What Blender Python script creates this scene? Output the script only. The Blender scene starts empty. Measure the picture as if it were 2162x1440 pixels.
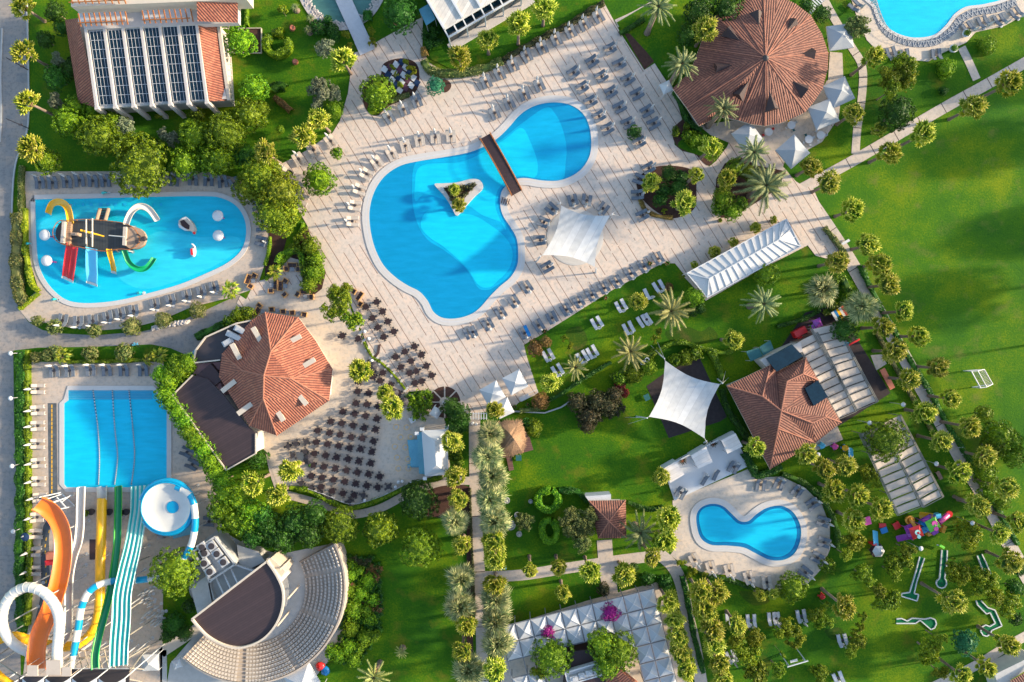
import bpy, math, random
import numpy as np
from mathutils import Vector, Matrix
R=math.radians; PI=math.pi
random.seed(7); rng=np.random.default_rng(7)
sc=bpy.context.scene
# ---------------------------------------------------------------- camera, sky, sun, exposure
H=115.0; S=13.0                       # drone height in metres, pixels of the photo per metre on the ground
cam=bpy.data.cameras.new('camera'); cam.lens=36*H*S/2162; cam.sensor_width=36; cam.clip_end=1500; cam.clip_start=1
camo=bpy.data.objects.new('camera',cam); sc.collection.objects.link(camo); camo.location=(0,0,H); sc.camera=camo
SUN_EL=R(17.5); SUN_AZ=R(9)
w=bpy.data.worlds.new('World'); sc.world=w; w.use_nodes=True
nt=w.node_tree; sky=nt.nodes.new('ShaderNodeTexSky'); sky.sky_type='NISHITA'; sky.sun_disc=False
sky.sun_elevation=SUN_EL; sky.sun_rotation=PI/2-SUN_AZ
nt.links.new(sky.outputs[0],nt.nodes['Background'].inputs[0]); nt.nodes['Background'].inputs[1].default_value=0.15
sun=bpy.data.lights.new('sun','SUN'); sun.energy=3.35; sun.angle=R(3); sun.color=(1.0,.84,.62)
suno=bpy.data.objects.new('sun',sun); sc.collection.objects.link(suno)
sd=Vector((math.cos(SUN_EL)*math.cos(SUN_AZ),math.cos(SUN_EL)*math.sin(SUN_AZ),math.sin(SUN_EL)))
suno.rotation_euler=sd.to_track_quat('Z','Y').to_euler(); suno.location=(60,10,40)
sc.view_settings.view_transform='Standard'; sc.view_settings.look='None'; sc.view_settings.gamma=1; sc.view_settings.exposure=1.5
sc.render.resolution_x=1024; sc.render.resolution_y=682

# ---------------------------------------------------------------- helpers
def W(px,py,h=0.0):
    k=(H-h)/H/S
    return Vector(((px-1081)*k,(720-py)*k,h))
def tl(ox,oy,pts): return [(ox+p[0]/4,oy+p[1]/4)+tuple(p[2:]) for p in pts]
ORD=['first','second','third','fourth','fifth','sixth','seventh','eighth','ninth','tenth','eleventh','twelfth','thirteenth','fourteenth','fifteenth','sixteenth','seventeenth','eighteenth','nineteenth','twentieth','twenty-first','twenty-second','twenty-third','twenty-fourth','twenty-fifth','twenty-sixth']
def order(pts):
    xs=[p[0] for p in pts]; ys=[p[1] for p in pts]
    if max(xs)-min(xs)>=max(ys)-min(ys): return sorted(pts,key=lambda p:p[0]),'left'
    return sorted(pts,key=lambda p:p[1]),'top'
def pos(i,n,side):
    opp={'left':'rightmost','top':'lowest'}[side]
    if n==1: return ''
    if i==0: return {'left':', leftmost','top':', topmost'}[side]
    if i==n-1: return ', '+opp
    return ', %s from the %s'%(ORD[i],side)
def tag(o,label=None,cat=None,group=None,kind=None):
    if label: o['label']=label
    if cat: o['category']=cat
    if group: o['group']=group
    if kind: o['kind']=kind
    return o
def thing(name,label,cat,loc=(0,0,0),rz=0,group=None):
    o=bpy.data.objects.new(name,None); o.empty_display_size=.3; sc.collection.objects.link(o)
    o.location=loc; o.rotation_euler=(0,0,rz); return tag(o,label,cat,group)
def put(name,mesh,parent=None,loc=(0,0,0),rot=(0,0,0),scale=(1,1,1)):
    o=bpy.data.objects.new(name,mesh); sc.collection.objects.link(o); o.parent=parent
    o.location=loc; o.rotation_euler=rot; o.scale=scale if hasattr(scale,'__len__') else (scale,)*3
    return o
class MB:
    def __init__(s): s.v=[]; s.f=[]; s.uv={}; s.m=[]; s.mi=0
    def face(s,idx,uv=None):
        if uv: s.uv[len(s.f)]=uv
        s.f.append(tuple(idx)); s.m.append(s.mi)
    def add(s,vs): b=len(s.v); s.v+=[tuple(p) for p in vs]; return b
    def box(s,cx,cy,cz,sx,sy,sz,rz=0,tilt=0):
        c,n=math.cos(rz),math.sin(rz); ct,st=math.cos(tilt),math.sin(tilt); vs=[]
        for z in (-.5,.5):
            for x,y in ((-.5,-.5),(.5,-.5),(.5,.5),(-.5,.5)):
                X,Y,Z=x*sx,y*sy,z*sz; Y,Z=Y*ct-Z*st,Y*st+Z*ct
                vs.append((cx+X*c-Y*n,cy+X*n+Y*c,cz+Z))
        b=s.add(vs)
        for q in ((3,2,1,0),(4,5,6,7),(0,1,5,4),(1,2,6,5),(2,3,7,6),(3,0,4,7)): s.face([b+i for i in q])
        return s
    def prism(s,pts,z0,z1,cap=True):
        n=len(pts); ar=sum(pts[i][0]*pts[(i+1)%n][1]-pts[(i+1)%n][0]*pts[i][1] for i in range(n))
        if ar<0: pts=pts[::-1]
        a=s.add([(p[0],p[1],z0) for p in pts]); b=s.add([(p[0],p[1],z1) for p in pts])
        for i in range(n): j=(i+1)%n; s.face((a+i,a+j,b+j,b+i))
        if cap: s.face([b+i for i in range(n)]); s.face([a+i for i in range(n)][::-1])
        return s
    def sheet(s,pts,z):
        n=len(pts); ar=sum(pts[i][0]*pts[(i+1)%n][1]-pts[(i+1)%n][0]*pts[i][1] for i in range(n))
        if ar<0: pts=pts[::-1]
        a=s.add([(p[0],p[1],z) for p in pts]); s.face([a+i for i in range(n)]); return s
    def poly(s,pts):
        a=s.add(pts); s.face([a+i for i in range(len(pts))]); return s
    def roof(s,*pts):      # a roof facet with u along the eave and v up the slope
        P=[Vector(p) for p in pts]; n=(P[1]-P[0]).cross(P[2]-P[0])
        if n.z<0: P=P[::-1]; n=-n
        n.normalize(); u=Vector((0,0,1)).cross(n)
        u=u.normalized() if u.length>1e-4 else Vector((1,0,0)); v=n.cross(u)
        a=s.add(P); s.face([a+i for i in range(len(P))],[(p.dot(u),p.dot(v)) for p in P]); return s
    def tube(s,p0,p1,r0,r1=None,n=8,cap=True):
        return s.pipe([p0,p1],[r0,r0 if r1 is None else r1],n,cap)
    def pipe(s,path,rad,n=8,cap=True,flat=1):
        path=[Vector(p) for p in path]; rings=[]
        if not hasattr(rad,'__len__'): rad=[rad]*len(path)
        for i,p in enumerate(path):
            t=(path[min(i+1,len(path)-1)]-path[max(i-1,0)]).normalized()
            a=t.cross(Vector((0,0,1))); a=a.normalized() if a.length>.02 else Vector((1,0,0)); b=a.cross(t)
            rings.append(s.add([p+a*(rad[i]*math.cos(2*PI*k/n))+b*(rad[i]*flat*math.sin(2*PI*k/n)) for k in range(n)]))
        for i in range(len(rings)-1):
            for k in range(n): j=(k+1)%n; s.face((rings[i]+k,rings[i]+j,rings[i+1]+j,rings[i+1]+k))
        if cap: s.face([rings[0]+k for k in range(n)]); s.face([rings[-1]+k for k in range(n)][::-1])
        return s
    def sweep(s,path,prof,mids=None):   # open profile [(side,up)] swept along the path
        path=[Vector(p) for p in path]; rings=[]; n=len(prof)
        for i,p in enumerate(path):
            t=(path[min(i+1,len(path)-1)]-path[max(i-1,0)]); t.z=0; t.normalize(); a=Vector((t.y,-t.x,0))
            rings.append(s.add([p+a*q[0]+Vector((0,0,q[1])) for q in prof]))
        for i in range(len(rings)-1):
            for k in range(n-1):
                if mids: s.mi=mids[k] if not callable(mids) else mids(i,k)
                s.face((rings[i]+k,rings[i]+k+1,rings[i+1]+k+1,rings[i+1]+k))
        return s
    def lathe(s,prof,n=16,c=(0,0,0)):
        rings=[s.add([(c[0]+r*math.cos(2*PI*k/n),c[1]+r*math.sin(2*PI*k/n),c[2]+z) for k in range(n)]) for r,z in prof]
        for i in range(len(rings)-1):
            for k in range(n): j=(k+1)%n; s.face((rings[i]+k,rings[i]+j,rings[i+1]+j,rings[i+1]+k))
        s.face([rings[0]+k for k in range(n)][::-1]); s.face([rings[-1]+k for k in range(n)]); return s
    def beam(s,p0,p1,w,h):
        p0,p1=Vector(p0),Vector(p1); t=(p1-p0).normalized(); a=t.cross(Vector((0,0,1))); a=a.normalized() if a.length>.02 else Vector((1,0,0)); b=a.cross(t)
        vs=[p+a*x*w/2+b*y*h/2 for p in (p0,p1) for x,y in ((-1,-1),(1,-1),(1,1),(-1,1))]; q=s.add(vs)
        for f in ((3,2,1,0),(4,5,6,7),(0,1,5,4),(1,2,6,5),(2,3,7,6),(3,0,4,7)): s.face([q+i for i in f])
        return s
    def mesh(s,name,mats,off=None,smooth=False):
        me=bpy.data.meshes.new(name)
        vs=s.v if off is None else [(a-off[0],b-off[1],c-off[2]) for a,b,c in s.v]
        me.from_pydata(vs,[],s.f)
        for m in (mats if isinstance(mats,(list,tuple)) else [mats]): me.materials.append(m)
        if any(s.m): me.polygons.foreach_set('material_index',s.m)
        if s.uv:
            uvl=me.uv_layers.new(name='UVMap')
            for fi,u in s.uv.items():
                for k,li in enumerate(me.polygons[fi].loop_indices): uvl.data[li].uv=u[k]
        if smooth: me.polygons.foreach_set('use_smooth',[True]*len(s.f))
        me.update(); return me
    def obj(s,name,mats,parent=None,smooth=False):     # vertices are in world coordinates
        if parent is not None: return put(name,s.mesh(name,mats,parent.location,smooth),parent)
        a=np.array(s.v); off=(float(a[:,0].mean()),float(a[:,1].mean()),float(a[:,2].min()))
        return put(name,s.mesh(name,mats,off,smooth),None,off)
def curve(pts,closed=True,n=6):
    P=[Vector(p) for p in pts]; m=len(P); out=[]
    for i in range(m if closed else m-1):
        g=(lambda k:P[k%m]) if closed else (lambda k:P[max(0,min(m-1,k))])
        a,b,c,d=g(i-1),g(i),g(i+1),g(i+2)
        for j in range(n):
            t=j/n; out.append(.5*((2*b)+(c-a)*t+(2*a-5*b+4*c-d)*t*t+(3*b-a-3*c+d)*t**3))
    if not closed: out.append(P[-1])
    return out
def PX(pts,h=0): return [W(p[0],p[1],h) for p in pts]
def PC(pts,h=0,n=6): return curve([W(p[0],p[1],h) for p in pts],True,n)
def offset(pts,d):    # shift a closed outline outward
    n=len(pts); ar=sum(pts[i].x*pts[(i+1)%n].y-pts[(i+1)%n].x*pts[i].y for i in range(n)); sg=1 if ar>0 else -1; out=[]
    for i in range(n):
        t=(pts[(i+1)%n]-pts[i-1]); t.z=0; t.normalize(); out.append(pts[i]+Vector((t.y,-t.x,0))*d*sg)
    return out
def ringmesh(mb,inner,outer,z0,z1):
    n=len(inner); a=[mb.add([(p.x,p.y,z) for p in L]) for L,z in ((inner,z0),(inner,z1),(outer,z1),(outer,z0))]
    for i in range(n):
        j=(i+1)%n
        for q in range(3): mb.face((a[q]+i,a[q]+j,a[q+1]+j,a[q+1]+i))
    return mb

# ---------------------------------------------------------------- materials
def newmat(name):
    m=bpy.data.materials.new(name); m.use_nodes=True; nt=m.node_tree; return m,nt,nt.nodes['Principled BSDF']
def nd(nt,t,**k):
    n=nt.nodes.new(t)
    for a,b in k.items():
        if a.startswith('i_'): n.inputs[a[2:].replace('_',' ')].default_value=b
        else: setattr(n,a,b)
    return n
def mixc(nt,fac,a,b,bt='MIX'):
    n=nt.nodes.new('ShaderNodeMix'); n.data_type='RGBA'; n.blend_type=bt
    for s,v in ((0,fac),(6,a),(7,b)):
        if hasattr(v,'is_output'): nt.links.new(v,n.inputs[s])
        else: n.inputs[s].default_value=(*v,1) if hasattr(v,'__len__') and len(v)==3 else v
    return n.outputs[2]
def math_(nt,op,a,b=None,c=None):
    n=nt.nodes.new('ShaderNodeMath'); n.operation=op
    for i,v in enumerate((a,b,c)):
        if v is None: continue
        if hasattr(v,'is_output'): nt.links.new(v,n.inputs[i])
        else: n.inputs[i].default_value=v
    return n.outputs[0]
def ramp(nt,fac,stops):
    n=nt.nodes.new('ShaderNodeValToRGB'); e=n.color_ramp.elements
    while len(e)<len(stops): e.new(.5)
    for k,(p,c) in enumerate(stops): e[k].position=p; e[k].color=(*c,1) if len(c)==3 else c
    nt.links.new(fac,n.inputs[0]); return n.outputs[0]
def noise(nt,scale,detail=4,co=None,rough=.55):
    n=nd(nt,'ShaderNodeTexNoise'); n.inputs['Scale'].default_value=scale; n.inputs['Detail'].default_value=detail; n.inputs['Roughness'].default_value=rough
    if co is not None: nt.links.new(co,n.inputs['Vector'])
    return n.outputs[0]
def wpos(nt): return nt.nodes.new('ShaderNodeNewGeometry').outputs['Position']
def bump(nt,b,h,st,dist=.05):
    n=nt.nodes.new('ShaderNodeBump'); n.inputs['Strength'].default_value=st; n.inputs['Distance'].default_value=dist
    nt.links.new(h,n.inputs['Height']); nt.links.new(n.outputs[0],b.inputs['Normal'])
def plain(name,c,rough=.6,var=.18,scale=1.5,metal=0,bs=.15):
    m,nt,b=newmat(name); b.inputs['Roughness'].default_value=rough; b.inputs['Metallic'].default_value=metal
    b.inputs['Specular IOR Level'].default_value=.5 if rough<.7 else .2
    p=wpos(nt); f=noise(nt,scale,5,p); f2=noise(nt,scale*9,3,p); g=math_(nt,'MULTIPLY',math_(nt,'ADD',f,f2),.5)
    o=ramp(nt,g,[(.3,tuple(x*(1-var) for x in c)),(.7,tuple(min(1,x*(1+var)) for x in c))])
    nt.links.new(o,b.inputs['Base Color'])
    if bs: bump(nt,b,f2,bs,.03)
    return m
def leafmat(name,c1,c2,trans=.35):
    m,nt,b=newmat(name); g=nt.nodes.new('ShaderNodeNewGeometry'); oi=nt.nodes.new('ShaderNodeObjectInfo')
    b.inputs['Roughness'].default_value=.55; b.inputs['Specular IOR Level'].default_value=.3
    f=noise(nt,.9,2,g.outputs['Position']); r=g.outputs['Random Per Island']
    fac=math_(nt,'ADD',math_(nt,'MULTIPLY',r,.6),math_(nt,'MULTIPLY',f,.5))
    col=ramp(nt,fac,[(.22,c1),(.5,tuple(a*.62+b*.38 for a,b in zip(c1,c2))),(.86,c2)])  # dark-to-yellow mix per leaf paints shade and sunlit highlights into the foliage
    hsv=nt.nodes.new('ShaderNodeHueSaturation'); nt.links.new(col,hsv.inputs['Color'])
    nt.links.new(math_(nt,'ADD',math_(nt,'MULTIPLY',oi.outputs['Random'],.035),.482),hsv.inputs['Hue'])
    nt.links.new(math_(nt,'ADD',math_(nt,'MULTIPLY',oi.outputs['Random'],.4),.8),hsv.inputs['Value'])
    nt.links.new(hsv.outputs[0],b.inputs['Base Color'])
    t=nt.nodes.new('ShaderNodeBsdfTranslucent'); nt.links.new(hsv.outputs[0],t.inputs[0])
    mx=nt.nodes.new('ShaderNodeMixShader'); mx.inputs[0].default_value=trans
    nt.links.new(b.outputs[0],mx.inputs[1]); nt.links.new(t.outputs[0],mx.inputs[2])
    nt.links.new(mx.outputs[0],nt.nodes['Material Output'].inputs[0]); return m
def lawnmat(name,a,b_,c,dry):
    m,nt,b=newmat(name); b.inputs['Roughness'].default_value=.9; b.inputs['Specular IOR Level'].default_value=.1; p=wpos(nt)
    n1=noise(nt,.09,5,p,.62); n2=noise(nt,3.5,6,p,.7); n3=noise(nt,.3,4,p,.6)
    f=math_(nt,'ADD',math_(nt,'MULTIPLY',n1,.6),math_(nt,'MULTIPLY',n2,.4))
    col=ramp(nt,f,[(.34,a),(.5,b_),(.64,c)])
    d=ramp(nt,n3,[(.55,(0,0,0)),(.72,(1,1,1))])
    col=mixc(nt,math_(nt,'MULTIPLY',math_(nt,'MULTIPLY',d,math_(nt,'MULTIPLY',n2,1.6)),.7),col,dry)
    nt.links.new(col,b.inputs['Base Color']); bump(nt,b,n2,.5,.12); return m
def stone(name,base,warm,grey,stripes=True,tile=.6,ang=58):
    m,nt,b=newmat(name); b.inputs['Roughness'].default_value=.62; p=wpos(nt)
    mp=nt.nodes.new('ShaderNodeMapping'); mp.inputs['Rotation'].default_value=(0,0,R(ang)); nt.links.new(p,mp.inputs[0]); q=mp.outputs[0]
    n1=noise(nt,.35,5,q); n2=noise(nt,6,5,q,.7)
    br=nt.nodes.new('ShaderNodeTexBrick'); br.inputs['Scale'].default_value=1; br.inputs['Brick Width'].default_value=tile; br.inputs['Row Height'].default_value=tile*.58
    br.inputs['Mortar Size'].default_value=.012; br.inputs['Color1'].default_value=(.35,.35,.35,1); br.inputs['Color2'].default_value=(.72,.72,.72,1); br.inputs['Mortar'].default_value=(.2,.2,.2,1)
    nt.links.new(q,br.inputs[0])
    f=math_(nt,'ADD',math_(nt,'MULTIPLY',n1,.45),math_(nt,'MULTIPLY',br.outputs[0],.4)); f=math_(nt,'ADD',f,math_(nt,'MULTIPLY',n2,.25))
    col=ramp(nt,f,[(.3,grey),(.52,base),(.72,warm)])
    n4=noise(nt,1.6,6,q,.75); col=mixc(nt,math_(nt,'MULTIPLY',ramp(nt,n4,[(.48,(0,0,0)),(.68,(1,1,1))]),.75),col,tuple(x*.72 for x in grey))
    n5=noise(nt,2.3,4,p,.7); col=mixc(nt,math_(nt,'MULTIPLY',ramp(nt,n5,[(.6,(0,0,0)),(.72,(1,1,1))]),.4),col,(warm[0]*.9,warm[1]*.72,warm[2]*.55))
    if stripes:
        sx=nt.nodes.new('ShaderNodeSeparateXYZ'); nt.links.new(q,sx.inputs[0])
        u=math_(nt,'DIVIDE',sx.outputs['Y'],1.42); fr=math_(nt,'FRACT',u); ln=math_(nt,'LESS_THAN',fr,.085); fl=math_(nt,'FLOOR',u)
        cb=nt.nodes.new('ShaderNodeCombineXYZ'); nt.links.new(math_(nt,'MULTIPLY',sx.outputs['X'],.42),cb.inputs[0]); nt.links.new(math_(nt,'MULTIPLY',fl,7.31),cb.inputs[1])
        wn=noise(nt,1,1,cb.outputs[0]); on=math_(nt,'GREATER_THAN',wn,.40)
        dk=math_(nt,'MULTIPLY',math_(nt,'MULTIPLY',ln,on),.8)
        col=mixc(nt,dk,col,(.16,.075,.045))
    nt.links.new(col,b.inputs['Base Color']); bump(nt,b,math_(nt,'ADD',br.outputs[0],n2),.2,.02); return m
def tilemat(name,c1,c2,c3):
    m,nt,b=newmat(name); b.inputs['Roughness'].default_value=.75
    uv=nt.nodes.new('ShaderNodeUVMap'); sx=nt.nodes.new('ShaderNodeSeparateXYZ'); nt.links.new(uv.outputs[0],sx.inputs[0])
    u=math_(nt,'MULTIPLY',sx.outputs[0],2.7); s=math_(nt,'ABSOLUTE',math_(nt,'SINE',math_(nt,'MULTIPLY',u,PI)))
    v=math_(nt,'FRACT',math_(nt,'MULTIPLY',sx.outputs[1],2.6))
    cb=nt.nodes.new('ShaderNodeCombineXYZ'); nt.links.new(math_(nt,'FLOOR',u),cb.inputs[0]); nt.links.new(math_(nt,'FLOOR',math_(nt,'MULTIPLY',sx.outputs[1],2.6)),cb.inputs[1])
    wn=nt.nodes.new('ShaderNodeTexWhiteNoise'); wn.noise_dimensions='2D'; nt.links.new(cb.outputs[0],wn.inputs['Vector'])
    p=wpos(nt); n=noise(nt,.5,4,p)
    f=math_(nt,'ADD',math_(nt,'MULTIPLY',wn.outputs[0],.45),math_(nt,'MULTIPLY',n,.55))
    col=ramp(nt,f,[(.25,c1),(.5,c2),(.8,c3)])
    ag=noise(nt,1.1,6,p,.7); col=mixc(nt,math_(nt,'MULTIPLY',ramp(nt,ag,[(.5,(0,0,0)),(.68,(1,1,1))]),.45),col,(.12,.06,.04))
    gr=math_(nt,'LESS_THAN',s,.5); col=mixc(nt,math_(nt,'MULTIPLY',gr,.72),col,(.075,.018,.016))
    nt.links.new(col,b.inputs['Base Color']); hh=math_(nt,'ADD',s,math_(nt,'MULTIPLY',v,-.25)); bump(nt,b,hh,.9,.09); return m
def watermat(name,tint):
    m,nt,b=newmat(name); p=wpos(nt)
    b.inputs['Base Color'].default_value=(*tint,1); b.inputs['Roughness'].default_value=.04; b.inputs['IOR'].default_value=1.33
    n=noise(nt,2.2,4,p,.6); bump(nt,b,n,.25,.05)
    t=nt.nodes.new('ShaderNodeBsdfTransparent'); t.inputs[0].default_value=(.86,.98,1,1)
    mx=nt.nodes.new('ShaderNodeMixShader'); mx.inputs[0].default_value=.22
    nt.links.new(t.outputs[0],mx.inputs[1]); nt.links.new(b.outputs[0],mx.inputs[2]); nt.links.new(mx.outputs[0],nt.nodes['Material Output'].inputs[0]); return m
def basin(name,c,var=.12):
    m,nt,b=newmat(name); b.inputs['Roughness'].default_value=.4; p=wpos(nt)
    mp=nt.nodes.new('ShaderNodeMapping'); mp.inputs['Scale'].default_value=(.35,1.6,1); mp.inputs['Rotation'].default_value=(0,0,-.15); nt.links.new(p,mp.inputs[0])
    n=noise(nt,.8,5,mp.outputs[0],.6); n2=noise(nt,8,2,p)  # uneven tile tone; stretched streaks paint water ripple light into the floor colour
    f=math_(nt,'ADD',math_(nt,'MULTIPLY',n,.8),math_(nt,'MULTIPLY',n2,.2))
    nt.links.new(ramp(nt,f,[(.35,tuple(x*(1-var) for x in c)),(.65,tuple(min(1,x*(1+var)+.004) for x in c))]),b.inputs['Base Color']); return m
def slats(name,c,c2,period,ang=0,rough=.6,w_=.12,axis='X'):
    m,nt,b=newmat(name); b.inputs['Roughness'].default_value=rough; p=wpos(nt)
    mp=nt.nodes.new('ShaderNodeMapping'); mp.inputs['Rotation'].default_value=(0,0,R(ang)); nt.links.new(p,mp.inputs[0])
    sx=nt.nodes.new('ShaderNodeSeparateXYZ'); nt.links.new(mp.outputs[0],sx.inputs[0])
    u=math_(nt,'DIVIDE',sx.outputs[axis],period); ln=math_(nt,'LESS_THAN',math_(nt,'FRACT',u),w_)
    wn=nt.nodes.new('ShaderNodeTexWhiteNoise'); wn.noise_dimensions='1D'; nt.links.new(math_(nt,'FLOOR',u),wn.inputs['W'])
    n=noise(nt,1.3,5,p)
    f=math_(nt,'ADD',math_(nt,'MULTIPLY',wn.outputs[0],.4),math_(nt,'MULTIPLY',n,.6))
    col=ramp(nt,f,[(.25,tuple(x*.78 for x in c)),(.75,tuple(min(1,x*1.12) for x in c))]); col=mixc(nt,math_(nt,'MULTIPLY',ln,.85),col,c2)
    nt.links.new(col,b.inputs['Base Color']); return m
M={}
M['lawn']=lawnmat('lawn',(.010,.066,.006),(.042,.125,.004),(.155,.215,.004),(.16,.135,.014))  # patchy grass; shadowed and sunlit tones also put into lawn and field colours
M['field']=lawnmat('field',(.016,.09,.010),(.055,.15,.006),(.175,.225,.005),(.15,.15,.035))
M['soil']=plain('soil',(.055,.028,.02),.95,.4,2,bs=.5)
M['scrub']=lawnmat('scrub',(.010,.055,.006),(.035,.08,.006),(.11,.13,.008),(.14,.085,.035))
M['mulch']=plain('mulch',(.075,.038,.028),.95,.45,3,bs=.5)
M['deck']=stone('deck',(.57,.465,.375),(.65,.485,.36),(.49,.42,.35))
M['terrace']=stone('terrace',(.53,.44,.345),(.61,.47,.33),(.46,.395,.325),False,.9,8)
M['paving']=stone('paving',(.47,.38,.295),(.54,.40,.285),(.40,.335,.275),False,.5,0)
M['path']=stone('path',(.48,.40,.32),(.55,.43,.32),(.41,.35,.295),False,.7,30)
M['asphalt']=stone('asphalt',(.235,.215,.195),(.33,.26,.20),(.15,.15,.145),False,2.6,2)
M['rubber']=plain('rubber',(.045,.035,.035),.9,.3,2)
M['coping']=plain('coping',(.50,.465,.42),.5,.06,2)
M['tabledark']=plain('tabledark',(.03,.018,.02),.7,.2,2)
M['chairg']=plain('chairg',(.10,.09,.088),.7,.2,4)
M['white']=plain('white',(.54,.54,.53),.5,.05,1)
M['canvas']=plain('canvas',(.47,.47,.46),.7,.05,.6)
M['beige']=plain('beige',(.47,.395,.32),.75,.12,.8)
M['cream']=plain('cream',(.52,.44,.34),.6,.08,1)
M['grey']=plain('grey',(.20,.21,.225),.7,.15,3)
M['greyc']=plain('greyc',(.14,.16,.185),.8,.12,5)
M['lightgrey']=plain('lightgrey',(.5,.5,.51),.7,.1,2)
M['dark']=plain('dark',(.035,.028,.03),.6,.2,3)
M['brown']=plain('brown',(.035,.016,.016),.6,.25,2)
M['wood']=slats('wood',(.30,.17,.12),(.06,.03,.02),.18,25)
M['timber']=plain('timber',(.33,.12,.04),.7,.25,3)
M['teal']=plain('teal',(.01,.10,.10),.6,.15,1)
M['tile']=tilemat('tile',(.27,.082,.045),(.33,.105,.055),(.41,.15,.08))
M['tile2']=tilemat('tile2',(.15,.056,.034),(.20,.072,.042),(.27,.105,.062))
M['ridge']=plain('ridge',(.33,.14,.09),.7,.2,3)
M['brownroof']=slats('brownroof',(.045,.026,.026),(.02,.012,.012),.35,60)
M['glass']=plain('glass',(.006,.022,.035),.12,.4,.3,bs=0)
M['bluegl']=plain('bluegl',(.12,.36,.45),.25,.15,.5,bs=0)
M['steel']=plain('steel',(.48,.47,.45),.4,.1,2,.2)
M['concrete']=plain('concrete',(.42,.41,.38),.85,.15,1.2,bs=.3)
M['plaster']=plain('plaster',(.50,.45,.40),.8,.06,.7)
M['water']=watermat('water',(.0,.46,.62))
M['sailcloth']=slats('sailcloth',(.45,.455,.45),(.31,.31,.325),1.15,28,.7,.05)
M['pondwater']=watermat('pondwater',(.05,.16,.12))
M['b_light']=basin('b_light',(.005,.58,.76)); M['b_mid']=basin('b_mid',(.0,.38,.62)); M['b_deep']=basin('b_deep',(.0,.215,.45)); M['b_dark']=basin('b_dark',(.0,.085,.30))
M['b_kid']=basin('b_kid',(.01,.58,.72)); M['b_kid2']=basin('b_kid2',(.05,.66,.76)); M['pond']=basin('pond',(.11,.2,.17),.25)
for k,c,r in (('orange',(.80,.17,.015),.3),('yellow',(.80,.42,.01),.3),('red',(.62,.02,.02),.35),('green',(.0,.25,.085),.3),('teals',(.0,.42,.38),.3),('blue',(.0,.24,.42),.3),('sky',(.10,.48,.68),.3),('slidew',(.56,.54,.48),.3),('mint',(.42,.72,.60),.3),('purple',(.30,.05,.35),.35),('pink',(.7,.08,.3),.4),('lime',(.12,.5,.03),.4),('putt',(.004,.13,.045),.95),('kidblue',(.0,.16,.42),.4)):
    M[k]=plain(k,c,r,.08,1,bs=0)
M['trunk']=plain('trunk',(.22,.16,.12),.9,.35,4,bs=.5)
M['skirt']=plain('skirt',(.20,.13,.065),.9,.35,5,bs=.4)
M['thatch']=plain('thatch',(.30,.18,.10),.95,.5,6,bs=.8)
M['rock']=plain('rock',(.45,.40,.36),.85,.35,2,bs=.6)
M['terracotta']=plain('terracotta',(.5,.17,.10),.8,.15,2)
L={}
L['fan']=leafmat('fan',(.025,.10,.004),(.36,.40,.012),0.25)
L['spiky']=leafmat('spiky',(.05,.12,.03),(.46,.44,.17),0.15)
L['date']=leafmat('date',(.05,.10,.03),(.26,.27,.09),0.15)
L['datey']=leafmat('datey',(.12,.16,.03),(.42,.38,.12),.2)
L['fantip']=leafmat('fantip',(.30,.36,.02),(.60,.54,.10),0.3)  # naturally pale leaf tips, with the bright backlit edge put into the colour
L['sage']=leafmat('sage',(.03,.075,.012),(.26,.27,.07),.15)
L['dense']=leafmat('dense',(.007,.06,.002),(.23,.33,.004),0.18)
L['bright']=leafmat('bright',(.014,.11,.004),(.27,.43,.008),0.2)
L['darkg']=leafmat('darkg',(.006,.045,.004),(.055,.16,.008),0.15)
L['yellow']=leafmat('yellow',(.05,.12,.004),(.36,.37,.008),0.2)
L['olive']=leafmat('olive',(.05,.09,.04),(.32,.33,.19),0.12)
L['teal']=leafmat('tealleaf',(.015,.12,.05),(.05,.24,.10),.2)
L['pine']=leafmat('pine',(.025,.09,.003),(.30,.35,.006),0.18)
L['rust']=leafmat('rust',(.13,.08,.02),(.33,.2,.05),.2)
L['brownl']=leafmat('brownl',(.018,.035,.008),(.10,.075,.03),0.15)
L['magenta']=leafmat('magenta',(.22,.01,.16),(.5,.03,.3),.25)
L['red']=leafmat('redleaf',(.2,.02,.02),(.4,.08,.04),.2)
L['heath']=leafmat('heath',(.02,.08,.005),(.28,.26,.08),0.15)
L['banana']=leafmat('banana',(.09,.2,.01),(.45,.42,.03),.3)
# ---------------------------------------------------------------- foliage
def quads_mesh(name,C,A,B,mat,extra=None):
    """C centres, A and B half axes -> one leaf quad each"""
    n=len(C); V=np.stack([C-A,C+B*.55,C+A,C-B*.55],1).reshape(-1,3); F=np.arange(n*4).reshape(-1,4)
    vs=V.tolist(); fs=F.tolist()
    if extra:
        k=len(vs); vs+=extra[0]; fs+=[[i+k for i in f] for f in extra[1]]
    me=bpy.data.meshes.new(name); me.from_pydata(vs,[],fs); me.materials.append(mat); me.update(); return me
def unit(a): return a/np.maximum(np.linalg.norm(a,axis=-1,keepdims=True),1e-6)
def blob(c,r,n=10,m=6,sq=1,jit=.12):
    vs=[];fs=[]
    for i in range(m+1):
        th=PI*i/m
        for k in range(n):
            q=r*(1+random.uniform(-jit,jit)); vs.append([c[0]+q*math.sin(th)*math.cos(2*PI*k/n),c[1]+q*math.sin(th)*math.sin(2*PI*k/n),c[2]+sq*q*math.cos(th)])
    for i in range(m):
        for k in range(n): j=(k+1)%n; fs.append([i*n+k,(i+1)*n+k,(i+1)*n+j,i*n+j])
    return vs,fs
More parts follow.
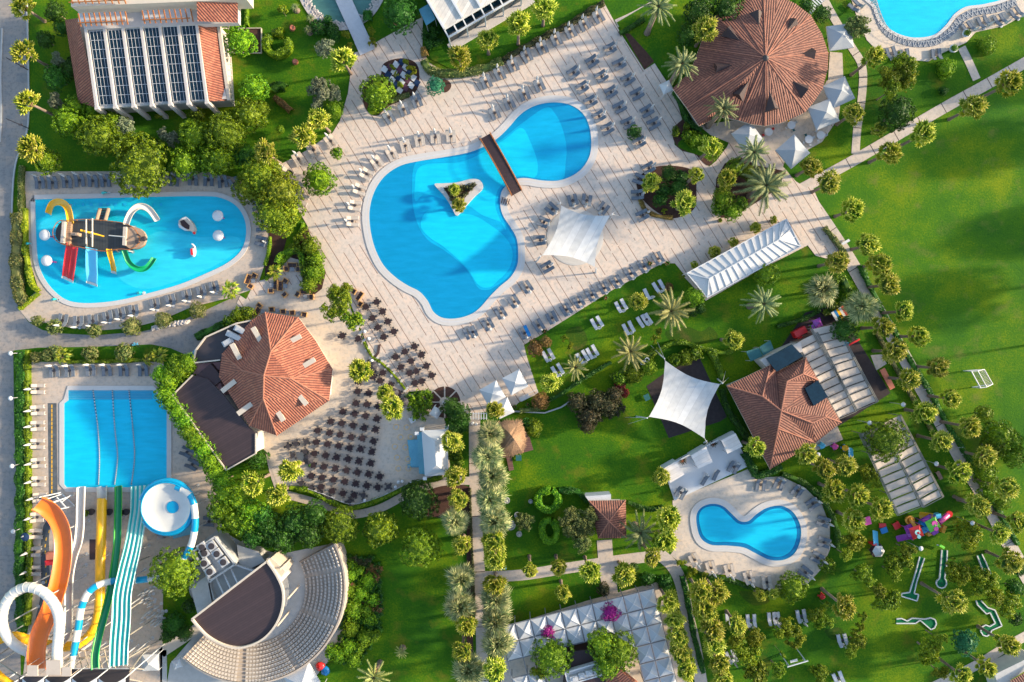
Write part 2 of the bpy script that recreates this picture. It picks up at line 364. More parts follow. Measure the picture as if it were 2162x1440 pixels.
def leaves(cent,crad,outc,n,size,rough=.75):
    """n leaves on every clump sphere"""
    d=unit(rng.normal(size=(len(cent),n,3))); out=unit(cent-outc)[:,None,:]; d=unit(d+out*.7)
    P=cent[:,None,:]+d*(crad[:,None,None]*rng.uniform(.65,1.1,(len(cent),n,1)))
    nr=unit(d*.6+out*.5+rng.normal(size=d.shape)*rough); t=unit(np.cross(nr,rng.normal(size=d.shape))); b=np.cross(nr,t)
    s=size*rng.uniform(.6,1.35,(len(cent),n,1)); return P.reshape(-1,3),(t*s).reshape(-1,3),(b*s).reshape(-1,3)
def ball_crown(name,mat,clumps=170,lv=26,size=.042,sq=.8,cr=.15,jit=.17):
    i=np.arange(clumps)+.5; ph=np.arccos(1-1.72*i/clumps); th=PI*(1+5**.5)*i
    d=np.stack([np.cos(th)*np.sin(ph),np.sin(th)*np.sin(ph),np.cos(ph)],1); d=unit(d+rng.normal(size=d.shape)*.05)
    low=1+.09*np.sin(3*th+1)*np.sin(ph)+.05*np.cos(5*th)
    c=d*(.87*low+rng.uniform(-jit,jit,clumps))[:,None]*np.array([1,1,sq])
    P,A,B=leaves(c,rng.uniform(.7,1.25,clumps)*cr,np.zeros(3),lv,size)
    return quads_mesh(name,P,A,B,mat,blob((0,0,0),.66,12,7,sq))
def loose_crown(name,mat,lobes=9,clumps=20,lv=24,size=.05,sq=.6,seed=1):
    g=np.random.default_rng(seed); c=[];cr=[];ex=[[],[]]
    for k in range(lobes):
        a=g.uniform(0,2*PI); q=g.uniform(.25,.72) if k else 0
        lc=np.array([q*math.cos(a),q*math.sin(a),g.uniform(-.25,.35)*sq]); lr=g.uniform(.22,.4)
        d=unit(g.normal(size=(clumps,3))+np.array([0,0,.5])); c.append(lc+d*lr*g.uniform(.6,1,(clumps,1))); cr.append(g.uniform(.06,.14,clumps))
        v,f=blob(lc,lr*.55,7,4); n=len(ex[0]); ex[0]+=v; ex[1]+=[[i+n for i in q_] for q_ in f]
    c=np.concatenate(c); cr=np.concatenate(cr); P,A,B=leaves(c,cr,np.array([0,0,-.3]),lv,size)
    return quads_mesh(name,P,A,B,mat,ex)
def fan_crown(name,mat,n=30,split=False,seed=0,):
    g=random.Random(seed); mb=MB()
    for i in range(n):
        az=i*2.39996+g.uniform(-.2,.2); t=(i+.5)/n; el=R(80-100*t**.9)+g.uniform(-.12,.12)
        dr=Vector((math.cos(az)*math.cos(el),math.sin(az)*math.cos(el),math.sin(el)))
        Lp=(g.uniform(.9,1.3) if not split else g.uniform(1,1.25))*(.25+.75*t); side=Vector((-math.sin(az),math.cos(az),0)); up=dr.cross(side)*-1
        if up.z<0: up=-up
        tip=dr*Lp; mb.poly([side*.03,tip+side*.02,tip-side*.02,-side*.03])
        fr=g.uniform(.46,.66) if not split else g.uniform(.78,1); roll=g.uniform(-.5,.5); s2=(side*math.cos(roll)+up*math.sin(roll)).normalized(); u2=s2.cross(dr)
        if u2.z<0: u2=-u2
        m=15 if not split else 18; pts=[]
        for k in range(m):
            a=R(-112+224*k/(m-1)); q=fr*(1-.12*abs(a)/2.2)
            pl=.05*(1 if k%2 else -1)
            if not split: pts.append(tip+(dr*math.cos(a)+s2*math.sin(a))*q*(1.08 if k%2 else .62)+u2*(pl-.10-.16*abs(math.sin(a))-.18*math.cos(a)*0))
            else:
                q*=g.uniform(.95,1.3); d=(dr*math.cos(a)+s2*math.sin(a)); n2=u2.cross(d)
                e=tip+d*q-Vector((0,0,g.uniform(.1,.4))); md=tip+d*q*.45+u2*pl
                mb.poly([tip,md+n2*.065,e,md-n2*.065])
        if not split:
            c0=tip+u2*.06; b=mb.add([c0]+[c0.lerp(p,.72) for p in pts]+pts)
            for k in range(m-1):
                mb.mi=0; mb.face((b,b+1+k,b+2+k)); mb.mi=1
                if k%2==0: mb.face((b+1+k,b+1+m+k,b+2+k))
                mb.face((b+1+k,b+1+m+k,b+2+m+k,b+2+k))
            mb.mi=0
    return mb.mesh(name,mat)
def skirt_mesh():
    mb=MB(); g=random.Random(3)
    for i in range(46):
        a=i*2.4; r=g.uniform(.12,.5); z=g.uniform(-.9,-.1); d=Vector((math.cos(a),math.sin(a),0)); s=Vector((-d.y,d.x,0))
        mb.poly([Vector((0,0,z+.5))+s*.05,d*r*.8+s*.2+Vector((0,0,z)),d*r+Vector((0,0,z-.65)),d*r*.8-s*.2+Vector((0,0,z))])
    mb.lathe([(.16,-1.4),(.3,-.8),(.34,-.2),(.1,.1)],9); return mb.mesh('dead_skirt',M['skirt'])
def date_crown(name,mat,n=36,seed=0,droop=1.0):
    g=random.Random(seed); mb=MB()
    for i in range(n):
        az=i*2.39996+g.uniform(-.12,.12); t=(i+.5)/n; el=R(80-78*t); Lf=g.uniform(.85,1.06)*(.72+.28*t)
        d=Vector((math.cos(az),math.sin(az),0)); s=Vector((-d.y,d.x,0)); pts=[]
        bend=g.uniform(-.15,.15)
        for k in range(9):
            u=k/8; r=Lf*u; z=math.sin(el)*r*.62-droop*.42*u*u*(.45+.55*t)+.02
            pts.append(d*(r*(math.cos(el)*.72+.28))+s*(bend*u*u)+Vector((0,0,z)))
        for k in range(8):
            p,q=pts[k],pts[k+1]; mb.poly([p+s*.012,q+s*.009,q-s*.009,p-s*.012])
            for j in (0,.33,.67):
                if k==0 and j==0: continue
                b=p.lerp(q,j); f=(q-p).normalized(); ll=.125*(1-.55*abs((k+j)/8-.45)*1.6)*g.uniform(.85,1.1)
                for sg in (-1,1):
                    e=b+f*ll*.8+s*sg*ll*.8+Vector((0,0,.05-.10*u)); mb.poly([b-f*.017,e,b+f*.022])
    return mb.mesh(name,mat)
def trunk_mesh(r0,r1,name='trunk'):
    mb=MB(); p=[];
    for k in range(9): p.append((r0+(r1-r0)*k/8+(.02 if k%2 else 0),k/8))
    mb.lathe([(r0*1.35,0)]+p[1:],9); return mb.mesh(name,M['trunk'],smooth=True)
TR=trunk_mesh(.24,.17); TRD=trunk_mesh(.42,.34)
def limbs_mesh():
    mb=MB(); mb.pipe([(0,0,0),(.02,.01,.35),(0,.03,.62)],[.075,.055,.045],7)
    for k in range(5):
        a=k*1.26+.3; mb.pipe([(0,.02,.5),(.12*math.cos(a),.12*math.sin(a),.68),(.38*math.cos(a),.38*math.sin(a),.95)],[.035,.026,.012],6)
    return mb.mesh('trunk',M['trunk'],smooth=True)
LIMB=limbs_mesh()
FAN=[fan_crown('fan_crown',[L['fan'],L['fantip']],30,False,s) for s in range(6)]
SPK=[fan_crown('spiky_crown',L['spiky'],34,True,s) for s in range(3)]
DATE=[date_crown('date_crown',L['date'],34,s) for s in range(3)]
DATEY=[date_crown('date_open',L['datey'],28,9,.5)]
SKIRT=skirt_mesh()
CR={}
def crown(kind,R_):
    big='b' if R_>2.9 else ('s' if R_<1.3 else 'm'); k=(kind,big)
    if k not in CR:
        cl,lv,sz,cr={'b':(230,34,.036,.095),'m':(110,30,.056,.14),'s':(48,22,.11,.22)}[big]
        if kind in('loose','olive','yellow','pineloose','sage'):
            mt={'loose':L['dense'],'olive':L['olive'],'yellow':L['yellow'],'pineloose':L['pine'],'sage':L['sage']}[kind]
            CR[k]=[loose_crown(kind+'_crown',mt,{'b':15,'m':10,'s':6}[big],{'b':26,'m':20,'s':12}[big],24,{'b':.036,'m':.05,'s':.09}[big],.6,s) for s in (1,2,3)]
        else: CR[k]=[ball_crown(kind+'_crown',L[kind],cl,lv,sz,.8,cr) for s in range(2)]
    return random.choice(CR[k])
def fan_palm(px,py,label,r=27,h=None,kind='fan',group=None):
    h=h or random.uniform(5.4,7.6); r*=random.uniform(.88,1.1); R_=r/S*(H-h)/H; c=W(px,py,h)
    t=thing({'fan':'fan_palm','spiky':'fan_palm','date':'date_palm','datey':'date_palm'}[kind],label,'palm tree',(c.x,c.y,0),0,group)
    if kind in('fan','spiky'): put('crown',random.choice(FAN if kind=='fan' else SPK),t,(0,0,h),(random.uniform(-.25,.25),random.uniform(-.25,.25),random.uniform(0,6.28)),(R_/1.45*random.uniform(.92,1.08),R_/1.45,R_/1.45*random.uniform(.8,1.15)))
    else: put('crown',random.choice(DATE if kind=='date' else DATEY),t,(0,0,h),(0,0,random.uniform(0,6.28)),R_*1.12)
    put('trunk',TR if kind in('fan','spiky') else TRD,t,(0,0,0),(0,0,0),(1,1,h))
    if h>3: put('dead_frond_skirt',SKIRT,t,(0,0,h-.1),(0,0,random.uniform(0,6)),1 if kind in('fan','spiky') else 1.5)
    return t
def tree(px,py,r,kind,label,h=None,cat='tree',name=None,group=None,sq=1):
    R_=r/S; h=h if h is not None else max(1.1,min(6.5,R_*1.55+.6)); c=W(px,py,h); R_*=(H-h)/H
    name=name or ('tree' if R_>1.25 else 'shrub')
    t=thing(name,label,cat,(c.x,c.y,0),0,group); low=R_<1.3
    zc=h-.55*R_*sq if not low else max(R_*.55,h-.6*R_)
    put('crown' if name!='shrub' else 'foliage',crown(kind,R_),t,(0,0,zc),(0,0,random.uniform(0,6.28)),(R_*random.uniform(.9,1.02),R_*random.uniform(.9,1.02),R_*.96*sq))
    put('trunk' if name!='shrub' else 'stem',LIMB,t,(0,0,0),(0,0,random.uniform(0,6)),(R_*.9 if not low else .5,R_*.9 if not low else .5,max(.5,zc)))
    return t
def hedge(pts,wpx,h,kind,label,name='hedge',cat='hedge',px=True,dens=70,size=.13,closed=False,jag=.25,curvy=True,mats=None):
    P=[W(p[0],p[1],h*.5) for p in pts]
    for p in P: p.z=0
    if curvy and len(P)>2: P=curve(P,closed,4)
    elif closed: P=P+[P[0]]
    if closed and curvy: P.append(P[0])
    w_=wpx/S; C=[];N=[]
    for a,b in zip(P[:-1],P[1:]):
        d=b-a; ln=d.length
        if ln<.01: continue
        u=d/ln; s=Vector((u.y,-u.x,0)); n=max(3,int(ln*(w_+1.5*h)*dens))
        for _ in range(n):
            q=random.random()*ln; th=random.uniform(-.15,PI+.15); x=math.cos(th); z=math.sin(th)
            x=math.copysign(abs(x)**.55,x)*w_*.5; z=max(.02,abs(z)**.5*h*.93)
            lump=1+jag*math.sin(1.9*(a.x+u.x*q)+x)*math.cos(1.7*(a.y+u.y*q))+random.uniform(-jag,jag)*.3
            p=a+u*q+s*x*lump; C.append((p.x,p.y,z*lump)); nn=s*math.cos(th)+Vector((0,0,math.sin(th))); N.append((nn.x,nn.y,nn.z))
    C=np.array(C);N=np.array(N); nr=unit(N+rng.normal(size=N.shape)*.6); t=unit(np.cross(nr,rng.normal(size=N.shape))); b=np.cross(nr,t); sz=size*rng.uniform(.6,1.4,(len(C),1))
    mb=MB(); mb.sweep(P,[(-w_*.42,0),(-w_*.42,h*.6),(-w_*.25,h*.82),(w_*.25,h*.82),(w_*.42,h*.6),(w_*.42,0)])
    off=C.mean(0); off[2]=0
    ex=([[v[0]-off[0],v[1]-off[1],v[2]] for v in mb.v],[list(f) for f in mb.f])
    me=quads_mesh(name,C-off,t*sz,b*sz,L[kind],ex)
    return tag(put(name,me,None,tuple(off)),label,cat)
def patch(outline,h,kind,label,name='shrub_bed',cat='shrubs',dens=55,size=.15,lump=.5):
    """low planting filling an outline: rounded lumps of leaves"""
    P=PX(outline); xs=[p.x for p in P]; ys=[p.y for p in P]
    def inside(x,y):
        c=False;n=len(P)
        for i in range(n):
            a,b=P[i],P[(i+1)%n]
            if (a.y>y)!=(b.y>y) and x<(b.x-a.x)*(y-a.y)/(b.y-a.y)+a.x: c=not c
        return c
    C=[];cr=[]; ar=(max(xs)-min(xs))*(max(ys)-min(ys))
    for _ in range(int(ar*2.6/lump)+8):
        x=random.uniform(min(xs),max(xs)); y=random.uniform(min(ys),max(ys))
        if inside(x,y): C.append((x,y,h*random.uniform(.25,.75))); cr.append(lump*random.uniform(.6,1.2))
    if not C: C=[(sum(xs)/len(xs),sum(ys)/len(ys),h*.5)]; cr=[lump]
    C=np.array(C);cr=np.array(cr); n=max(10,int(dens*lump))
    off=C.mean(0); off[2]=0; P_,A,B=leaves(C-off,cr,np.array([0,0,-9.]),n,size)
    mb=MB()
    for c,r in zip(C-off,cr*.6):
        v,f=blob(c,r,6,4); k=mb.add(v); [mb.face([i+k for i in q]) for q in f]
    P_[:,2]=np.maximum(P_[:,2],.02)
    me=quads_mesh(name,P_,A,B,L[kind],([list(v) for v in mb.v],[list(f) for f in mb.f]))
    return tag(put(name,me,None,tuple(off)),label,cat)
def fans(lst,prefix,place,r=27,kind='fan',h=None,group=None):
    p,side=order(lst)
    for i,q in enumerate(p): fan_palm(q[0],q[1],prefix+' '+place+pos(i,len(p),side),q[2] if len(q)>2 else r,h,kind,group)
def trees(lst,prefix,place,kind,h=None,cat='tree',name=None,group=None):
    p,side=order(lst)
    for i,q in enumerate(p): tree(q[0],q[1],q[2],kind,prefix+' '+place+pos(i,len(p),side),h,cat,name,group)
# ---------------------------------------------------------------- ground, roads, paving
def sheet(name,pts,z,mat,sm=True,n=5,label=None):
    mb=MB(); P=PC(pts,0,n) if sm else PX(pts); mb.sheet([(p.x,p.y) for p in P],z); return tag(mb.obj(name,mat),kind='structure')
def slab(name,pts,z,h,mat,sm=True,n=5):
    mb=MB(); P=PC(pts,0,n) if sm else PX(pts); mb.prism([(p.x,p.y) for p in P],z,h); return tag(mb.obj(name,mat),kind='structure')
g=MB(); g.sheet([(-700,-600),(700,-600),(700,600),(-700,600)],0); tag(g.obj('ground',M['lawn']),kind='structure')
sheet('sports_field',[(1714,395),(1800,340),(1900,280),(2000,222),(2162,130),(2600,-100),(2600,1400),(2300,1400),(2240,1300),(2162,1180),(2100,1060),(2000,880),(1900,700),(1800,545)],.012,M['field'],False)
sheet('road',[(-30,-30),(0,-30),(57,-30),(60,180),(61,245),(52,300),(32,350),(25,440),(24,600),(40,652),(60,680),(90,697),(130,704),(200,708),(300,700),(370,684),(430,655),(500,624),(535,612),(540,650),(480,680),(430,712),(412,740),(400,752),(360,735),(320,727),(200,732),(80,734),(28,740),(30,900),(38,1100),(42,1300),(45,1480),(-30,1480)],.012,M['asphalt'],False)
for nm,y0 in (('a',570),):
    pass
r=MB()
for pts in ([(5,60),(2,160),(3,235),(1,300)],[(57,-10),(60,120),(61,240),(54,290),(33,348),(26,440),(26,600)]):
    c=curve(PX(pts),False,5); r.sweep(c,[(-.12,0),(-.12,.13),(.12,.13),(.12,0)])
tag(r.obj('kerb',M['concrete']),kind='structure')
slab('kids_pool_deck',[(50,362),(440,362),(500,376),(545,410),(566,470),(572,520),(558,560),(545,600),(520,622),(470,632),(400,650),(340,676),(280,692),(220,697),(150,692),(100,682),(62,680),(42,655),(62,628),(82,612),(66,560),(56,500),(55,420)],0,.05,M['paving'],False)
slab('lap_pool_deck',[(60,764),(345,764),(350,800),(400,850),(430,940),(470,1000),(470,1110),(380,1180),(345,1190),(342,1480),(44,1480),(62,1300),(66,1100),(64,900)],0,.05,M['paving'],False)
main=[(575,356),(610,338),(647,318),(676,298),(702,281),(718,255),(735,196),(742,140),(748,112),(778,100),(800,86),(870,47),(893,36),(892,100),(905,132),(935,150),(975,158),(1010,153),(1067,131),(1135,92),(1220,42),(1277,9),(1290,33),(1310,70),(1360,148),(1382,134),(1425,200),(1440,252),(1420,276),(1424,306),(1440,319),(1465,325),(1485,337),(1497,352),(1512,340),(1535,310),(1556,262),(1620,268),(1700,240),(1746,170),(1779,180),(1770,250),(1735,300),(1660,330),(1653,352),(1680,383),(1702,397),(1730,385),(1716,397),(1735,440),(1760,500),(1800,560),(1722,540),(1705,518),(1600,572),(1490,635),(1425,556),(1397,556),(1290,614),(1152,701),(1106,728),(1112,752),(1137,831),(1095,850),(1076,868),(985,872),(915,822),(830,830),(790,760),(760,690),(740,640),(680,660),(600,640),(560,690),(500,640),(520,600),(560,590),(650,478),(622,430),(600,390)]
slab('pool_deck',main,0,.06,M['deck'],False)
slab('restaurant_terrace',[(540,625),(620,600),(700,600),(735,640),(756,690),(770,730),(800,765),(850,815),(865,832),(915,822),(945,905),(950,985),(935,1008),(880,1012),(830,1040),(790,1055),(745,1068),(700,1052),(650,1035),(610,1030),(590,1035),(570,980),(552,935),(553,900),(470,870),(462,700)],0,.075,M['terrace'],False)
slab('stone_terrace',[(1476,266),(1560,252),(1700,236),(1748,170),(1752,110),(1778,112),(1780,165),(1752,205),(1750,262),(1735,300),(1690,325),(1640,320),(1560,310),(1500,285)],0,.08,M['path'],False)
slab('small_pool_terrace',[(1420,1056),(1580,990),(1600,1008),(1650,1006),(1700,1030),(1735,1065),(1752,1110),(1752,1160),(1735,1200),(1705,1232),(1660,1244),(1610,1243),(1570,1228),(1530,1213),(1490,1212),(1455,1195),(1428,1178),(1420,1120)],0,.05,M['terrace'],False)
slab('upper_pool_terrace',[(1785,-40),(2300,-40),(2300,-10),(2162,32),(2120,55),(2060,68),(2040,90),(1990,112),(1960,130),(1900,125),(1850,105),(1830,85),(1810,40)],0,.05,M['terrace'],False)
def path(name,pts,wpx,h=.04,mat='path'):
    c=curve(PX(pts),False,5) if len(pts)>2 else PX(pts); w_=wpx/S/2; mb=MB(); mb.sweep(c,[(-w_,0),(-w_,h),(w_,h),(w_,0)]); return tag(mb.obj(name,M[mat]),kind='structure')
def joints(pts,wpx,h,step=3.9):
    c=curve(PX(pts),False,12); w_=wpx/S/2; mb=MB(); acc=0
    for i in range(1,len(c)):
        acc+=(c[i]-c[i-1]).length
        if acc>step: acc=0; d=(c[i]-c[i-1]).normalized(); s_=Vector((d.y,-d.x,0))*w_; e=d*.06; z=Vector((0,0,h+.006)); mb.poly([c[i]-s_-e+z,c[i]+s_-e+z,c[i]+s_+e+z,c[i]-s_+e+z])
    tag(mb.obj('path_joints',M['brown']),kind='structure')
joints([(1700,410),(1745,475),(1800,560),(1850,650),(1893,725),(1935,800),(1980,880),(2030,970),(2075,1045),(2120,1130),(2175,1230)],29,.055,7)
joints([(1690,400),(1800,340),(1900,282),(2000,224),(2080,180),(2200,112)],23,.05)
joints([(1806,325),(1810,270),(1820,200),(1820,140),(1795,95),(1762,40),(1735,-10)],17,.045)
joints([(1002,870),(1003,1000),(1006,1100),(1014,1250),(1020,1460)],24,.05,8)
path('walkway',[(1700,410),(1745,475),(1800,560),(1850,650),(1893,725),(1935,800),(1980,880),(2030,970),(2075,1045),(2120,1130),(2175,1230)],29,.055)
path('footpath',[(1690,400),(1800,340),(1900,282),(2000,224),(2080,180),(2200,112)],23,.05)
path('footpath',[(1806,325),(1810,270),(1820,200),(1820,140),(1795,95),(1762,40),(1735,-10)],17,.045)
path('footpath',[(2062,168),(2045,130),(2030,100)],17,.045)
path('footpath',[(1301,50),(1340,32),(1390,4),(1420,-14)],17,.045)
path('footpath',[(1590,360),(1530,330),(1505,372)],22,.045) if 0 else None
path('garden_walk',[(1002,870),(1003,1000),(1006,1100),(1014,1250),(1020,1460)],24,.05)
path('garden_walk',[(590,1040),(620,1048),(690,1068),(740,1086),(800,1074),(860,1044),(930,1018),(996,1015)],17,.045)
path('garden_walk',[(1010,1218),(1100,1214),(1180,1202),(1260,1190),(1330,1180),(1400,1172)],23,.045)
path('garden_walk',[(1276,1140),(1280,1190),(1290,1262)],32,.05)
path('garden_walk',[(1395,1172),(1420,1195),(1438,1232),(1452,1300),(1468,1370),(1485,1470)],26,.05)
path('garden_walk',[(1420,1165),(1440,1180),(1470,1195)],16,.04)
path('garden_walk',[(2190,1330),(2130,1362),(2060,1405),(1960,1455)],20,.045)
path('garden_walk',[(340,1378),(390,1345),(430,1318)],22,.05,'cream')
path('garden_walk',[(345,1372),(346,1470)],14,.05,'concrete')
path('ramp',[(575,935),(585,990),(598,1030)],34,.05)
slab('bed_soil',[(1345,380),(1375,355),(1420,350),(1465,362),(1470,400),(1466,440),(1430,460),(1400,455),(1370,435),(1350,410)],.06,.09,M['soil'])
slab('bed_soil',[(772,230),(765,190),(780,170),(803,160),(810,135),(840,124),(870,128),(884,145),(884,180),(872,200),(850,212),(820,225),(795,245)],.06,.09,M['soil'])
slab('lawn_strip',[(776,232),(785,215),(815,222),(800,240),(785,243)],.09,.11,M['lawn'])
slab('bed_soil',[(935,168),(948,172),(953,182),(946,193),(936,195),(930,183)],.06,.09,M['mulch'])
slab('bed_soil',[(1512,378),(1530,345),(1560,330),(1600,350),(1660,362),(1640,400),(1590,432),(1545,459),(1522,460),(1508,432)],.06,.09,M['soil'],False)
slab('lawn_strip',[(1302,48),(1370,8),(1450,-20),(1520,10),(1480,110),(1440,175),(1425,196),(1384,132),(1362,146),(1330,95)],.06,.085,M['lawn'],False)
slab('bed_soil',[(1318,70),(1330,72),(1365,110),(1381,130),(1361,147),(1340,112)],.085,.10,M['mulch'],False)
slab('bed_soil',[(1424,268),(1452,252),(1490,290),(1520,300),(1497,350),(1465,324),(1436,316),(1420,290)],.06,.09,M['mulch'])
slab('lawn_strip',[(1432,310),(1445,290),(1470,280),(1505,300),(1500,335),(1480,330)],.09,.105,M['lawn'])
slab('bed_soil',[(648,478),(660,505),(675,540),(688,575),(680,610),(660,625),(640,605),(636,550),(600,540),(580,580),(560,590),(600,540)],.06,.10,M['soil'],False)
slab('bed_soil',[(622,445),(612,395),(595,370),(560,355),(520,380),(545,420),(565,460),(570,520),(560,550),(560,590),(590,560)],.06,.10,M['soil'],False)
slab('lawn_strip',[(900,95),(935,88),(965,90),(1090,30),(1200,-25),(1290,-30),(1277,9),(1135,85),(1060,122),(1000,145),(950,145),(910,125)],.06,.085,M['lawn'],False)
slab('bed_soil',[(490,430),(460,440)],.0,.01,M['soil']) if 0 else None
slab('lawn_strip',[(90,690),(150,702),(220,706),(300,697),(380,676),(440,652),(505,622),(520,632),(530,612),(470,634),(400,652),(340,678),(280,694),(200,699)],.012,.07,M['lawn'],False)
slab('lawn_strip',[(62,738),(345,735),(362,745),(345,764),(60,764)],.012,.06,M['lawn'],False)
sheet('gravel_patch',[(865,1035),(940,1010),(996,1030),(1000,1460),(985,1460),(985,1100),(900,1090)],.009,M['mulch'],False)
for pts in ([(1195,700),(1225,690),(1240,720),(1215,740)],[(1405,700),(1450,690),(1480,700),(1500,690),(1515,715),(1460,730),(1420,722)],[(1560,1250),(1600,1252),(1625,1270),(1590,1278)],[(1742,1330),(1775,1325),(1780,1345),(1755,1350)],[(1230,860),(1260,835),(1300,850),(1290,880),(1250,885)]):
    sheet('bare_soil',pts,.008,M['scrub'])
for pts in ([(430,395),(500,420),(520,470),(480,500),(430,460)],): pass
sheet('rubber_floor',[(1365,815),(1470,740),(1535,880),(1520,890),(1412,925)],.02,M['rubber'],False)
sheet('rubber_floor',[(1640,745),(1700,660),(1780,640),(1800,700),(1880,830),(1770,900),(1700,830)],.02,M['rubber'],False)
slab('timber_floor',[(1722,905),(1768,900),(1780,928),(1722,952),(1690,940)],.0,.05,M['path'],False)
slab('pavement_tiles',[(1063,1325),(1140,1300),(1240,1268),(1390,1228),(1462,1480),(1055,1480)],.0,.06,M['terrace'],False)
slab('service_yard',[(392,1170),(420,1130),(450,1110),(520,1150),(590,1170),(690,1150),(735,1190),(735,1340),(690,1400),(640,1460),(350,1460),(360,1400),(430,1320),(400,1250)],0,.045,M['concrete'],False)
# ---------------------------------------------------------------- pools
def pool(name,label,outline,zones,cop=.95,h=.16,smooth=True,n=6,basemat='b_light',copmat='coping',water='water'):
    P=PC(outline,h,n) if smooth else PX(outline,h)
    c=sum((p for p in P),Vector())/len(P); t=thing(name,label,'pool',(c.x,c.y,0))
    mb=MB(); mb.sheet([(p.x,p.y) for p in P],.075); mb.obj('pool_floor',M[basemat],t)
    for k,(zm,pts) in enumerate(zones):
        Q=[W(p[0],p[1],.1) for p in pts] if zm[0]=='!' else PC(pts,.1,6)
        mb=MB(); mb.sheet([(p.x,p.y) for p in Q],.087+.012*k); mb.obj('floor_tiles',M[zm.strip('!')],t)
    mb=MB(); mb.sheet([(p.x,p.y) for p in offset(P,.02)],.145); mb.obj('water',M[water],t)
    if cop:
        mb=MB(); ringmesh(mb,P,offset(P,cop),.05,h); mb.obj('coping',M[copmat],t)
        mb=MB(); ringmesh(mb,offset(P,cop*.42),offset(P,cop*.5),h-.01,h+.006); mb.obj('drain_joint',M['lightgrey'],t)
    return t
MP=[(935,332),(985,323),(1020,310),(1050,292),(1075,268),(1095,245),(1115,230),(1140,220),(1170,216),(1200,220),(1225,234),(1241,257),(1248,290),(1246,325),(1232,352),(1210,370),(1180,381),(1145,381),(1112,376),(1090,378),(1072,390),(1059,405),(1056,430),(1062,455),(1078,480),(1090,502),(1094,530),(1092,560),(1078,585),(1055,605),(1035,625),(1015,648),(995,663),(965,672),(935,671),(915,658),(903,635),(885,615),(860,602),(835,585),(810,560),(792,525),(782,485),(780,445),(790,405),(812,372),(845,350),(885,340)]
MPI=[(935,338),(990,328),(1025,314),(1060,292),(1085,265),(1110,242),(1135,228),(1170,222)]
pool('swimming_pool','large curvy blue swimming pool crossed by the brown footbridge',MP,[
 ('b_mid',[(879,342),(935,335),(1000,324),(1053,298),(1100,262),(1152,227),(1172,240),(1187,270),(1196,310),(1194,345),(1188,378),(1150,378),(1112,373),(1085,376),(1064,392),(1053,410),(1052,432),(1060,460),(1075,485),(1087,508),(1090,535),(1086,562),(1070,587),(1045,605),(1030,612),(1010,608),(993,580),(975,558),(940,530),(905,508),(885,480),(874,445),(870,400)]),
 ('b_light',[(890,350),(980,340),(1060,298),(1100,270),(1120,300),(1135,345),(1130,374),(1105,371),(1076,374),(1058,392),(1048,410),(1046,436),(1056,464),(1068,486),(1060,470),(1020,455),(990,435),(960,430),(900,410),(878,425),(876,395)]),
 ('b_light',[(905,445),(960,450),(1000,455),(1035,475),(1066,500),(1082,530),(1076,565),(1052,592),(1032,607),(1010,602),(990,572),(970,550),(935,520),(905,500),(888,475)])],1.15,basemat='b_deep')
pool('swimming_pool','round-cornered kids pool with the pirate ship standing in it',[(74,424),(76,421),(180,419),(300,416),(430,414),(470,419),(500,436),(517,465),(519,500),(508,530),(480,555),(440,575),(380,600),(310,620),(250,634),(190,640),(145,635),(115,615),(92,585),(80,550),(76,500)],[('b_kid2',[(330,490),(420,500),(500,500),(500,530),(430,572),(300,610),(240,560)]),('b_kid2',[(85,470),(200,430),(240,440),(180,500),(110,520)])],.75,n=4,basemat='b_kid')
lp=[(144,824),(322,824),(352,850),(352,1024),(348,1029),(140,1029),(135,1022),(135,852),(144,845)]
t=pool('swimming_pool','rectangular lap pool with three floating lane ropes',lp,[('!b_mid',[(146,825),(320,825),(322,843),(146,844)]),],.75,smooth=False,basemat='b_light')
mb=MB()
for k in range(5): p=PX([(146,826+k*4),(321,826+k*4)],.15); mb.beam(p[0],p[1],.09,.04)
mb.obj('pool_steps',M['bluegl'],t)
pool('swimming_pool','small kidney-shaped pool beside the white sun platform',[(1470,1095),(1478,1074),(1500,1064),(1525,1068),(1545,1085),(1562,1100),(1580,1100),(1598,1085),(1620,1072),(1650,1068),(1675,1082),(1690,1110),(1690,1140),(1678,1168),(1655,1182),(1625,1182),(1595,1168),(1570,1156),(1535,1152),(1500,1150),(1478,1133)],[('b_light',[(1476,1095),(1483,1076),(1502,1069),(1523,1073),(1541,1090),(1560,1106),(1583,1106),(1601,1092),(1622,1078),(1648,1074),(1669,1087),(1681,1112),(1681,1138),(1671,1161),(1652,1174),(1626,1174),(1598,1160),(1572,1147),(1536,1144),(1503,1143),(1484,1128)])],1.0,basemat='b_dark')
pool('swimming_pool','bright blue pool with a railing at the upper right corner',[(1838,-40),(1850,15),(1862,45),(1885,65),(1915,77),(1945,79),(1975,72),(1998,52),(2015,30),(2040,14),(2080,8),(2130,-8),(2200,-60)],[],.5,basemat='b_light')
pool('pond','murky green pond edged with pebbles under the boardwalk',[(640,-30),(655,15),(680,38),(720,52),(760,40),(790,10),(800,-30),(740,-60),(690,-60)],[],basemat='pond',copmat='rock',water='pondwater',cop=.9)
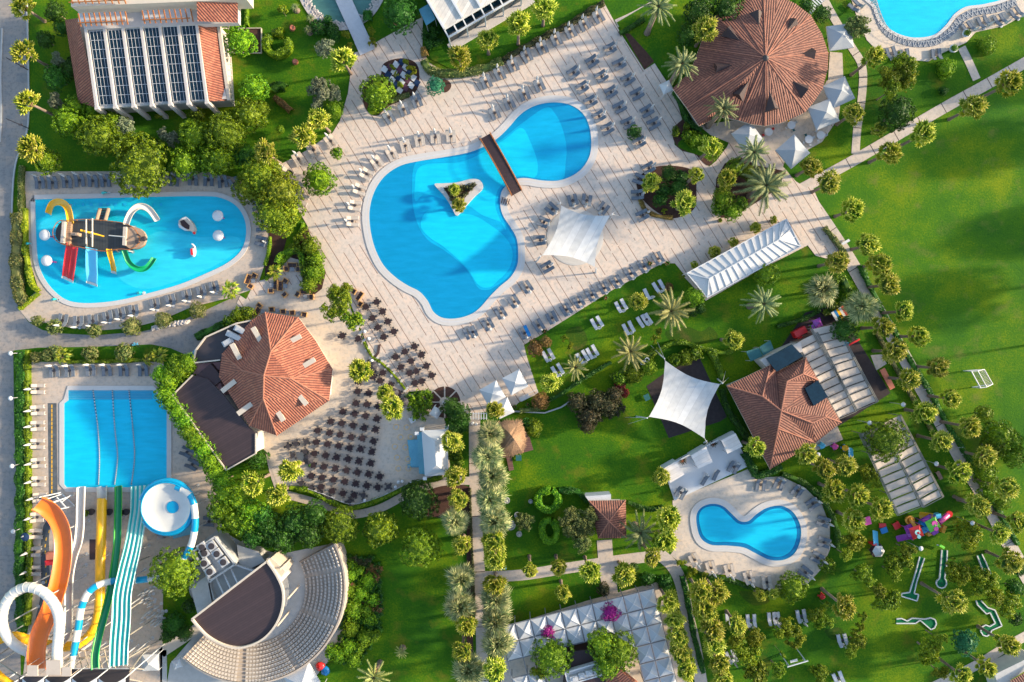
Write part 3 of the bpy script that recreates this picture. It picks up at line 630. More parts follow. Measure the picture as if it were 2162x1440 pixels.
# main pool furniture: bridge, island
t=thing('footbridge','arched dark brown timber footbridge over the large curvy pool','bridge',W(1061,350))
a=W(1024,288,.5); b=W(1091,408,.5); d=(b-a).normalized(); s=Vector((d.y,-d.x,0)); L_=(b-a).length; arc=[a+d*L_*k/16+Vector((0,0,.0+.85*math.sin(PI*k/16))) for k in range(17)]
mb=MB()
for k in range(46):
    u=(k+.5)/46; p=a+d*L_*u+Vector((0,0,.85*math.sin(PI*u))); mb.beam(p-s*.85,p+s*.85,L_/46*.97,.06)
mb.obj('planks',M['brown'],t)
mb=MB()
for sg in (-1,1):
    mb.pipe([p+s*sg*.92+Vector((0,0,.95)) for p in arc],.05,6); mb.pipe([p+s*sg*.92+Vector((0,0,.1)) for p in arc],.08,6)
    for p in arc: mb.tube(p+s*sg*.92,p+s*sg*.92+Vector((0,0,.95)),.035)
mb.obj('railing',M['timber'],t)
st=MB(); q=W(1072,427,.3)
for k in range(4): st.beam(q+Vector((-.35*k,.12*k-.5,0)),q+Vector((-.35*k+.3,.12*k+.5,0)),.12,.12)
tag(st.obj('wooden_pool_steps',M['brown']),'small dark slatted wooden steps at the foot of the bridge','steps')
isl=[(918,388),(935,387),(965,385),(992,378),(1010,379),(1019,388),(1018,400),(1005,412),(990,428),(975,445),(967,454),(962,454),(957,445),(948,428),(935,410),(922,396)]
t=thing('island_planter','white triangular island planter standing in the large pool','planter',W(968,410)); P=PC(isl,.5,3)
mb=MB(); I=PX([(936,396),(970,394),(1008,389),(990,406),(972,432),(965,444),(954,424)],.5); mb.prism([(p.x,p.y) for p in P],.09,.5); mb.obj('wall',M['coping'],t)
mb=MB(); mb.prism([(p.x,p.y) for p in I],.5,.53); mb.obj('soil',M['soil'],t)
patch([(938,398),(1005,391),(985,412),(966,440)],1.0,'brownl','brownish low planting inside the white island planter in the pool','shrub_bed','shrubs')
fan_palm(959,400,'small fan palm at the top end of the pool island',13,2.2); fan_palm(968,432,'small fan palm at the lower tip of the pool island',17,2.4)
# lane ropes
for i,(x0,x1,x2,x3) in enumerate(((196,206,210,208),(237,242,248,242),(272,280,284,277))):
    c=curve([W(x,y,.2) for x,y in ((x0,822),(x1,900),(x2,965),(x3,1024))],False,26); mb=MB()
    for k in range(0,len(c)-1):
        mb.mi=k%2; mb.tube(c[k],c[k].lerp(c[k+1],.8),.08,.08,6)
    tag(mb.obj('lane_rope',[M['white'],M['dark']]),'dark and white floating lane rope, %s in the lap pool'%('leftmost','middle one','rightmost')[i],'lane rope','lane ropes across the lap pool')
# railing of the upper pool
c=curve([W(x,y,0) for x,y in ((1840,-10),(1852,30),(1868,62),(1895,82),(1935,92),(1975,88),(2008,66),(2030,40),(2060,26),(2100,20),(2145,4))],False,6)
ln=[0]; [ln.append(ln[-1]+(c[i]-c[i-1]).length) for i in range(1,len(c))]
def along(c,ln,q):
    for i in range(1,len(c)):
        if ln[i]>=q: return c[i-1].lerp(c[i],(q-ln[i-1])/(ln[i]-ln[i-1]))
    return c[-1]
t=thing('pool_railing','zigzag grey grating and rail round the upper right pool','railing',c[20]); n=int(ln[-1]/.42); mb=MB(); m2=MB()
m2.sweep(c,[(-.62,.06),(-.62,.10),(.62,.10),(.62,.06)])
for k in range(n):
    p,q=along(c,ln,k*.42),along(c,ln,(k+1)*.42); d=(q-p).normalized(); s=Vector((d.y,-d.x,0))*.6*(1 if k%2 else -1)
    mb.beam(p+s+Vector((0,0,.13)),q-s+Vector((0,0,.13)),.07,.06)
m2.obj('grating',M['grey'],t); mb.obj('lattice',M['steel'],t)
mb=MB(); mb.pipe([p+Vector((0,0,.9)) for p in c],.03,5); [mb.tube(c[i],c[i]+Vector((0,0,.9)),.025,n=5) for i in range(0,len(c),3)]; mb.obj('rail',M['steel'],t)
# ---------------------------------------------------------------- sun loungers, parasols, tables, chairs
def lounger_mesh(c,f):
    mb=MB()   # local: feet at -x, head at +x
    mb.box(-.28,0,.30,1.3,.58,.05); fr=mb.mesh('frame',f)
    mb=MB(); mb.box(-.3,0,.375,1.22,.56,.09); mb.box(-.3,.2,.425,1.2,.03,.02); mb.box(-.3,-.2,.425,1.2,.03,.02); seat=mb.mesh('mattress',c)
    mb=MB(); b=mb.add([(.32,-.28,.34),(.32,.28,.34),(.95,.27,.72),(.95,-.27,.72),(.29,-.28,.43),(.29,.28,.43),(.92,.27,.81),(.92,-.27,.81)])
    for q in ((3,2,1,0),(4,5,6,7),(0,1,5,4),(1,2,6,5),(2,3,7,6),(3,0,4,7)): mb.face([b+i for i in q])
    mb.box(.93,0,.81,.16,.44,.1); back=mb.mesh('backrest',c)
    mb=MB(); mb.box(0,0,.14,.06,.06,.28); leg=mb.mesh('leg',f)
    return fr,seat,back,leg
LG={'grey':lounger_mesh(M['greyc'],M['grey']),'white':lounger_mesh(M['lightgrey'],M['white']),'cream':lounger_mesh(M['beige'],M['lightgrey']),'blue':lounger_mesh(M['kidblue'],M['grey'])}
def lounger(p,a,label,kind,group):
    t=thing('sun_lounger',label,'sun lounger',(p.x,p.y,p.z),a,group); m=LG[kind]
    put('frame',m[0],t); put('mattress',m[1],t); put('backrest',m[2],t)
    for x,y in ((-.85,.22),(-.85,-.22),(.3,.22),(.3,-.22)): put('leg',m[3],t,(x,y,0))
    return t
mb=MB(); mb.tube((0,0,0),(0,0,2.5),.03,.03,7); POLE=mb.mesh('pole',M['white'],smooth=True)
mb=MB(); mb.lathe([(.06,.95),(.17,1.05),(.19,1.5),(.13,2.0),(.05,2.45),(.02,2.6)],8)
for k in range(5): a=k*1.256; mb.poly([(.1*math.cos(a),.1*math.sin(a),2.3),(.24*math.cos(a+.3),.24*math.sin(a+.3),1.1),(.14*math.cos(a+.7),.14*math.sin(a+.7),1.0)])
FOLD=mb.mesh('folded_canopy',M['canvas'])
mb=MB(); mb.lathe([(.27,0),(.27,.06),(.08,.09),(.05,.3)],12); PBASE=mb.mesh('base',M['lightgrey'])
def parasol(p,label,group=None):
    t=thing('folded_parasol',label,'parasol',(p.x,p.y,p.z),random.uniform(0,6),group); put('pole',POLE,t); put('folded_canopy',FOLD,t); put('base',PBASE,t); return t
mb=MB(); mb.lathe([(.24,.40),(.24,.44)],10); STOP=mb.mesh('table_top',M['dark']); mb=MB(); mb.lathe([(.15,0),(.03,.05),(.03,.40)],8); SLEG=mb.mesh('leg',M['grey'])
def side_table(p,label,group=None):
    t=thing('side_table',label,'side table',(p.x,p.y,p.z),0,group); put('table_top',STOP,t); put('leg',SLEG,t); return t
def lrow(lst,where,z=.06,kind='grey',gap=.47):
    """lst: (x,y,head direction in degrees,[n loungers],[parasol]) pairs; words for the place"""
    P,side=order(lst); N=len(P)
    for i,q in enumerate(P):
        x,y,a=q[:3]; n=q[3] if len(q)>3 else 2; pr=q[4] if len(q)>4 else 1
        c=W(x,y,.4+z); c.z=z; ar=R(a)+random.uniform(-.05,.05); d=Vector((math.cos(ar),math.sin(ar),0)); s=Vector((-d.y,d.x,0))
        o=('%s pair'%ORD[i] if n>1 else '%s spot'%ORD[i]) if N>1 else ('pair' if n>1 else 'spot')
        frm=' from %s'%side if N>1 else ''
        ks=[0] if n==1 else ([-1,1] if n==2 else [-1.7,-.1,1.1] if n==3 else [0])
        nm={1:[''],2:['',''],3:['','middle ','']}[n]
        for j,k in enumerate(ks):
            off=s*k*gap*(1.12); wp=off
            if n==1: w1='single'
            else:
                ax='x' if abs(s.x)>abs(s.y) else 'y'; v=(wp.x if ax=='x' else wp.y)
                rel=sorted(ks,key=lambda kk:(s.x if ax=='x' else s.y)*kk); idx=rel.index(k)
                w1=(['left','right'] if n==2 else ['left','middle','right'])[idx] if ax=='x' else (['lower','upper'] if n==2 else ['lower','middle','upper'])[idx]
            kk=q[5] if len(q)>5 and j==len(ks)-1 else kind
            lounger(c+off+d*random.uniform(-.07,.07),ar+random.uniform(-.05,.05),'%s %s lounger of %s%s, %s'%(w1,kk,o,frm,where),kk,'sun loungers '+where)
        if n>1: side_table(c+s*(.5*gap if n==3 else 0)+d*.1,'side table between loungers of %s%s, %s'%(o,frm,where),'side tables between the loungers')
        if pr:
            parasol(c+d*.95+s*(.5*gap if n==3 else (0 if n>1 else .55)),'folded white parasol at %s%s, %s'%(o,frm,where),'folded parasols by the loungers')
lrow(tl(860,0,[(1615,145,115),(1497,210,115),(1380,272,115),(1258,335,115),(1140,405,115),(1010,475,115),(895,555,112),(780,625,115),(667,695,113)]),'along upper deck hedge')
lrow(tl(860,0,[(1115,725,112),(990,800,112),(862,875,112),(740,960,112)]),'above pool, right of bridge')
lrow([(952,289,95),(919,291,95),(886,297,98),(856,309,104),(828,325,118),(797,344,125),(775,368,152),(760,400,160),(750,434,170),(745,467,178)],'round pool upper-left curve',kind='cream')
lrow([(699,299,122),(662,318,120),(631,337,118),(605,362,125)],'along lawn edge, upper left',kind='cream')
lrow([(607,368,155),(627,393,155),(639,420,155)],'between conifers and round tree',kind='cream')
lrow([(853,232,115),(822,249,118),(880,215,115)],'below checkered bed')
lrow([(1210,154,28),(1229,185,28),(1246,215,28),(1264,246,28),(1282,272,28)],'first column right of pool')
lrow([(1250,130,28),(1269,162,28),(1289,195,28),(1307,227,28),(1325,260,28),(1349,301,28)],'second column right of pool')
lrow([(1288,103,28),(1307,136,28),(1325,168,28),(1344,199,28),(1365,235,28),(1380,261,28)],'third column right of pool')
lrow([(1369,355,28)],'above palm bed')
lrow([(1209,422,-80),(1239,422,-100),(1274,439,-125)],'above the white sail tent')
lrow([(1165,441,-40),(1147,469,-22),(1139,507,4),(1155,564,32)],'left of the white sail tent')
lrow([(1112,606,-58),(1085,636,-60),(1057,660,-60),(1030,684,-62),(995,701,-66,3)],'round pool lower curve')
lrow([(1107,702,-60,2,1,'blue'),(1136,686,-60),(1165,670,-60),(1195,653,-60),(1222,637,-60),(1249,622,-60),(1275,607,-60),(1302,594,-60),(1331,577,-60),(1359,562,-60),(1389,545,-60)],'along lower deck edge')
lrow([(1350,378,-25,2,0),(1345,411,3),(1356,455,28)],'left of palm bed')
lrow([(1391,604,-62),(1311,645,-62),(1327,692,-62),(1362,675,-62,3),(1365,620,-62,1),(1260,681,-62),(1157,749,-62),(1177,781,-62),(1230,754,-62),(1250,742,-62)],'on lawn below deck',.0,'white')
lrow([(84,386,92),(111,387,92),(141,385,92),(168,382,92),(196,383,92),(222,383,92),(367,381,90),(407,380,90)],'above kids pool')
lrow([(440,381,90,2,0),(470,384,98,2,0),(496,389,112,2,0),(513,398,125,1,0),(533,424,140,1,0)],'upper right of kids pool')
lrow([(546,445,20),(553,478,2),(551,509,-15)],'right of kids pool')
lrow([(132,675,-100),(165,679,-92),(196,676,-88),(227,669,-82),(254,662,-78),(282,655,-78),(327,642,-75),(360,634,-75),(394,624,-75),(425,615,-75),(452,606,-75)],'below kids pool')
lrow([(114,784,92),(147,784,92),(191,782,92),(225,782,92),(261,782,92),(302,782,92)],'above lap pool')
lrow([(81,821,180),(81,866,180),(81,899,180),(81,937,180),(82,977,180),(82,1016,180),(86,1051,180)],'left of lap pool',kind='cream')
lrow([(80,1092,180),(76,1127,180),(74,1165,180),(73,1205,180)],'left of orange slide',kind='cream')
lrow([(396,955,150,2,0),(407,981,150,2,0),(440,1101,0,2,0)],'right of lap pool')
lrow([(1466,1181,-65),(1501,1198,-72),(1540,1204,-76),(1581,1219,-75),(1619,1228,-82)],'below small pool',kind='cream')
lrow([(1700,1208,-40),(1725,1177,-25),(1739,1145,-10),(1737,1101,-15)],'right of small pool')
lrow([(1606,1025,85,2,0),(1645,1022,70),(1683,1038,55),(1715,1064,38)],'above small pool')
lrow([(1430,1101,178,2,0),(1429,1141,178,2,0)],'left of small pool',kind='cream')
lrow([(1549,987,65),(1511,1004,62,1,0),(1488,1014,62,1,1),(1437,1041,62)],'on white platform',.35)
lrow([(1586,1309,-85),(1636,1305,-86,3),(1692,1300,-78),(1536,1308,-85,1,0),(1544,1386,-68)],'on lawn below small pool',.0,'white')
lrow([(1779,1351,-75),(1770,1431,-70)],'on shaded lawn at lower right',.0,'white')
lrow([(2044,58,-55),(2076,46,-65),(2111,42,-60),(2146,28,-55)],'right of upper corner pool')
lrow([(1977,114,-85,2,0),(1882,111,-72),(1910,115,-80,2,0),(1806,12,-45)],'below upper corner pool')
# dining furniture
def chair_mesh(c):
    mb=MB(); mb.box(0,0,.44,.34,.35,.05); mb.box(.17,0,.62,.035,.36,.3)
    s=mb.mesh('chair',c); mb=MB()
    for x in (-.18,.18):
        for y in (-.18,.18): mb.box(x,y,.21,.035,.035,.42)
    return s,mb.mesh('legs',c)
CH={'dark':chair_mesh(M['chairg']),'white':chair_mesh(M['white']),'teal':chair_mesh(M['teal']),'yellow':chair_mesh(M['yellow']),'red':chair_mesh(M['red'])}
mb=MB(); mb.box(0,0,.735,.86,.86,.03); mb.box(0,0,.70,.7,.7,.04); TT=mb.mesh('table_top',M['tabledark']); mb=MB(); mb.box(0,0,.03,.5,.5,.04); mb.tube((0,0,.05),(0,0,.68),.05); TL=mb.mesh('pedestal',M['dark'])
mb=MB(); mb.lathe([(.36,.70),(.38,.74)],16); TR_=mb.mesh('table_top',M['dark']); mb=MB(); mb.lathe([(.62,.70),(.66,.74)],20); TW=mb.mesh('table_top',M['white'])
nch=[0]; extra=MB()
def chair(p,a,kind,label,group):
    if kind=='dark' and nch[0]>=296:
        for sx,sy,sz,cx,cz in ((.34,.35,.05,0,.44),(.035,.36,.3,.17,.62)): extra.box(p.x+cx*math.cos(a),p.y+cx*math.sin(a),p.z+cz,sx,sy,sz,a)
        for u,v in ((-.18,-.18),(.18,-.18),(.18,.18),(-.18,.18)): extra.box(p.x+u*math.cos(a)-v*math.sin(a),p.y+u*math.sin(a)+v*math.cos(a),p.z+.21,.035,.035,.42,a)
        return
    if kind=='dark': nch[0]+=1
    t=thing('chair',label,'chair',(p.x,p.y,p.z),a,group); put('seat',CH[kind][0],t); put('legs',CH[kind][1],t)
def dtable(x,y,rot,tlabel,short,z=.075,shape='sq',chairs='dark',n=4):
    c=W(x,y,.75+z); c.z=z; a=R(rot)
    t=thing('dining_table',tlabel,'table',tuple(c),a,'dining tables on the terrace')
    put('table_top',{'sq':TT,'round':TR_,'white':TW}[shape],t); put('pedestal',TL,t)
    for k in range(n):
        b=a+k*2*PI/n+random.uniform(-.12,.12); d=Vector((math.cos(b),math.sin(b),0)); r=(.54 if shape!='white' else .85)+random.uniform(-.05,.08)
        kk=chairs if isinstance(chairs,str) else chairs[k%len(chairs)]
        g=math.degrees(b)%360; w=('right','upper right','upper','upper left','left','lower left','lower','lower right')[int((g+22.5)//45)%8]
        chair(c+d*r,b+random.uniform(-.2,.2),kk,'%s chair on %s side of %s'%(kk,w,short),'chairs at the dining tables')
rows=[('terrace row one',tl(430,720,[(1300,425),(1393,440)])),
('terrace row two',tl(430,720,[(1285,525),(1378,535),(1472,552)])),
('terrace row three',tl(430,720,[(1175,597),(1275,615),(1367,633),(1462,657)])),
('terrace row four',tl(430,720,[(1072,680),(1165,695),(1260,713),(1355,735),(1450,748)])),
('terrace row five',tl(430,720,[(962,757),(1062,775),(1152,790),(1245,812),(1340,822),(1435,847)])),
('terrace row six',tl(430,720,[(950,855),(1045,870),(1140,885),(1232,903),(1325,913),(1420,935)])),
('terrace row seven',tl(430,720,[(935,950),(1030,967),(1122,983),(1218,998),(1310,1015),(1410,1033)])),
('terrace row eight',tl(430,720,[(922,1047),(1015,1063),(1110,1077),(1205,1093),(1298,1110),(1393,1125),(1485,1145)])),
('terrace row nine',tl(430,720,[(907,1140),(1000,1155),(1095,1172),(1190,1188),(1283,1205),(1378,1222),(1470,1237)])),
('terrace bottom row',tl(430,720,[(990,1232),(1085,1265),(1175,1287),(1268,1302)])),
('striped deck group',tl(860,720,[(60,45),(120,115),(30,170),(160,210),(75,255),(205,290),(120,340),(65,355)])),
('left deck group',tl(430,720,[(1700,90),(1620,135),(1665,220),(1740,270)])),
('palm group',tl(430,720,[(1512,268),(1430,300),(1490,335),(1420,262),(1310,343),(1580,370),(1645,440)])),
('yellow tree group',tl(430,360,[(1170,1395),(1305,1420)])),
('upper deck group',tl(430,360,[(1460,1110),(1510,1190),(1425,1245),(1555,1275),(1470,1325),(1605,1360),(1520,1405),(1370,1150)]))]
for rn,lst in rows:
    P,side=order(lst)
    for i,q in enumerate(P):
        wh='table %s from %s in %s'%(ORD[i],side,rn)
        wh='%s table from %s in %s'%(ORD[i],side,rn)
        dtable(q[0],q[1],random.uniform(8,32),'square dark brown '+wh,wh)
P,side=order(tl(430,720,[(710,890),(778,868),(862,852),(855,935),(750,968),(822,1200),(905,1240),(975,1280),(1055,1325),(1345,1305),(1230,1355),(1560,1230),(1400,195),(1685,500)]))
for i,q in enumerate(P): dtable(q[0],q[1],random.uniform(0,90),'round dark teal terrace table, %s from the left'%ORD[i],'%s round teal table from left'%ORD[i],shape='round')
if extra.f: tag(extra.obj('chairs',M['chairg']),'remaining dark chairs round the tables beside the striped deck','chairs',None,'stuff')
for x,y,ch,wd in ((1671,264,('white','yellow','white','teal'),'topmost'),(1623,278,('red','dark'),'leftmost'),(1708,294,('white','teal','white'),'lowest'),(1580,277,('teal','white'),'beside the palm')):
    dtable(x,y,30,'round white table below the round roof, %s'%wd,'white table below round roof, %s'%wd,.085,'white',ch)
dtable(1733,5+280,10,'round white table below the lower right grey parasol','white table under lower grey parasol',.085,'white','white',3)
# wicker lounge furniture
def wicker(x,y,a,n,label,z=.075):
    c=W(x,y,.45); c.z=z; t=thing('wicker_sofa' if n>1 else 'wicker_armchair',label,'sofa' if n>1 else 'armchair',tuple(c),R(a)); L_=.72*n
    mb=MB(); mb.box(0,0,.2,.72,L_,.3); mb.box(.33,0,.45,.12,L_+.16,.5); mb.box(0,L_/2+.04,.34,.74,.1,.4); mb.box(0,-L_/2-.04,.34,.74,.1,.4); put('frame',mb.mesh('frame',M['timberw']),t)
    mb=MB()
    for k in range(n): mb.box(-.04,(k-(n-1)/2)*.72,.40,.56,.64,.12)
    put('cushion',mb.mesh('cushion',M['brown']),t)
M['timberw']=plain('wicker',(.42,.24,.10),.8,.2,6,bs=.4)
def gtable(x,y,a,label,z=.075):
    c=W(x,y,.4); t=thing('coffee_table',label,'coffee table',(c.x,c.y,z),R(a)); mb=MB(); mb.box(0,0,.38,.66,.66,.03); put('table_top',mb.mesh('table_top',M['grey']),t)
    mb=MB(); [mb.box(u,v,.18,.05,.05,.36) for u in (-.28,.28) for v in (-.28,.28)]; put('legs',mb.mesh('legs',M['timberw']),t)
F=430;G=360
for i,(x,y,a,n,l) in enumerate(((748,798,90,2,'brown wicker sofa inside the hedge alcove'),(697,830,180,1,'wicker armchair on left of the hedge alcove table'),(800,832,0,1,'wicker armchair on right of the hedge alcove table'),(375,918,160,2,'wicker sofa near the kids pool corner'),(430,885,60,1,'wicker armchair above the sofa near the kids pool'),(395,978,240,1,'wicker armchair below the sofa near the kids pool'),(608,965,0,2,'left one of two back to back wicker sofas'),(645,975,180,2,'right one of two back to back wicker sofas'),(692,930,60,1,'wicker armchair right of the back to back sofas'),(567,1018,-90,1,'wicker armchair below the back to back sofas'),(684,1048,-45,1,'tilted wicker armchair alone in mid terrace, left'),(793,1045,-30,1,'tilted wicker armchair alone in mid terrace, right'),(855,1020,90,2,'wicker sofa below the rounded hedge'),(912,1068,0,1,'wicker armchair right of the sofa below the hedge'),(470,1140,50,1,'wicker armchair at the red roof upper left corner'),(450,1190,150,2,'wicker sofa left of the red roof upper corner'),(575,1172,95,1,'first wicker armchair from left above the red roof'),(672,1190,95,1,'second wicker armchair from left above the red roof'),(748,1200,95,1,'third wicker armchair from left above the red roof'),(850,1215,80,1,'rightmost wicker armchair above the red roof'),(1270,1022,-30,1,'wicker armchair right of the yellow tree, topmost'),(1318,1062,-35,2,'dark wicker sofa right of the yellow tree'),(1325,1130,-30,1,'wicker armchair right of the yellow tree, lowest'))):
    wicker(F+x/4,G+y/4,a,n,l)
for x,y,l in ((748,835,'dark coffee table inside the hedge alcove'),(418,932,'grey glass coffee table near the kids pool'),(575,968,'grey coffee table left of the back to back sofas'),(690,975,'grey coffee table right of the back to back sofas'),(857,1065,'grey coffee table below the rounded hedge'),(500,1190,'grey coffee table at the red roof corner'),(622,1182,'grey coffee table above the red roof, leftmost'),(712,1200,'grey coffee table above the red roof, middle'),(795,1208,'grey coffee table above the red roof, rightmost')):
    gtable(F+x/4,G+y/4,random.uniform(-8,8),l)
# ---------------------------------------------------------------- buildings
def V(px,py,h): return W(px,py,h)
def walls(pts,h0,h1,inset,mat,t,name='walls'):
    P=PX(pts,h1); P=offset(P,-inset) if inset else P
    mb=MB(); mb.prism([(p.x,p.y) for p in P],h0,h1); return mb.obj(name,M[mat],t)
def roofthick(mb,eave,h,d=.22):   # fascia below the eaves
    P=PX(eave,h); n=len(P)
    for i in range(n):
        a,b=P[i],P[(i+1)%n]; mb.poly([a,b,b-Vector((0,0,d)),a-Vector((0,0,d))])
    mb.poly([p-Vector((0,0,d)) for p in P])
def ridges(segs,t,r=.12,mat='ridge'):
    mb=MB()
    for a,b in segs: mb.pipe([a,b],r,6)
    mb.obj('ridge_tiles',M[mat],t)
def vent(x,y,h,ang,t,l=2.5,w_=.6):
    c=V(x,y,h); mb=MB(); mb.box(c.x,c.y,c.z,l,w_,.45,R(ang)); mb.box(c.x,c.y,c.z+.26,l+.16,w_+.16,.07,R(ang)); mb.obj('roof_vent',M['cream'],t)
# octagonal restaurant
t=thing('restaurant_building','octagonal building with orange tiled roof and long white roof vents','building',V(575,790,0))
e=4.5; A=[(560,659),(630,670),(667,720),(702,779),(695,846),(585,920),(526,899),(462,795),(469,747),(530,677)]
E=[V(x,y,e) for x,y in A]; P1=V(572,742,8.3);P2=V(557,793,8.6);P3=V(556,842,8);PL=V(511,782,6.9);PR=V(614,799,7.6); PLb=V(511,783,6.9)
mb=MB()
for f in ((E[8],E[9],PL),(E[9],E[0],PL),(E[0],P1,PL),(P1,P2,PL),(E[8],PL,E[7]),(E[7],PL,E[6]),(PL,P3,E[6]),(PL,P2,P3),(E[6],P3,E[5]),(E[5],P3,E[4]),(P3,PR,E[4]),(P3,P2,PR),(E[4],PR,E[3]),(E[3],PR,E[2]),(E[2],PR,P1),(P1,PR,P2),(E[2],P1,E[1]),(E[0],E[1],P1)): mb.roof(*f)
mb.obj('roof',M['tile'],t)
ridges([(P1,P2),(P2,P3),(P2,PL),(P2,PR),(E[0],P1),(E[1],P1),(E[5],P3),(E[6],P3),(E[4],PR),(E[3],PR),(E[8],PL)],t)
mb=MB(); roofthick(mb,A,e-.01); mb.obj('fascia',M['cream'],t)
walls(A,.05,e-.22,1.0,'plaster',t)
for x,y,h,a in ((499,742,6.2,-62),(544,707,6,-60),(620,718,6,28),(650,768,6,31),(637,840,6,-52),(590,873,6,-58),(518,863,6,36),(484,815,5.6,38)): vent(x,y,h,a,t)
t=thing('roof_block','dark flat-roofed kitchen wing joined to the octagonal orange roof','building',V(465,870,0))
B=[(366,834),(408,792),(440,800),(476,838),(527,903),(541,915),(541,957),(479,992)]
mb=MB(); P=PX(B,4.2); mb.prism([(p.x,p.y) for p in offset(P,-.25)],.05,4.1); mb.obj('walls',M['plaster'],t)
mb=MB(); mb.prism([(p.x,p.y) for p in P],4.1,4.3); mb.obj('roof',M['brownroof'],t)
mb=MB(); [mb.beam(P[i]+Vector((0,0,.15)),P[(i+1)%8]+Vector((0,0,.15)),.18,.3) for i in (5,6,7,0)]; mb.obj('parapet',M['cream'],t)
t=thing('service_wing','small service wing with black flat roof and pinkish walled yard','building',V(450,740,0))
mb=MB(); P=PX([(435,712),(500,683),(530,677),(478,742),(466,760),(410,766),(414,740)],4.0); mb.prism([(p.x,p.y) for p in P],.05,4); mb.obj('roof',M['dark'],t)
mb=MB(); [mb.beam(P[i]+Vector((0,0,.1)),P[(i+1)%7]+Vector((0,0,.1)),.22,.4) for i in (0,1,4,5,6)]; mb.obj('parapet',M['cream'],t)
P=PX([(410,768),(466,764),(461,795),(475,836),(440,800),(408,792)],3.2); mb=MB(); mb.prism([(p.x,p.y) for p in P],.05,3.2); mb.obj('lower_roof',plain('pinkroof',(.36,.2,.19),.8),t)
for x,y,a,l in ((500,712,-25,3.4),(482,722,30,1.8),(508,697,-28,2.0)): c=V(x,y,4.4); mb=MB(); mb.box(c.x,c.y,4.3,l,.9,.7,R(a)); mb.box(c.x,c.y,4.75,l*.7,.7,.2,R(a)); mb.obj('roof_machine',M['steel'],t)
mb=MB(); c=V(447,795,3.5); mb.box(c.x,c.y,3.7,3.1,2.8,.9,R(-50)); mb.obj('brown_duct_box',M['brown'],t)
P=PX([(428,720),(440,724),(415,764),(399,750)],2.8); mb=MB(); mb.prism([(p.x,p.y) for p in P],2.7,2.78); t=thing('glass_awning','pale blue glass awning on the path side of the orange roof building','awning',V(420,743,0)); mb.obj('glass_roof',M['bluegl'],t)
mb=MB(); [mb.tube((p.x,p.y,0),(p.x,p.y,2.7),.06) for p in P]; [mb.beam(P[0].lerp(P[3],u)+Vector((0,0,.06)),P[1].lerp(P[2],u)+Vector((0,0,.06)),.06,.06) for u in (0,.25,.5,.75,1)]; mb.obj('frame',M['white'],t)
# round roof restaurant
t=thing('round_restaurant','round building under a wide conical brown tiled roof with dark dormers','building',V(1610,140,0))
e=3.6; C=[(1749,112),(1748,145),(1737,187),(1719,215),(1700,237),(1680,247),(1648,260),(1615,266),(1585,262),(1560,254),(1518,246),(1476,266),(1450,228),(1420,187),(1458,150),(1477,100),(1490,62),(1510,34),(1547,14),(1582,-8),(1612,-16),(1645,-10),(1680,8),(1712,32),(1736,72)]
ap=V(1617,122,7.6); E=[V(x,y,e) for x,y in C]; n=len(E); mb=MB()
for i in range(n): mb.roof(E[i],E[(i+1)%n],ap)
mb.obj('roof',M['tile2'],t); ridges([(E[i],ap) for i in (0,2,4,7,9,12,15,17,18,20,22,23)],t,.09)
mb=MB(); roofthick(mb,C,e-.01); mb.obj('fascia',M['cream'],t)
walls(C,.05,e-.25,1.1,'plaster',t); mb=MB(); mb.lathe([(.5,0),(.35,.25),(.05,.5)],10,(ap.x,ap.y,ap.z-.1)); mb.obj('finial',M['dark'],t)
for x,y in tl(1290,0,[(1240,158),(1520,215),(1660,450),(1600,730),(1350,865),(1100,770),(945,575),(1020,295)]):
    c=V(x,y,5.2); d=(c-ap); d.z=0; dist=d.length; d.normalize(); s=Vector((-d.y,d.x,0)); zz=lambda q:ap.z-(ap.z-e)*q/10.3+.05
    a=ap+d*(dist-1.5); a.z=zz(dist-1.5); b=ap+d*(dist+1.2)+s*1.15; b.z=zz(dist+1.2); g_=ap+d*(dist+1.2)-s*1.15; g_.z=b.z; k=ap+d*(dist+1.2); k.z=a.z+.25
    mb=MB(); mb.poly([a,b,k]); mb.poly([a,k,g_]); mb.poly([b,g_,k]); mb.obj('dormer',M['brown'],t)
# tiled roof house at right
t=thing('tiled_house','orange-brown hipped roof house joined to the canvas pergola','building',V(1655,870,0)); e=3.6; r=5.7
a=V(1535,815,e);b=V(1627,770,e);c=V(1639,785,e);d=V(1702,755,e);f=V(1727,802,e);g_=V(1747,842,e);i_=V(1776,892,e);j=V(1722,935,e);l=V(1626,991,e)
r1=V(1610,837,r-.5);r2=V(1650,867,r+.3);r3=V(1662,805,r);r4=V(1696,789,r-.4);r5=V(1643,905,r);r6=V(1715,893,r-.5);r7=V(1743,880,r-.9);cc=V(1624,850,e+.9)
mb=MB()
for q in ((a,b,r1),(b,c,r1),(c,r2,r1),(c,d,r3),(d,r4,r3),(c,r3,r2),(d,f,r4),(r4,f,r3),(r2,r3,f),(r2,f,g_),(r2,g_,r7),(g_,i_,r7),(r2,r7,r6),(r6,r7,i_),(r6,i_,j),(r2,r6,j),(r2,j,r5),(r5,j,l),(a,r1,r2),(a,r2,r5),(a,r5,l)): mb.roof(*q)
mb.obj('roof',M['tile2'],t); ridges([(a,r1),(b,r1),(r1,r2),(r2,r3),(r3,r4),(d,r4),(r4,f),(r2,r5),(r5,l),(r2,r6),(r6,r7),(r7,i_),(r5,j)],t,.12)
Ec=[(1535,815),(1627,770),(1639,785),(1702,755),(1727,802),(1747,842),(1776,892),(1722,935),(1626,991)]
mb=MB(); roofthick(mb,Ec,e-.01); mb.obj('fascia',M['cream'],t); walls(Ec,.05,e-.25,.8,'plaster',t)
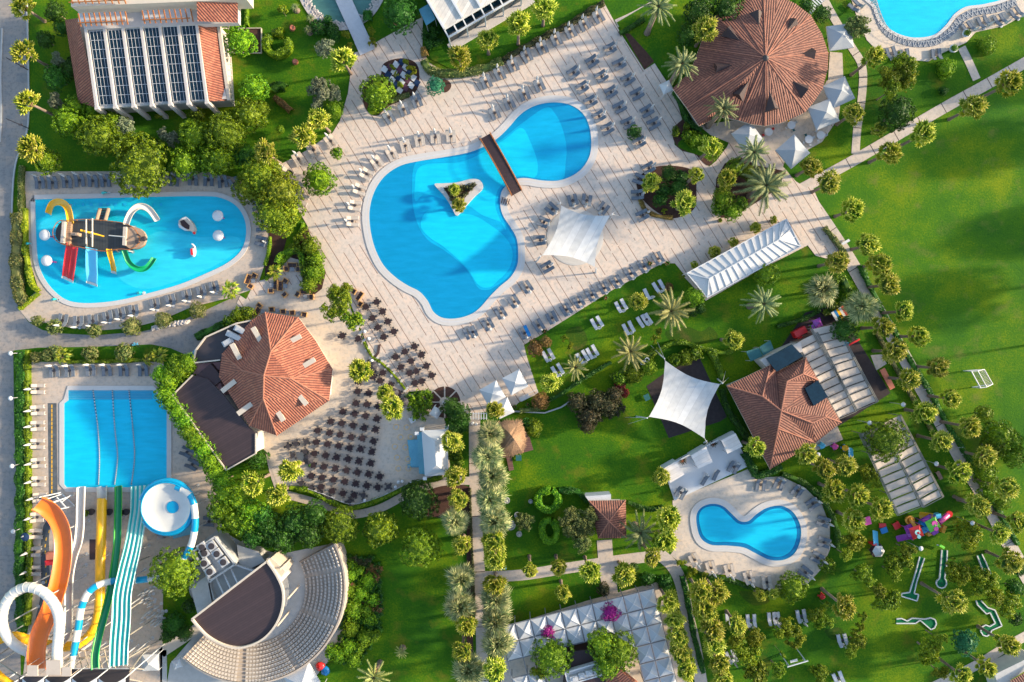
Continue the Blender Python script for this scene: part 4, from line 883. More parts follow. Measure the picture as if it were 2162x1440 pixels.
for nm,q in (('solar_panel',[(1618,757),(1672,727),(1696,752),(1640,785)]),('solar_panel',[(1700,820),(1727,803),(1748,838),(1718,857)])):
    P=PX(q,4.9 if q[0][0]==1700 else 4.3); mb=MB(); mb.prism([(p.x,p.y) for p in P],4.0,4.9 if q[0][0]==1700 else 4.3); mb.obj('flat_roof',M['glass'],t)
P=PX([(1605,760),(1620,752),(1690,722),(1695,742),(1622,778)],3.4); mb=MB(); mb.prism([(p.x,p.y) for p in P],.05,3.4); mb.obj('side_block',M['plaster'],t)
def awn(name,label,q,h,mat,cat='awning',posts=True,th=.06):
    P=PX(q,h); c=sum(P,Vector())/len(P); t=thing(name,label,cat,(c.x,c.y,0)); mb=MB(); mb.prism([(p.x,p.y) for p in P],h-th,h); mb.obj('roof_panel',M[mat],t)
    if posts: mb=MB(); [mb.tube((p.x,p.y,0),(p.x,p.y,h),.05) for p in offset(P,-.1)]; mb.obj('posts',M['steel'],t)
    return t
awn('awning','left dark teal awning beside the tiled house',[(1575,742),(1602,734),(1611,752),(1585,763)],2.6,'teal'); awn('awning','right dark teal awning beside the tiled house',[(1603,733),(1626,718),(1634,738),(1612,751)],2.6,'teal')
# kiosk
t=thing('tiled_kiosk','small square kiosk with a brown pyramid tiled roof','kiosk',V(1287,1100,0)); q=[(1243,1057),(1321,1056),(1323,1136),(1263,1137)]; E=[V(x,y,3.2) for x,y in q]; ap=V(1286,1101,5); mb=MB(); [mb.roof(E[i],E[(i+1)%4],ap) for i in range(4)]; mb.obj('roof',M['tile2'],t); ridges([(E[i],ap) for i in range(4)],t,.09)
mb=MB(); roofthick(mb,q,3.19); mb.obj('fascia',M['cream'],t); walls(q,.05,3,.7,'plaster',t)
mb=MB(); P=PX([(1236,1048),(1290,1044),(1290,1056),(1243,1058)],2.6); mb.prism([(p.x,p.y) for p in P],.0,2.6); mb.obj('back_room',M['lightgrey'],t)
# solar hotel
t=thing('hotel_building','hotel block with rows of dark glass panels, white beams and tiled side roofs','building',V(320,120,0))
q=[(178,62),(420,50),(444,210),(212,230)]; walls([(140,40),(462,48),(480,212),(210,228)],.0,3.6,.3,'plaster',t)
mb=MB(); P=[V(178,60,7.0),V(420,50,7.0),V(443,212,4.2),V(211,229,4.2)]; mb.poly(P[::-1]); mb.poly([p-Vector((0,0,.3)) for p in P]);
for i in range(4): mb.poly([P[i],P[(i+1)%4],P[(i+1)%4]-Vector((0,0,.5)),P[i]-Vector((0,0,.5))])
mb.obj('roof_deck',M['concrete'],t)
for k in range(6):
    T0=(189+38.9*k,66-2.3*k); B0=(212+38.7*k,222-2*k); G=lambda u,v,dz=.12:V(T0[0]+(B0[0]-T0[0])*v+30*u,T0[1]+(B0[1]-T0[1])*v-1.2*u,7.0+(4.3-7.0)*v+dz)
    mb=MB(); mb.poly([G(0,0),G(0,1),G(1,1),G(1,0)]); p=mb.obj('glass_panel',M['glass'],t)
    mb=MB()
    for u in (0,.25,.5,.75,1): mb.beam(G(u,0,.16),G(u,1,.16),.035,.04)
    for v in range(9): mb.beam(G(0,v/8,.17),G(1,v/8,.17),.05,.04)
    mb.mesh; me=mb.mesh('glazing_bars',M['white'],tuple(Vector(t.location)+Vector(p.location))); put('glazing_bars',me,p)
for k in range(7):
    T0=(183+38.9*k,62-2.3*k); B0=(206+38.7*k,228-2*k); a=V(T0[0]-1,T0[1],7.2); b=V(B0[0]-1,B0[1],4.5); mb=MB(); mb.beam(a,b,.42,.4); mb.beam(b+Vector((0,0,.2)),Vector((b.x+.1,b.y-.5,0)),.6,.6); mb.obj('concrete_beam',M['plaster'],t)
for q in ([(137,42,4.2),(165,38,7.2),(206,228,4.4),(165,216,3.0)],[(418,53,7.2),(461,51,5.2),(480,212,3.2),(442,214,4.4)]):
    mb=MB(); mb.roof(*[V(*p) for p in q]); mb.obj('tiled_side_roof',M['tile'],t)
mb=MB(); a=V(462,50,5.2);b=V(484,212,3.2); mb.beam(a,b,.5,.5); mb.beam(V(482,48,3),V(493,212,2.6),.2,.2); [mb.beam(V(465+20*v,60+150*v,4.4-1.2*v),V(484+9*v,60+150*v,2.9),.12,.12) for v in [k/12 for k in range(13)]]; mb.obj('side_pergola',M['cream'],t)
P=PX([(150,10),(503,-5),(503,48),(415,52),(178,62),(165,25)],7.4); mb=MB(); mb.prism([(p.x,p.y) for p in P],6.4,7.4); mb.obj('terrace_slab',M['plaster'],t)
P=PX([(150,-40),(520,-40),(520,-2),(150,14)],10); mb=MB(); mb.prism([(p.x,p.y) for p in P],7,10); mb.obj('upper_storey',M['cream'],t)
mb=MB(); mb.roof(V(413,-40,10.3),V(502,-40,9.5),V(502,48,8.6),V(417,45,9.4)); mb.obj('tiled_roof',M['tile'],t)
for x0,x1,y0 in ((165,264,26),(300,402,20)):
    mb=MB(); P=PX([(x0,y0),(x1,y0-4),(x1,y0+16),(x0,y0+20)],7.9); mb.prism([(p.x,p.y) for p in P],7.4,7.9); mb.obj('terrace_rail',M['white'],t)
    mb=MB()
    for k in range(10): u=k/9; mb.beam(V(x0+(x1-x0)*u,y0-4*u+2,9.2),V(x0+(x1-x0)*u+6,y0+30-4*u,8.4),.16,.16)
    mb.beam(V(x0,y0+22,8.8),V(x1,y0+18,8.8),.12,.12); mb.obj('pergola',M['timber'],t)
mb=MB()
for k in range(9): mb.beam(V(148+14*k,-8,11),V(154+14*k,8,10.4),.16,.16)
mb.beam(V(145,5,10.6),V(262,0,10.6),.12,.12); mb.obj('pergola',M['timber'],t)
# white pavilion at top
t=thing('white_pavilion','long white flat-roofed pavilion with glazed front at the top edge','building',V(1000,10,0))
dirx=Vector((.862,.507,0)); 
O_=V(947,76,4.6)
def BP(u,v,z): p=O_+dirx*u+Vector((-.507,.862,0))*v; p.z=z; return p
mb=MB(); q=[BP(0,1.3,0),BP(16,1.3,0),BP(16,14,0),BP(0,14,0)]; mb.prism([(p.x,p.y) for p in q],4.3,4.6); mb.obj('roof',M['beigeroof'] if 'beigeroof' in M else slats('proof',(.64,.58,.49),(.42,.38,.33),.62,30.5,.7,.1),t)
mb=MB(); [mb.beam(BP(u,1.3,4.75),BP(u,14,4.75),.35,.3) for u in (0,3.3,6.6,9.9,13.2)]; mb.beam(BP(0,.1,3.9),BP(16,.1,3.9),.25,.3); mb.beam(BP(0,1.3,4.4),BP(16,1.3,4.4),.2,.25); [mb.beam(BP(u,0,3.9),BP(u,1.4,4.3),.2,.2) for u in [k*1.65 for k in range(10)]]; [mb.beam(BP(u,0.05,0),BP(u,.05,3.9),.2,.2) for u in [k*3.3 for k in range(5)]]; mb.obj('roof_beams',M['white'],t)
mb=MB(); q=[BP(.2,.7,0),BP(15.8,.7,0),BP(15.8,13.8,0),BP(.2,13.8,0)]; mb.prism([(p.x,p.y) for p in q],0,3.3); mb.obj('glazed_walls',M['glass'],t)
mb=MB(); q=[BP(-.3,-.6,0),BP(16,-.6,0),BP(16,.7,0),BP(-.3,.7,0)]; mb.prism([(p.x,p.y) for p in q],0,.4); mb.obj('plinth',M['plaster'],t)
awn('glass_awning','blue glass awning at the left end of the white pavilion',[(884,20),(905,8),(920,40),(900,54)],2.8,'bluegl')
# ---------------------------------------------------------------- bar pergola and canvas pergolas
M['greycan2']=plain('greycan2',(.58,.56,.52),.5,.1,.5)
t=thing('glass_pergola','long white pergola with pale translucent hipped roof beside the striped deck','pergola',V(1570,545,0))
a=V(1450,577,3);b=V(1660,463,3);c=V(1690,520,3);d=V(1493,628,3); r1=V(1497,588,3.55); r2=V(1645,506,3.55)
mb=MB()
for q in ((a,b,r2,r1),(b,c,r2),(c,d,r1,r2),(d,a,r1)): mb.poly([p for p in q])
mb.obj('canopy',M['greycan2'],t)
mb=MB()
for k in range(13):
    u=k/12; mb.beam(a.lerp(b,.06+.88*u)+Vector((0,0,.08)),r1.lerp(r2,u)+Vector((0,0,.08)),.1,.12); mb.beam(d.lerp(c,.06+.88*u)+Vector((0,0,.08)),r1.lerp(r2,u)+Vector((0,0,.08)),.1,.12)
for p,q in ((a,b),(b,c),(c,d),(d,a),(r1,r2),(a,r1),(d,r1),(b,r2),(c,r2)): mb.beam(p+Vector((0,0,.09)),q+Vector((0,0,.09)),.14,.14)
for u in (.33,.66): mb.beam(b.lerp(c,u)+Vector((0,0,.08)),b.lerp(c,u).lerp(r2,.9)+Vector((0,0,.08)),.1,.1); mb.beam(a.lerp(d,u)+Vector((0,0,.08)),a.lerp(d,u).lerp(r1,.9)+Vector((0,0,.08)),.1,.1)
mb.obj('rafters',M['white'],t)
mb=MB()
for k in range(7):
    for p,q in ((a,b),(d,c)): w0=p.lerp(q,k/6); mb.tube((w0.x,w0.y,0),(w0.x,w0.y,3),.07)
mb.obj('posts',M['white'],t); mb=MB(); q=[a,b,c,d]; mb.prism([(p.x,p.y) for p in offset(q,-.5)],0,.1); mb.obj('floor',M['path'],t)
def canvas_pergola(label,bays,n,h=3.1,mat='beige'):
    c=sum((V(x,y,0) for x,y in bays[0]),Vector())/4; t=thing('pergola',label,'pergola',(c.x,c.y,0))
    fr=MB()
    for q in bays:
        A_,B_,C_,D_=[V(x,y,h) for x,y in q]   # A-B short top edge, D-C bottom edge
        for k in range(n):
            u0=(k+.05)/n; u1=(k+.9)/n; mb=MB(); rows_=[]
            for s_ in range(5):
                v=s_/4; z=Vector((0,0,-.18*math.sin(PI*v)))
                rows_.append((A_.lerp(B_,v).lerp(D_.lerp(C_,v),u0)+z,A_.lerp(B_,v).lerp(D_.lerp(C_,v),u1)+z+Vector((0,0,-.05))))
            for s_ in range(4): mb.poly([rows_[s_][0],rows_[s_+1][0],rows_[s_+1][1],rows_[s_][1]])
            mb.obj('canvas_strip',M[mat],t)
            fr.beam(A_.lerp(D_,(k+.99)/n)-(B_-A_)*.06+Vector((0,0,.1)),B_.lerp(C_,(k+.99)/n)+(B_-A_)*.06+Vector((0,0,.1)),.08,.1)
        ex=(B_-A_)*.04
        for p,q_,s_ in ((A_,D_,-1),(B_,C_,1)):
            fr.beam(p+ex*s_,q_+ex*s_,.14,.16); fr.beam(p+ex*s_*2.6,q_+ex*s_*2.6,.1,.12)
            for k in range(5): w0=p.lerp(q_,k/4); fr.tube((w0.x,w0.y,0),(w0.x,w0.y,h),.07)
    fr.obj('frame',M['pergw'],t); return t
M['pergw']=plain('pergw',(.2,.19,.16),.7,.3,3)
canvas_pergola('upper canvas pergola of beige strips above the dark playground floor',[[(1684,722),(1722,703),(1806,870),(1773,884)],[(1716,694),(1762,684),(1850,849),(1812,866)]],11)
canvas_pergola('lower canvas pergola of beige strips with a tree growing through',[[(1818,915),(1860,896),(1944,1070),(1899,1087)],[(1864,894),(1898,877),(1989,1050),(1952,1070)]],11)
# modular white canopy
t=thing('white_grid_canopy','large white canopy of peaked square fabric cells at the bottom edge','canopy',V(1300,1340,0)); h=3.1
N=lambda i,j,hh=h:V(1087+i*32.6+j*8.8,1316-i*8.2+j*36,hh)
fr=MB(); rg=MB(); cells=[(i,j) for i in range(-1,9) for j in (0,1)]+[(i,j) for i in (7,8) for j in range(2,7)]+[(-1,3),(6,2),(0,3)]
for i,j in cells:
    c=(N(i,j)+N(i+1,j+1))/2+Vector((0,0,.62)); q=[N(i,j),N(i+1,j),N(i+1,j+1),N(i,j+1)]; q=[p.lerp(c,.075)-Vector((0,0,.03)) for p in q]; mb=MB(); rg=MB()
    [mb.poly([q[k],c,q[(k+1)%4]]) for k in range(4)]; mb.obj('fabric_cell',M['canvas'],t)
    for k in range(4): rg.beam(q[k]+Vector((0,0,.05)),c+Vector((0,0,.05)),.11,.06)
    rg.obj('hip_ribs',M['white'],t)
es=set()
for i,j in cells+[(0,2),(-1,2),(5,2)]:
    for e_ in (((i,j),(i+1,j)),((i,j+1),(i+1,j+1)),((i,j),(i,j+1)),((i+1,j),(i+1,j+1))): es.add(e_)
for p,q in es: fr.beam(N(*p,h-.1),N(*q,h-.1),.1,.14)
for p in {x for e_ in es for x in e_}: w0=N(*p); fr.tube((w0.x,w0.y,0),(w0.x,w0.y,h),.07)
fr.obj('frame',M['grey'],t)
t=thing('roof_machine_room','low maroon roof with white rails between the lower trees','building',V(1240,1415,0)); P=PX([(1200,1378),(1262,1370),(1270,1400),(1300,1480),(1190,1480)],3.6); mb=MB(); mb.prism([(p.x,p.y) for p in P],0,3.4); mb.obj('roof',M['brown'],t)
P=PX([(1193,1420),(1262,1400),(1270,1425),(1200,1445)],4.4); mb=MB(); mb.prism([(p.x,p.y) for p in P],3.4,4.0); [mb.beam(P[i],P[(i+1)%4],.18,.25) for i in range(4)]; mb.obj('machine_tray',M['white'],t)
mb=MB()
for x,y,s_ in ((1212,1432,1.2),(1228,1426,1.0),(1245,1420,1.3),(1256,1415,.8)): c=V(x,y,4.4); mb.box(c.x,c.y,4.3,s_,.9,.8,.2); mb.lathe([(.3,0),(.3,.1)],10,(c.x,c.y,4.7))
mb.obj('air_units',M['steel'],t)
t=thing('tiled_roof_corner','orange tiled roof corner cut by the lower edge beside the dense tree','building',V(1320,1430,0)); mb=MB(); mb.roof(V(1275,1410,3.6),V(1290,1398,5),V(1338,1440,5),V(1345,1520,3.6),V(1290,1520,3.6)); mb.roof(V(1290,1398,5),V(1300,1402,3.6),V(1348,1440,3.6),V(1338,1440,5)); mb.obj('roof',M['tile'],t); walls([(1282,1415),(1300,1406),(1340,1440),(1340,1500),(1295,1500)],0,3.5,.2,'plaster',t)
t=thing('tiled_roof_corner','brown tiled roof with pale slab edge at the bottom right corner','building',V(2140,1430,0)); mb=MB(); mb.roof(V(2133,1437,3.6),V(2200,1400,3.6),V(2200,1500,5),V(2150,1500,5)); mb.obj('roof',M['tile2'],t)
mb=MB(); P=PX([(2100,1424),(2180,1385),(2200,1395),(2133,1436),(2150,1500),(2125,1500)],3); mb.prism([(p.x,p.y) for p in P],.0,3); mb.obj('slab_roof',M['concrete'],t)
# ---------------------------------------------------------------- amphitheatre
AC=(525,1240)
def ap_(r,a,h): return V(AC[0]+r*math.cos(R(a)),AC[1]-r*math.sin(R(a)),h)
t=thing('amphitheatre','curved stone amphitheatre with ten stepped rows of pale seats','amphitheatre',V(560,1320,0))
nr=10; A0,A1=-133,27; steps=60; st=MB()
for k in range(nr):
    z=.25+.32*k; r0=120+8.1*k; r1=r0+8.1
    for s_ in range(steps):
        a=A0+(A1-A0)*s_/steps; b=A0+(A1-A0)*(s_+1)/steps
        st.poly([ap_(r0,a,z),ap_(r1,a,z),ap_(r1,b,z),ap_(r0,b,z)]); lo=max(0,z-.32); p,q=ap_(r0,a,z),ap_(r0,b,z); st.poly([p,q,Vector((q.x,q.y,lo)),Vector((p.x,p.y,lo))])
z=.25+.32*nr
for s_ in range(steps):
    a=A0+(A1-A0)*s_/steps; b=A0+(A1-A0)*(s_+1)/steps; p,q=ap_(201,a,z),ap_(201,b,z); p2,q2=ap_(205,a,z),ap_(205,b,z)
    st.poly([p,p2,q2,q]); st.poly([p,q,Vector((q.x,q.y,0)),Vector((p.x,p.y,0))]); st.poly([p2,q2,Vector((q2.x,q2.y,0)),Vector((p2.x,p2.y,0))])
for a in (A0,A1):
    for k in range(nr): z_=.25+.32*k; p,q=ap_(120+8.1*k,a,z_),ap_(128.1+8.1*k,a,z_); st.poly([p,q,Vector((q.x,q.y,0)),Vector((p.x,p.y,0))])
st.obj('stone_steps',M['stonestep'] if 'stonestep' in M else plain('stonestep',(.42,.35,.28),.85,.2,1.5),t)
mb=MB(); mb.box(0,0,.18,.28,.36,.05); mb.box(.15,0,.32,.04,.36,.28); M['seatc']=plain('seatc',(.56,.50,.43),.7,.1,2); SM=mb.mesh('seat',M['seatc']); seats=[]
for k in range(nr):
    r=122.5+8.1*k; z=.25+.32*k
    for blk in ((-131,-97),(-92,-60),(-56,-24),(-20,10),(13,26)):
        n=int((R(blk[1]-blk[0])*r/S)/.52)
        for i in range(n):
            a=blk[0]+(blk[1]-blk[0])*(i+.5)/n; seats.append((ap_(r,a,z),R(a)))
rest=MB(); mid=[s_ for s_ in seats if s_[0].x<W(545,0).x]; mid.sort(key=lambda s_:s_[0].length); pick=set(id(s_) for s_ in mid[:98])
for s_ in seats:
    p,a=s_
    if id(s_) in pick: put('seat',SM,t,p-Vector(t.location),(0,0,a))
    else:
        c,n_=math.cos(a),math.sin(a); rest.box(p.x,p.y,p.z+.18,.28,.36,.05,a); rest.box(p.x+.15*c,p.y+.15*n_,p.z+.32,.04,.36,.28,a)
tag(rest.obj('seats',M['seatc'],t),'rows of pale seats on the curved steps',None,None,'stuff')
mb=MB(); [mb.beam(ap_(201,A0+(A1-A0)*s_/steps,z+.9),ap_(201,A0+(A1-A0)*(s_+1)/steps,z+.9),.05,.05) for s_ in range(steps)]; [mb.tube(ap_(201,A0+(A1-A0)*s_/steps,z),ap_(201,A0+(A1-A0)*s_/steps,z+.9),.03,n=5) for s_ in range(0,steps+1,2)]; mb.beam(ap_(120,A1,1.1),ap_(200,A1,4.2),.06,.06); mb.obj('rail',M['dark'],t)
t=thing('stage_building','half-round stage building with dark brown roof and cream rim','building',V(500,1280,0))
arc=[(565,1184),(582,1208),(597,1240),(599,1270),(592,1300),(577,1327),(556,1348),(530,1361),(500,1366),(468,1358),(440,1342),(420,1322),(407,1306)]
P=curve(PX(arc,6.2),False,4); mb=MB(); mb.prism([(p.x,p.y) for p in P],5.9,6.2); mb.obj('roof',M['brownroof'],t)
mb=MB(); 
for i in range(len(P)-1): mb.beam(P[i]+Vector((0,0,.15)),P[i+1]+Vector((0,0,.15)),.28,.5)
mb.beam(P[-1]+Vector((0,0,.15)),P[0]+Vector((0,0,.15)),.3,.5); mb.obj('roof_rim',M['cream'],t)
mb=MB(); Q=[P[0].lerp(P[-1],.03),P[0].lerp(P[-1],.97)]; nrm=Vector((.55,-.83,0)); mb.prism([(p.x,p.y) for p in (Q[0],Q[0]+nrm*4,Q[1]+nrm*4,Q[1])],0,5.9); mb.obj('back_wall',M['plaster'],t)
mb=MB(); [mb.tube((P[i].x*.985,P[i].y+.3,0),(P[i].x*.985,P[i].y+.3,5.9),.14) for i in range(4,46,8)]; mb.obj('columns',M['cream'],t)
P2=PX([(562,1180),(572,1178),(602,1206),(592,1222)],4.6); mb=MB(); mb.prism([(p.x,p.y) for p in P2],0,4.6); mb.obj('side_block',M['cream'],t)
mb=MB(); P2=PC([(590,1200),(604,1218),(610,1245),(606,1272),(600,1280),(590,1240)],.6,4); mb.prism([(p.x,p.y) for p in P2],.04,.6); mb.obj('stage_edge',M['concrete'],t)
t=thing('service_building','flat roofed plant building with rooftop cooling fans and white beams','building',V(480,1190,0))
P=PX([(410,1163),(455,1133),(498,1190),(445,1225),(432,1200)],4); mb=MB(); mb.prism([(p.x,p.y) for p in P],0,3.6); [mb.beam(P[i],P[(i+1)%5],.3,.8) for i in range(5)]; mb.obj('walls',M['concrete'],t)
for k,(x,y) in enumerate(tl(430,1080,[(70,290),(115,355),(170,425),(55,505),(8,435),(-10,300),(10,350)])):
    c=V(x,y,4.4); mb=MB(); mb.box(c.x,c.y,4.1,1.35,1.35,1,R(35)); p=mb.obj('cooling_unit',M['steel'],t); mb=MB(); mb.lathe([(.5,0),(.5,.12),(.1,.14)],14,(c.x,c.y,4.6)); me=mb.mesh('fan',M['dark'],tuple(Vector(t.location)+Vector(p.location))); put('fan',me,p)
P=PX([(442,1230),(492,1190),(535,1205),(450,1270)],3); mb=MB(); mb.prism([(p.x,p.y) for p in P],0,2.4); mb.obj('lower_roof',M['concrete'],t)
mb=MB(); [mb.beam(V(456+15*k,1220-11*k,3.2),V(473+15*k,1256-11*k,4.5),.18,.18) for k in range(3)]; [mb.beam(P[i],P[(i+1)%4],.22,.4) for i in range(4)]; mb.obj('white_beams',M['white'],t)
mb=MB(); P=PX([(402,1240),(437,1215),(455,1270),(418,1300)],3.2); mb.prism([(p.x,p.y) for p in P],0,3.2); mb.obj('side_roof',M['concrete'],t)
P=PX([(500,1150),(545,1165),(560,1185),(530,1200),(505,1190)],2.4); mb=MB(); mb.prism([(p.x,p.y) for p in P],0,2.4); mb.obj('rear_roof',M['concrete'],t)
# ---------------------------------------------------------------- tents and canopies
def sail(label,hi1,lo1,hi2,lo2,hh=4.9,hl=2.6,pull=.16,ex=1.7):
    a,b,c,d=V(*hi1,hh),V(*lo1,hl),V(*hi2,hh),V(*lo2,hl); cen=(a+b+c+d)/4; t=thing('sail_tent',label,'tent',(cen.x,cen.y,0)); n=22; mb=MB(); idx={}
    for i in range(n+1):
        for j in range(n+1):
            u,v=i/n,j/n; p=a.lerp(b,u).lerp(d.lerp(c,u),v)
            pu=pull*(4*u*(1-u))*(abs(1-2*v)**1.3)+pull*(4*v*(1-v))*(abs(1-2*u)**1.3)
            q=p+(Vector((cen.x,cen.y,p.z))-p)*pu; q.z=p.z+.3*math.sin(9*PI*(u-v))*abs(u-v)*(.3)
            idx[i,j]=mb.add([q])
    for i in range(n):
        for j in range(n): mb.face((idx[i,j],idx[i+1,j],idx[i+1,j+1],idx[i,j+1]))
    mb.obj('fabric',M['sailcloth'],t,True)
    for p in (a,b,c,d):
        o=(p-cen); o.z=0; o.normalize(); mb=MB(); f0=p+o*ex*.7; f0.z=0; tp=p+o*.35; mb.tube(f0,tp+Vector((0,0,.4)),.14,.1); mb.obj('mast',M['white'],t)
        mb=MB(); g0=p+o*(ex+1.2)+Vector((-o.y,o.x,0))*.6; g0.z=0; g1=g0-Vector((-o.y,o.x,0))*1.2; mb.tube(tp+Vector((0,0,.3)),g0,.03,n=5); mb.tube(tp+Vector((0,0,.3)),g1,.03,n=5); mb.tube(p,tp,.04,n=5); mb.obj('guy_wires',M['steel'],t)
    return t
sail('big white sail tent on the pool deck among loungers',(1145,539),(1185,434),(1288,455),(1256,563),ex=1.2)
sail('big white sail tent over dark floor beside the tiled house',(1370,880),(1404,761),(1520,811),(1488,926))
mb=MB(); c=W(1215,500,.5); mb.lathe([(4.6,.06),(4.6,.12),(4.3,.14)],40,(c.x,c.y,0)); tag(mb.obj('round_platform',M['coping']),'low round platform edge under the deck sail tent','platform')
mb=MB(); mb.box(c.x+1,c.y-.5,.5,3.2,1.2,1,.5); tag(mb.obj('bar_counter',M['sky']),'blue counter under the deck sail tent','counter')
def canopy(label,x,y,side,ang,h=2.8,pk=1.0,mat='greycan',name='square_parasol',cat='parasol',posts=False):
    c=V(x,y,h); t=thing(name,label,cat,(c.x,c.y,0),R(ang)); s_=side/2; mb=MB(); q=[Vector((s_,s_,h)),Vector((-s_,s_,h)),Vector((-s_,-s_,h)),Vector((s_,-s_,h))]; ap=Vector((0,0,h+pk))
    for i in range(4):
        m_=(q[i]+q[(i+1)%4])/2+Vector((0,0,-.04)); mb.poly([q[i],m_,ap]); mb.poly([m_,q[(i+1)%4],ap])
        mb.poly([q[i],q[(i+1)%4],q[(i+1)%4]-Vector((0,0,.22)),q[i]-Vector((0,0,.22))])
    put('canopy',mb.mesh('canopy',M[mat]),t); mb=MB()
    if posts: [mb.tube((p.x*.97,p.y*.97,0),(p.x*.97,p.y*.97,h),.05) for p in q]
    else:
        mb.tube((0,0,0),(0,0,h+pk),.05); [mb.tube((0,0,h-.1),(p.x,p.y,h-.03),.025,n=4) for p in q]; mb.box(0,0,.08,.8,.8,.12)
    mb.lathe([(.12,0),(.03,.12)],8,(0,0,h+pk-.02)); put('frame',mb.mesh('frame',M['white']),t); return t
M['greycan']=plain('greycan',(.36,.37,.37),.75,.08,.8)
canopy('square grey parasol right of the round roof, topmost of four',1774,78,3.9,8); canopy('square grey parasol right of the round roof, upper one of the touching pair',1771,195,3.9,25); canopy('square grey parasol right of the round roof, lower one of the touching pair',1739,241,3.9,22)
canopy('square grey parasol by the lower steps of the round restaurant',1674,320,3.9,40); canopy('grey parasol half hidden by palm below the round roof',1578,288,3.6,35)
for (x,y,s_,a,l) in ((1088,807,3.1,28,'white pyramid canopy at the deck corner, right one'),(1040,831,3.1,30,'white pyramid canopy at the deck corner, left one'),(1063,862,2.6,25,'white canopy partly under the fan palm at the deck corner'),(920,871,1.5,-32,'small white square canopy beside the paved wheel')): canopy(l,x,y,s_,a,2.7,.9,'canvas','pyramid_canopy','canopy',True)
canopy('small white-topped kiosk tent on deck near the round roof',1407,184,1.7,25,2.6,.6,'canvas','kiosk_tent','kiosk',True)
t=thing('stage_tent','white hipped stage tent at the right side of the dining terrace','tent',V(915,955,0)); e=3.6; q=[V(891,910,e),V(943,907,e),V(946,1001,e),V(898,1005,e)]; r1=V(918,932,5.2); r2=V(921,982,5.2); mb=MB()
for f in ((q[0],q[1],r1),(q[1],q[2],r2,r1),(q[2],q[3],r2),(q[3],q[0],r1,r2)): mb.poly(f)
mb.obj('roof',M['canvas'],t); mb=MB(); [mb.tube((p.x,p.y,0),(p.x,p.y,e),.1) for p in q]; [mb.beam(q[i]-Vector((0,0,.1)),q[(i+1)%4]-Vector((0,0,.1)),.12,.2) for i in range(4)]; 
for x,y in ((891,906),(943,903),(880,915),(897,1010)): c=V(x,y,3.4); mb.box(c.x,c.y,3.3,.6,.5,.5); mb.tube((c.x,c.y,0),(c.x,c.y,3.3),.1)
mb.obj('truss',M['white'],t)
mb=MB(); P=PX([(880,912),(892,912),(900,1002),(885,1000)],.9); mb.prism([(p.x,p.y) for p in P],.07,.9); P=PX([(860,929),(882,928),(886,985),(867,984)],.55); mb.prism([(p.x,p.y) for p in P],.07,.55); mb.box(P[0].x+1,P[0].y-4.2,.25,2,.5,.35); mb.obj('stage_floor',M['bluegl'],t)
t=thing('thatched_hut','straw thatched square hut on a dark wooden deck','hut',V(1085,925,0)); e=2.6
pts=[V(1053,893,e),V(1070,888,e),V(1098,888,e),V(1106,905,e),V(1110,930,e),V(1104,955,e),V(1080,962,e),V(1056,960,e),V(1051,930,e)]; r1=V(1076,915,4.3);r2=V(1086,928,4.3); mb=MB(); n=len(pts); g=random.Random(4)
for i in range(n):
    p,q_=pts[i],pts[(i+1)%n]; rr=r1 if i in(0,1,7,8) else r2; mb.poly([p,q_,rr])
mb.poly([r1,r2,pts[2]]); mb.poly([r1,pts[7],r2])
for k in range(1500):
    i=g.randrange(n); u=g.random(); v=g.random()**.7; b=pts[i].lerp(pts[(i+1)%n],u); rr=r1.lerp(r2,.5); p=b.lerp(rr,1-v); d=(b-rr).normalized(); s_=Vector((-d.y,d.x,0))*.05; L_=g.uniform(.35,.7); mb.poly([p+s_+Vector((0,0,.08)),p+d*L_+Vector((g.uniform(-.1,.1),g.uniform(-.1,.1),.1)),p-s_+Vector((0,0,.08))])
mb.obj('thatch_roof',M['thatch'],t); mb=MB(); [mb.tube((pts[i].x*.995,pts[i].y,0),(pts[i].x*.995,pts[i].y,e),.09) for i in (0,3,5,7)]; mb.obj('posts',M['timber'],t)
mb=MB(); P=PX([(1050,893),(1108,887),(1126,950),(1058,968)],.3); mb.prism([(p.x,p.y) for p in P],0,.3); P=PX([(1069,966),(1080,964),(1085,992),(1075,995)],.15); mb.prism([(p.x,p.y) for p in P],0,.16); mb.obj('deck',slats('hutdeck',(.16,.075,.055),(.04,.02,.02),.3,0,.6,.15,'Y'),t)
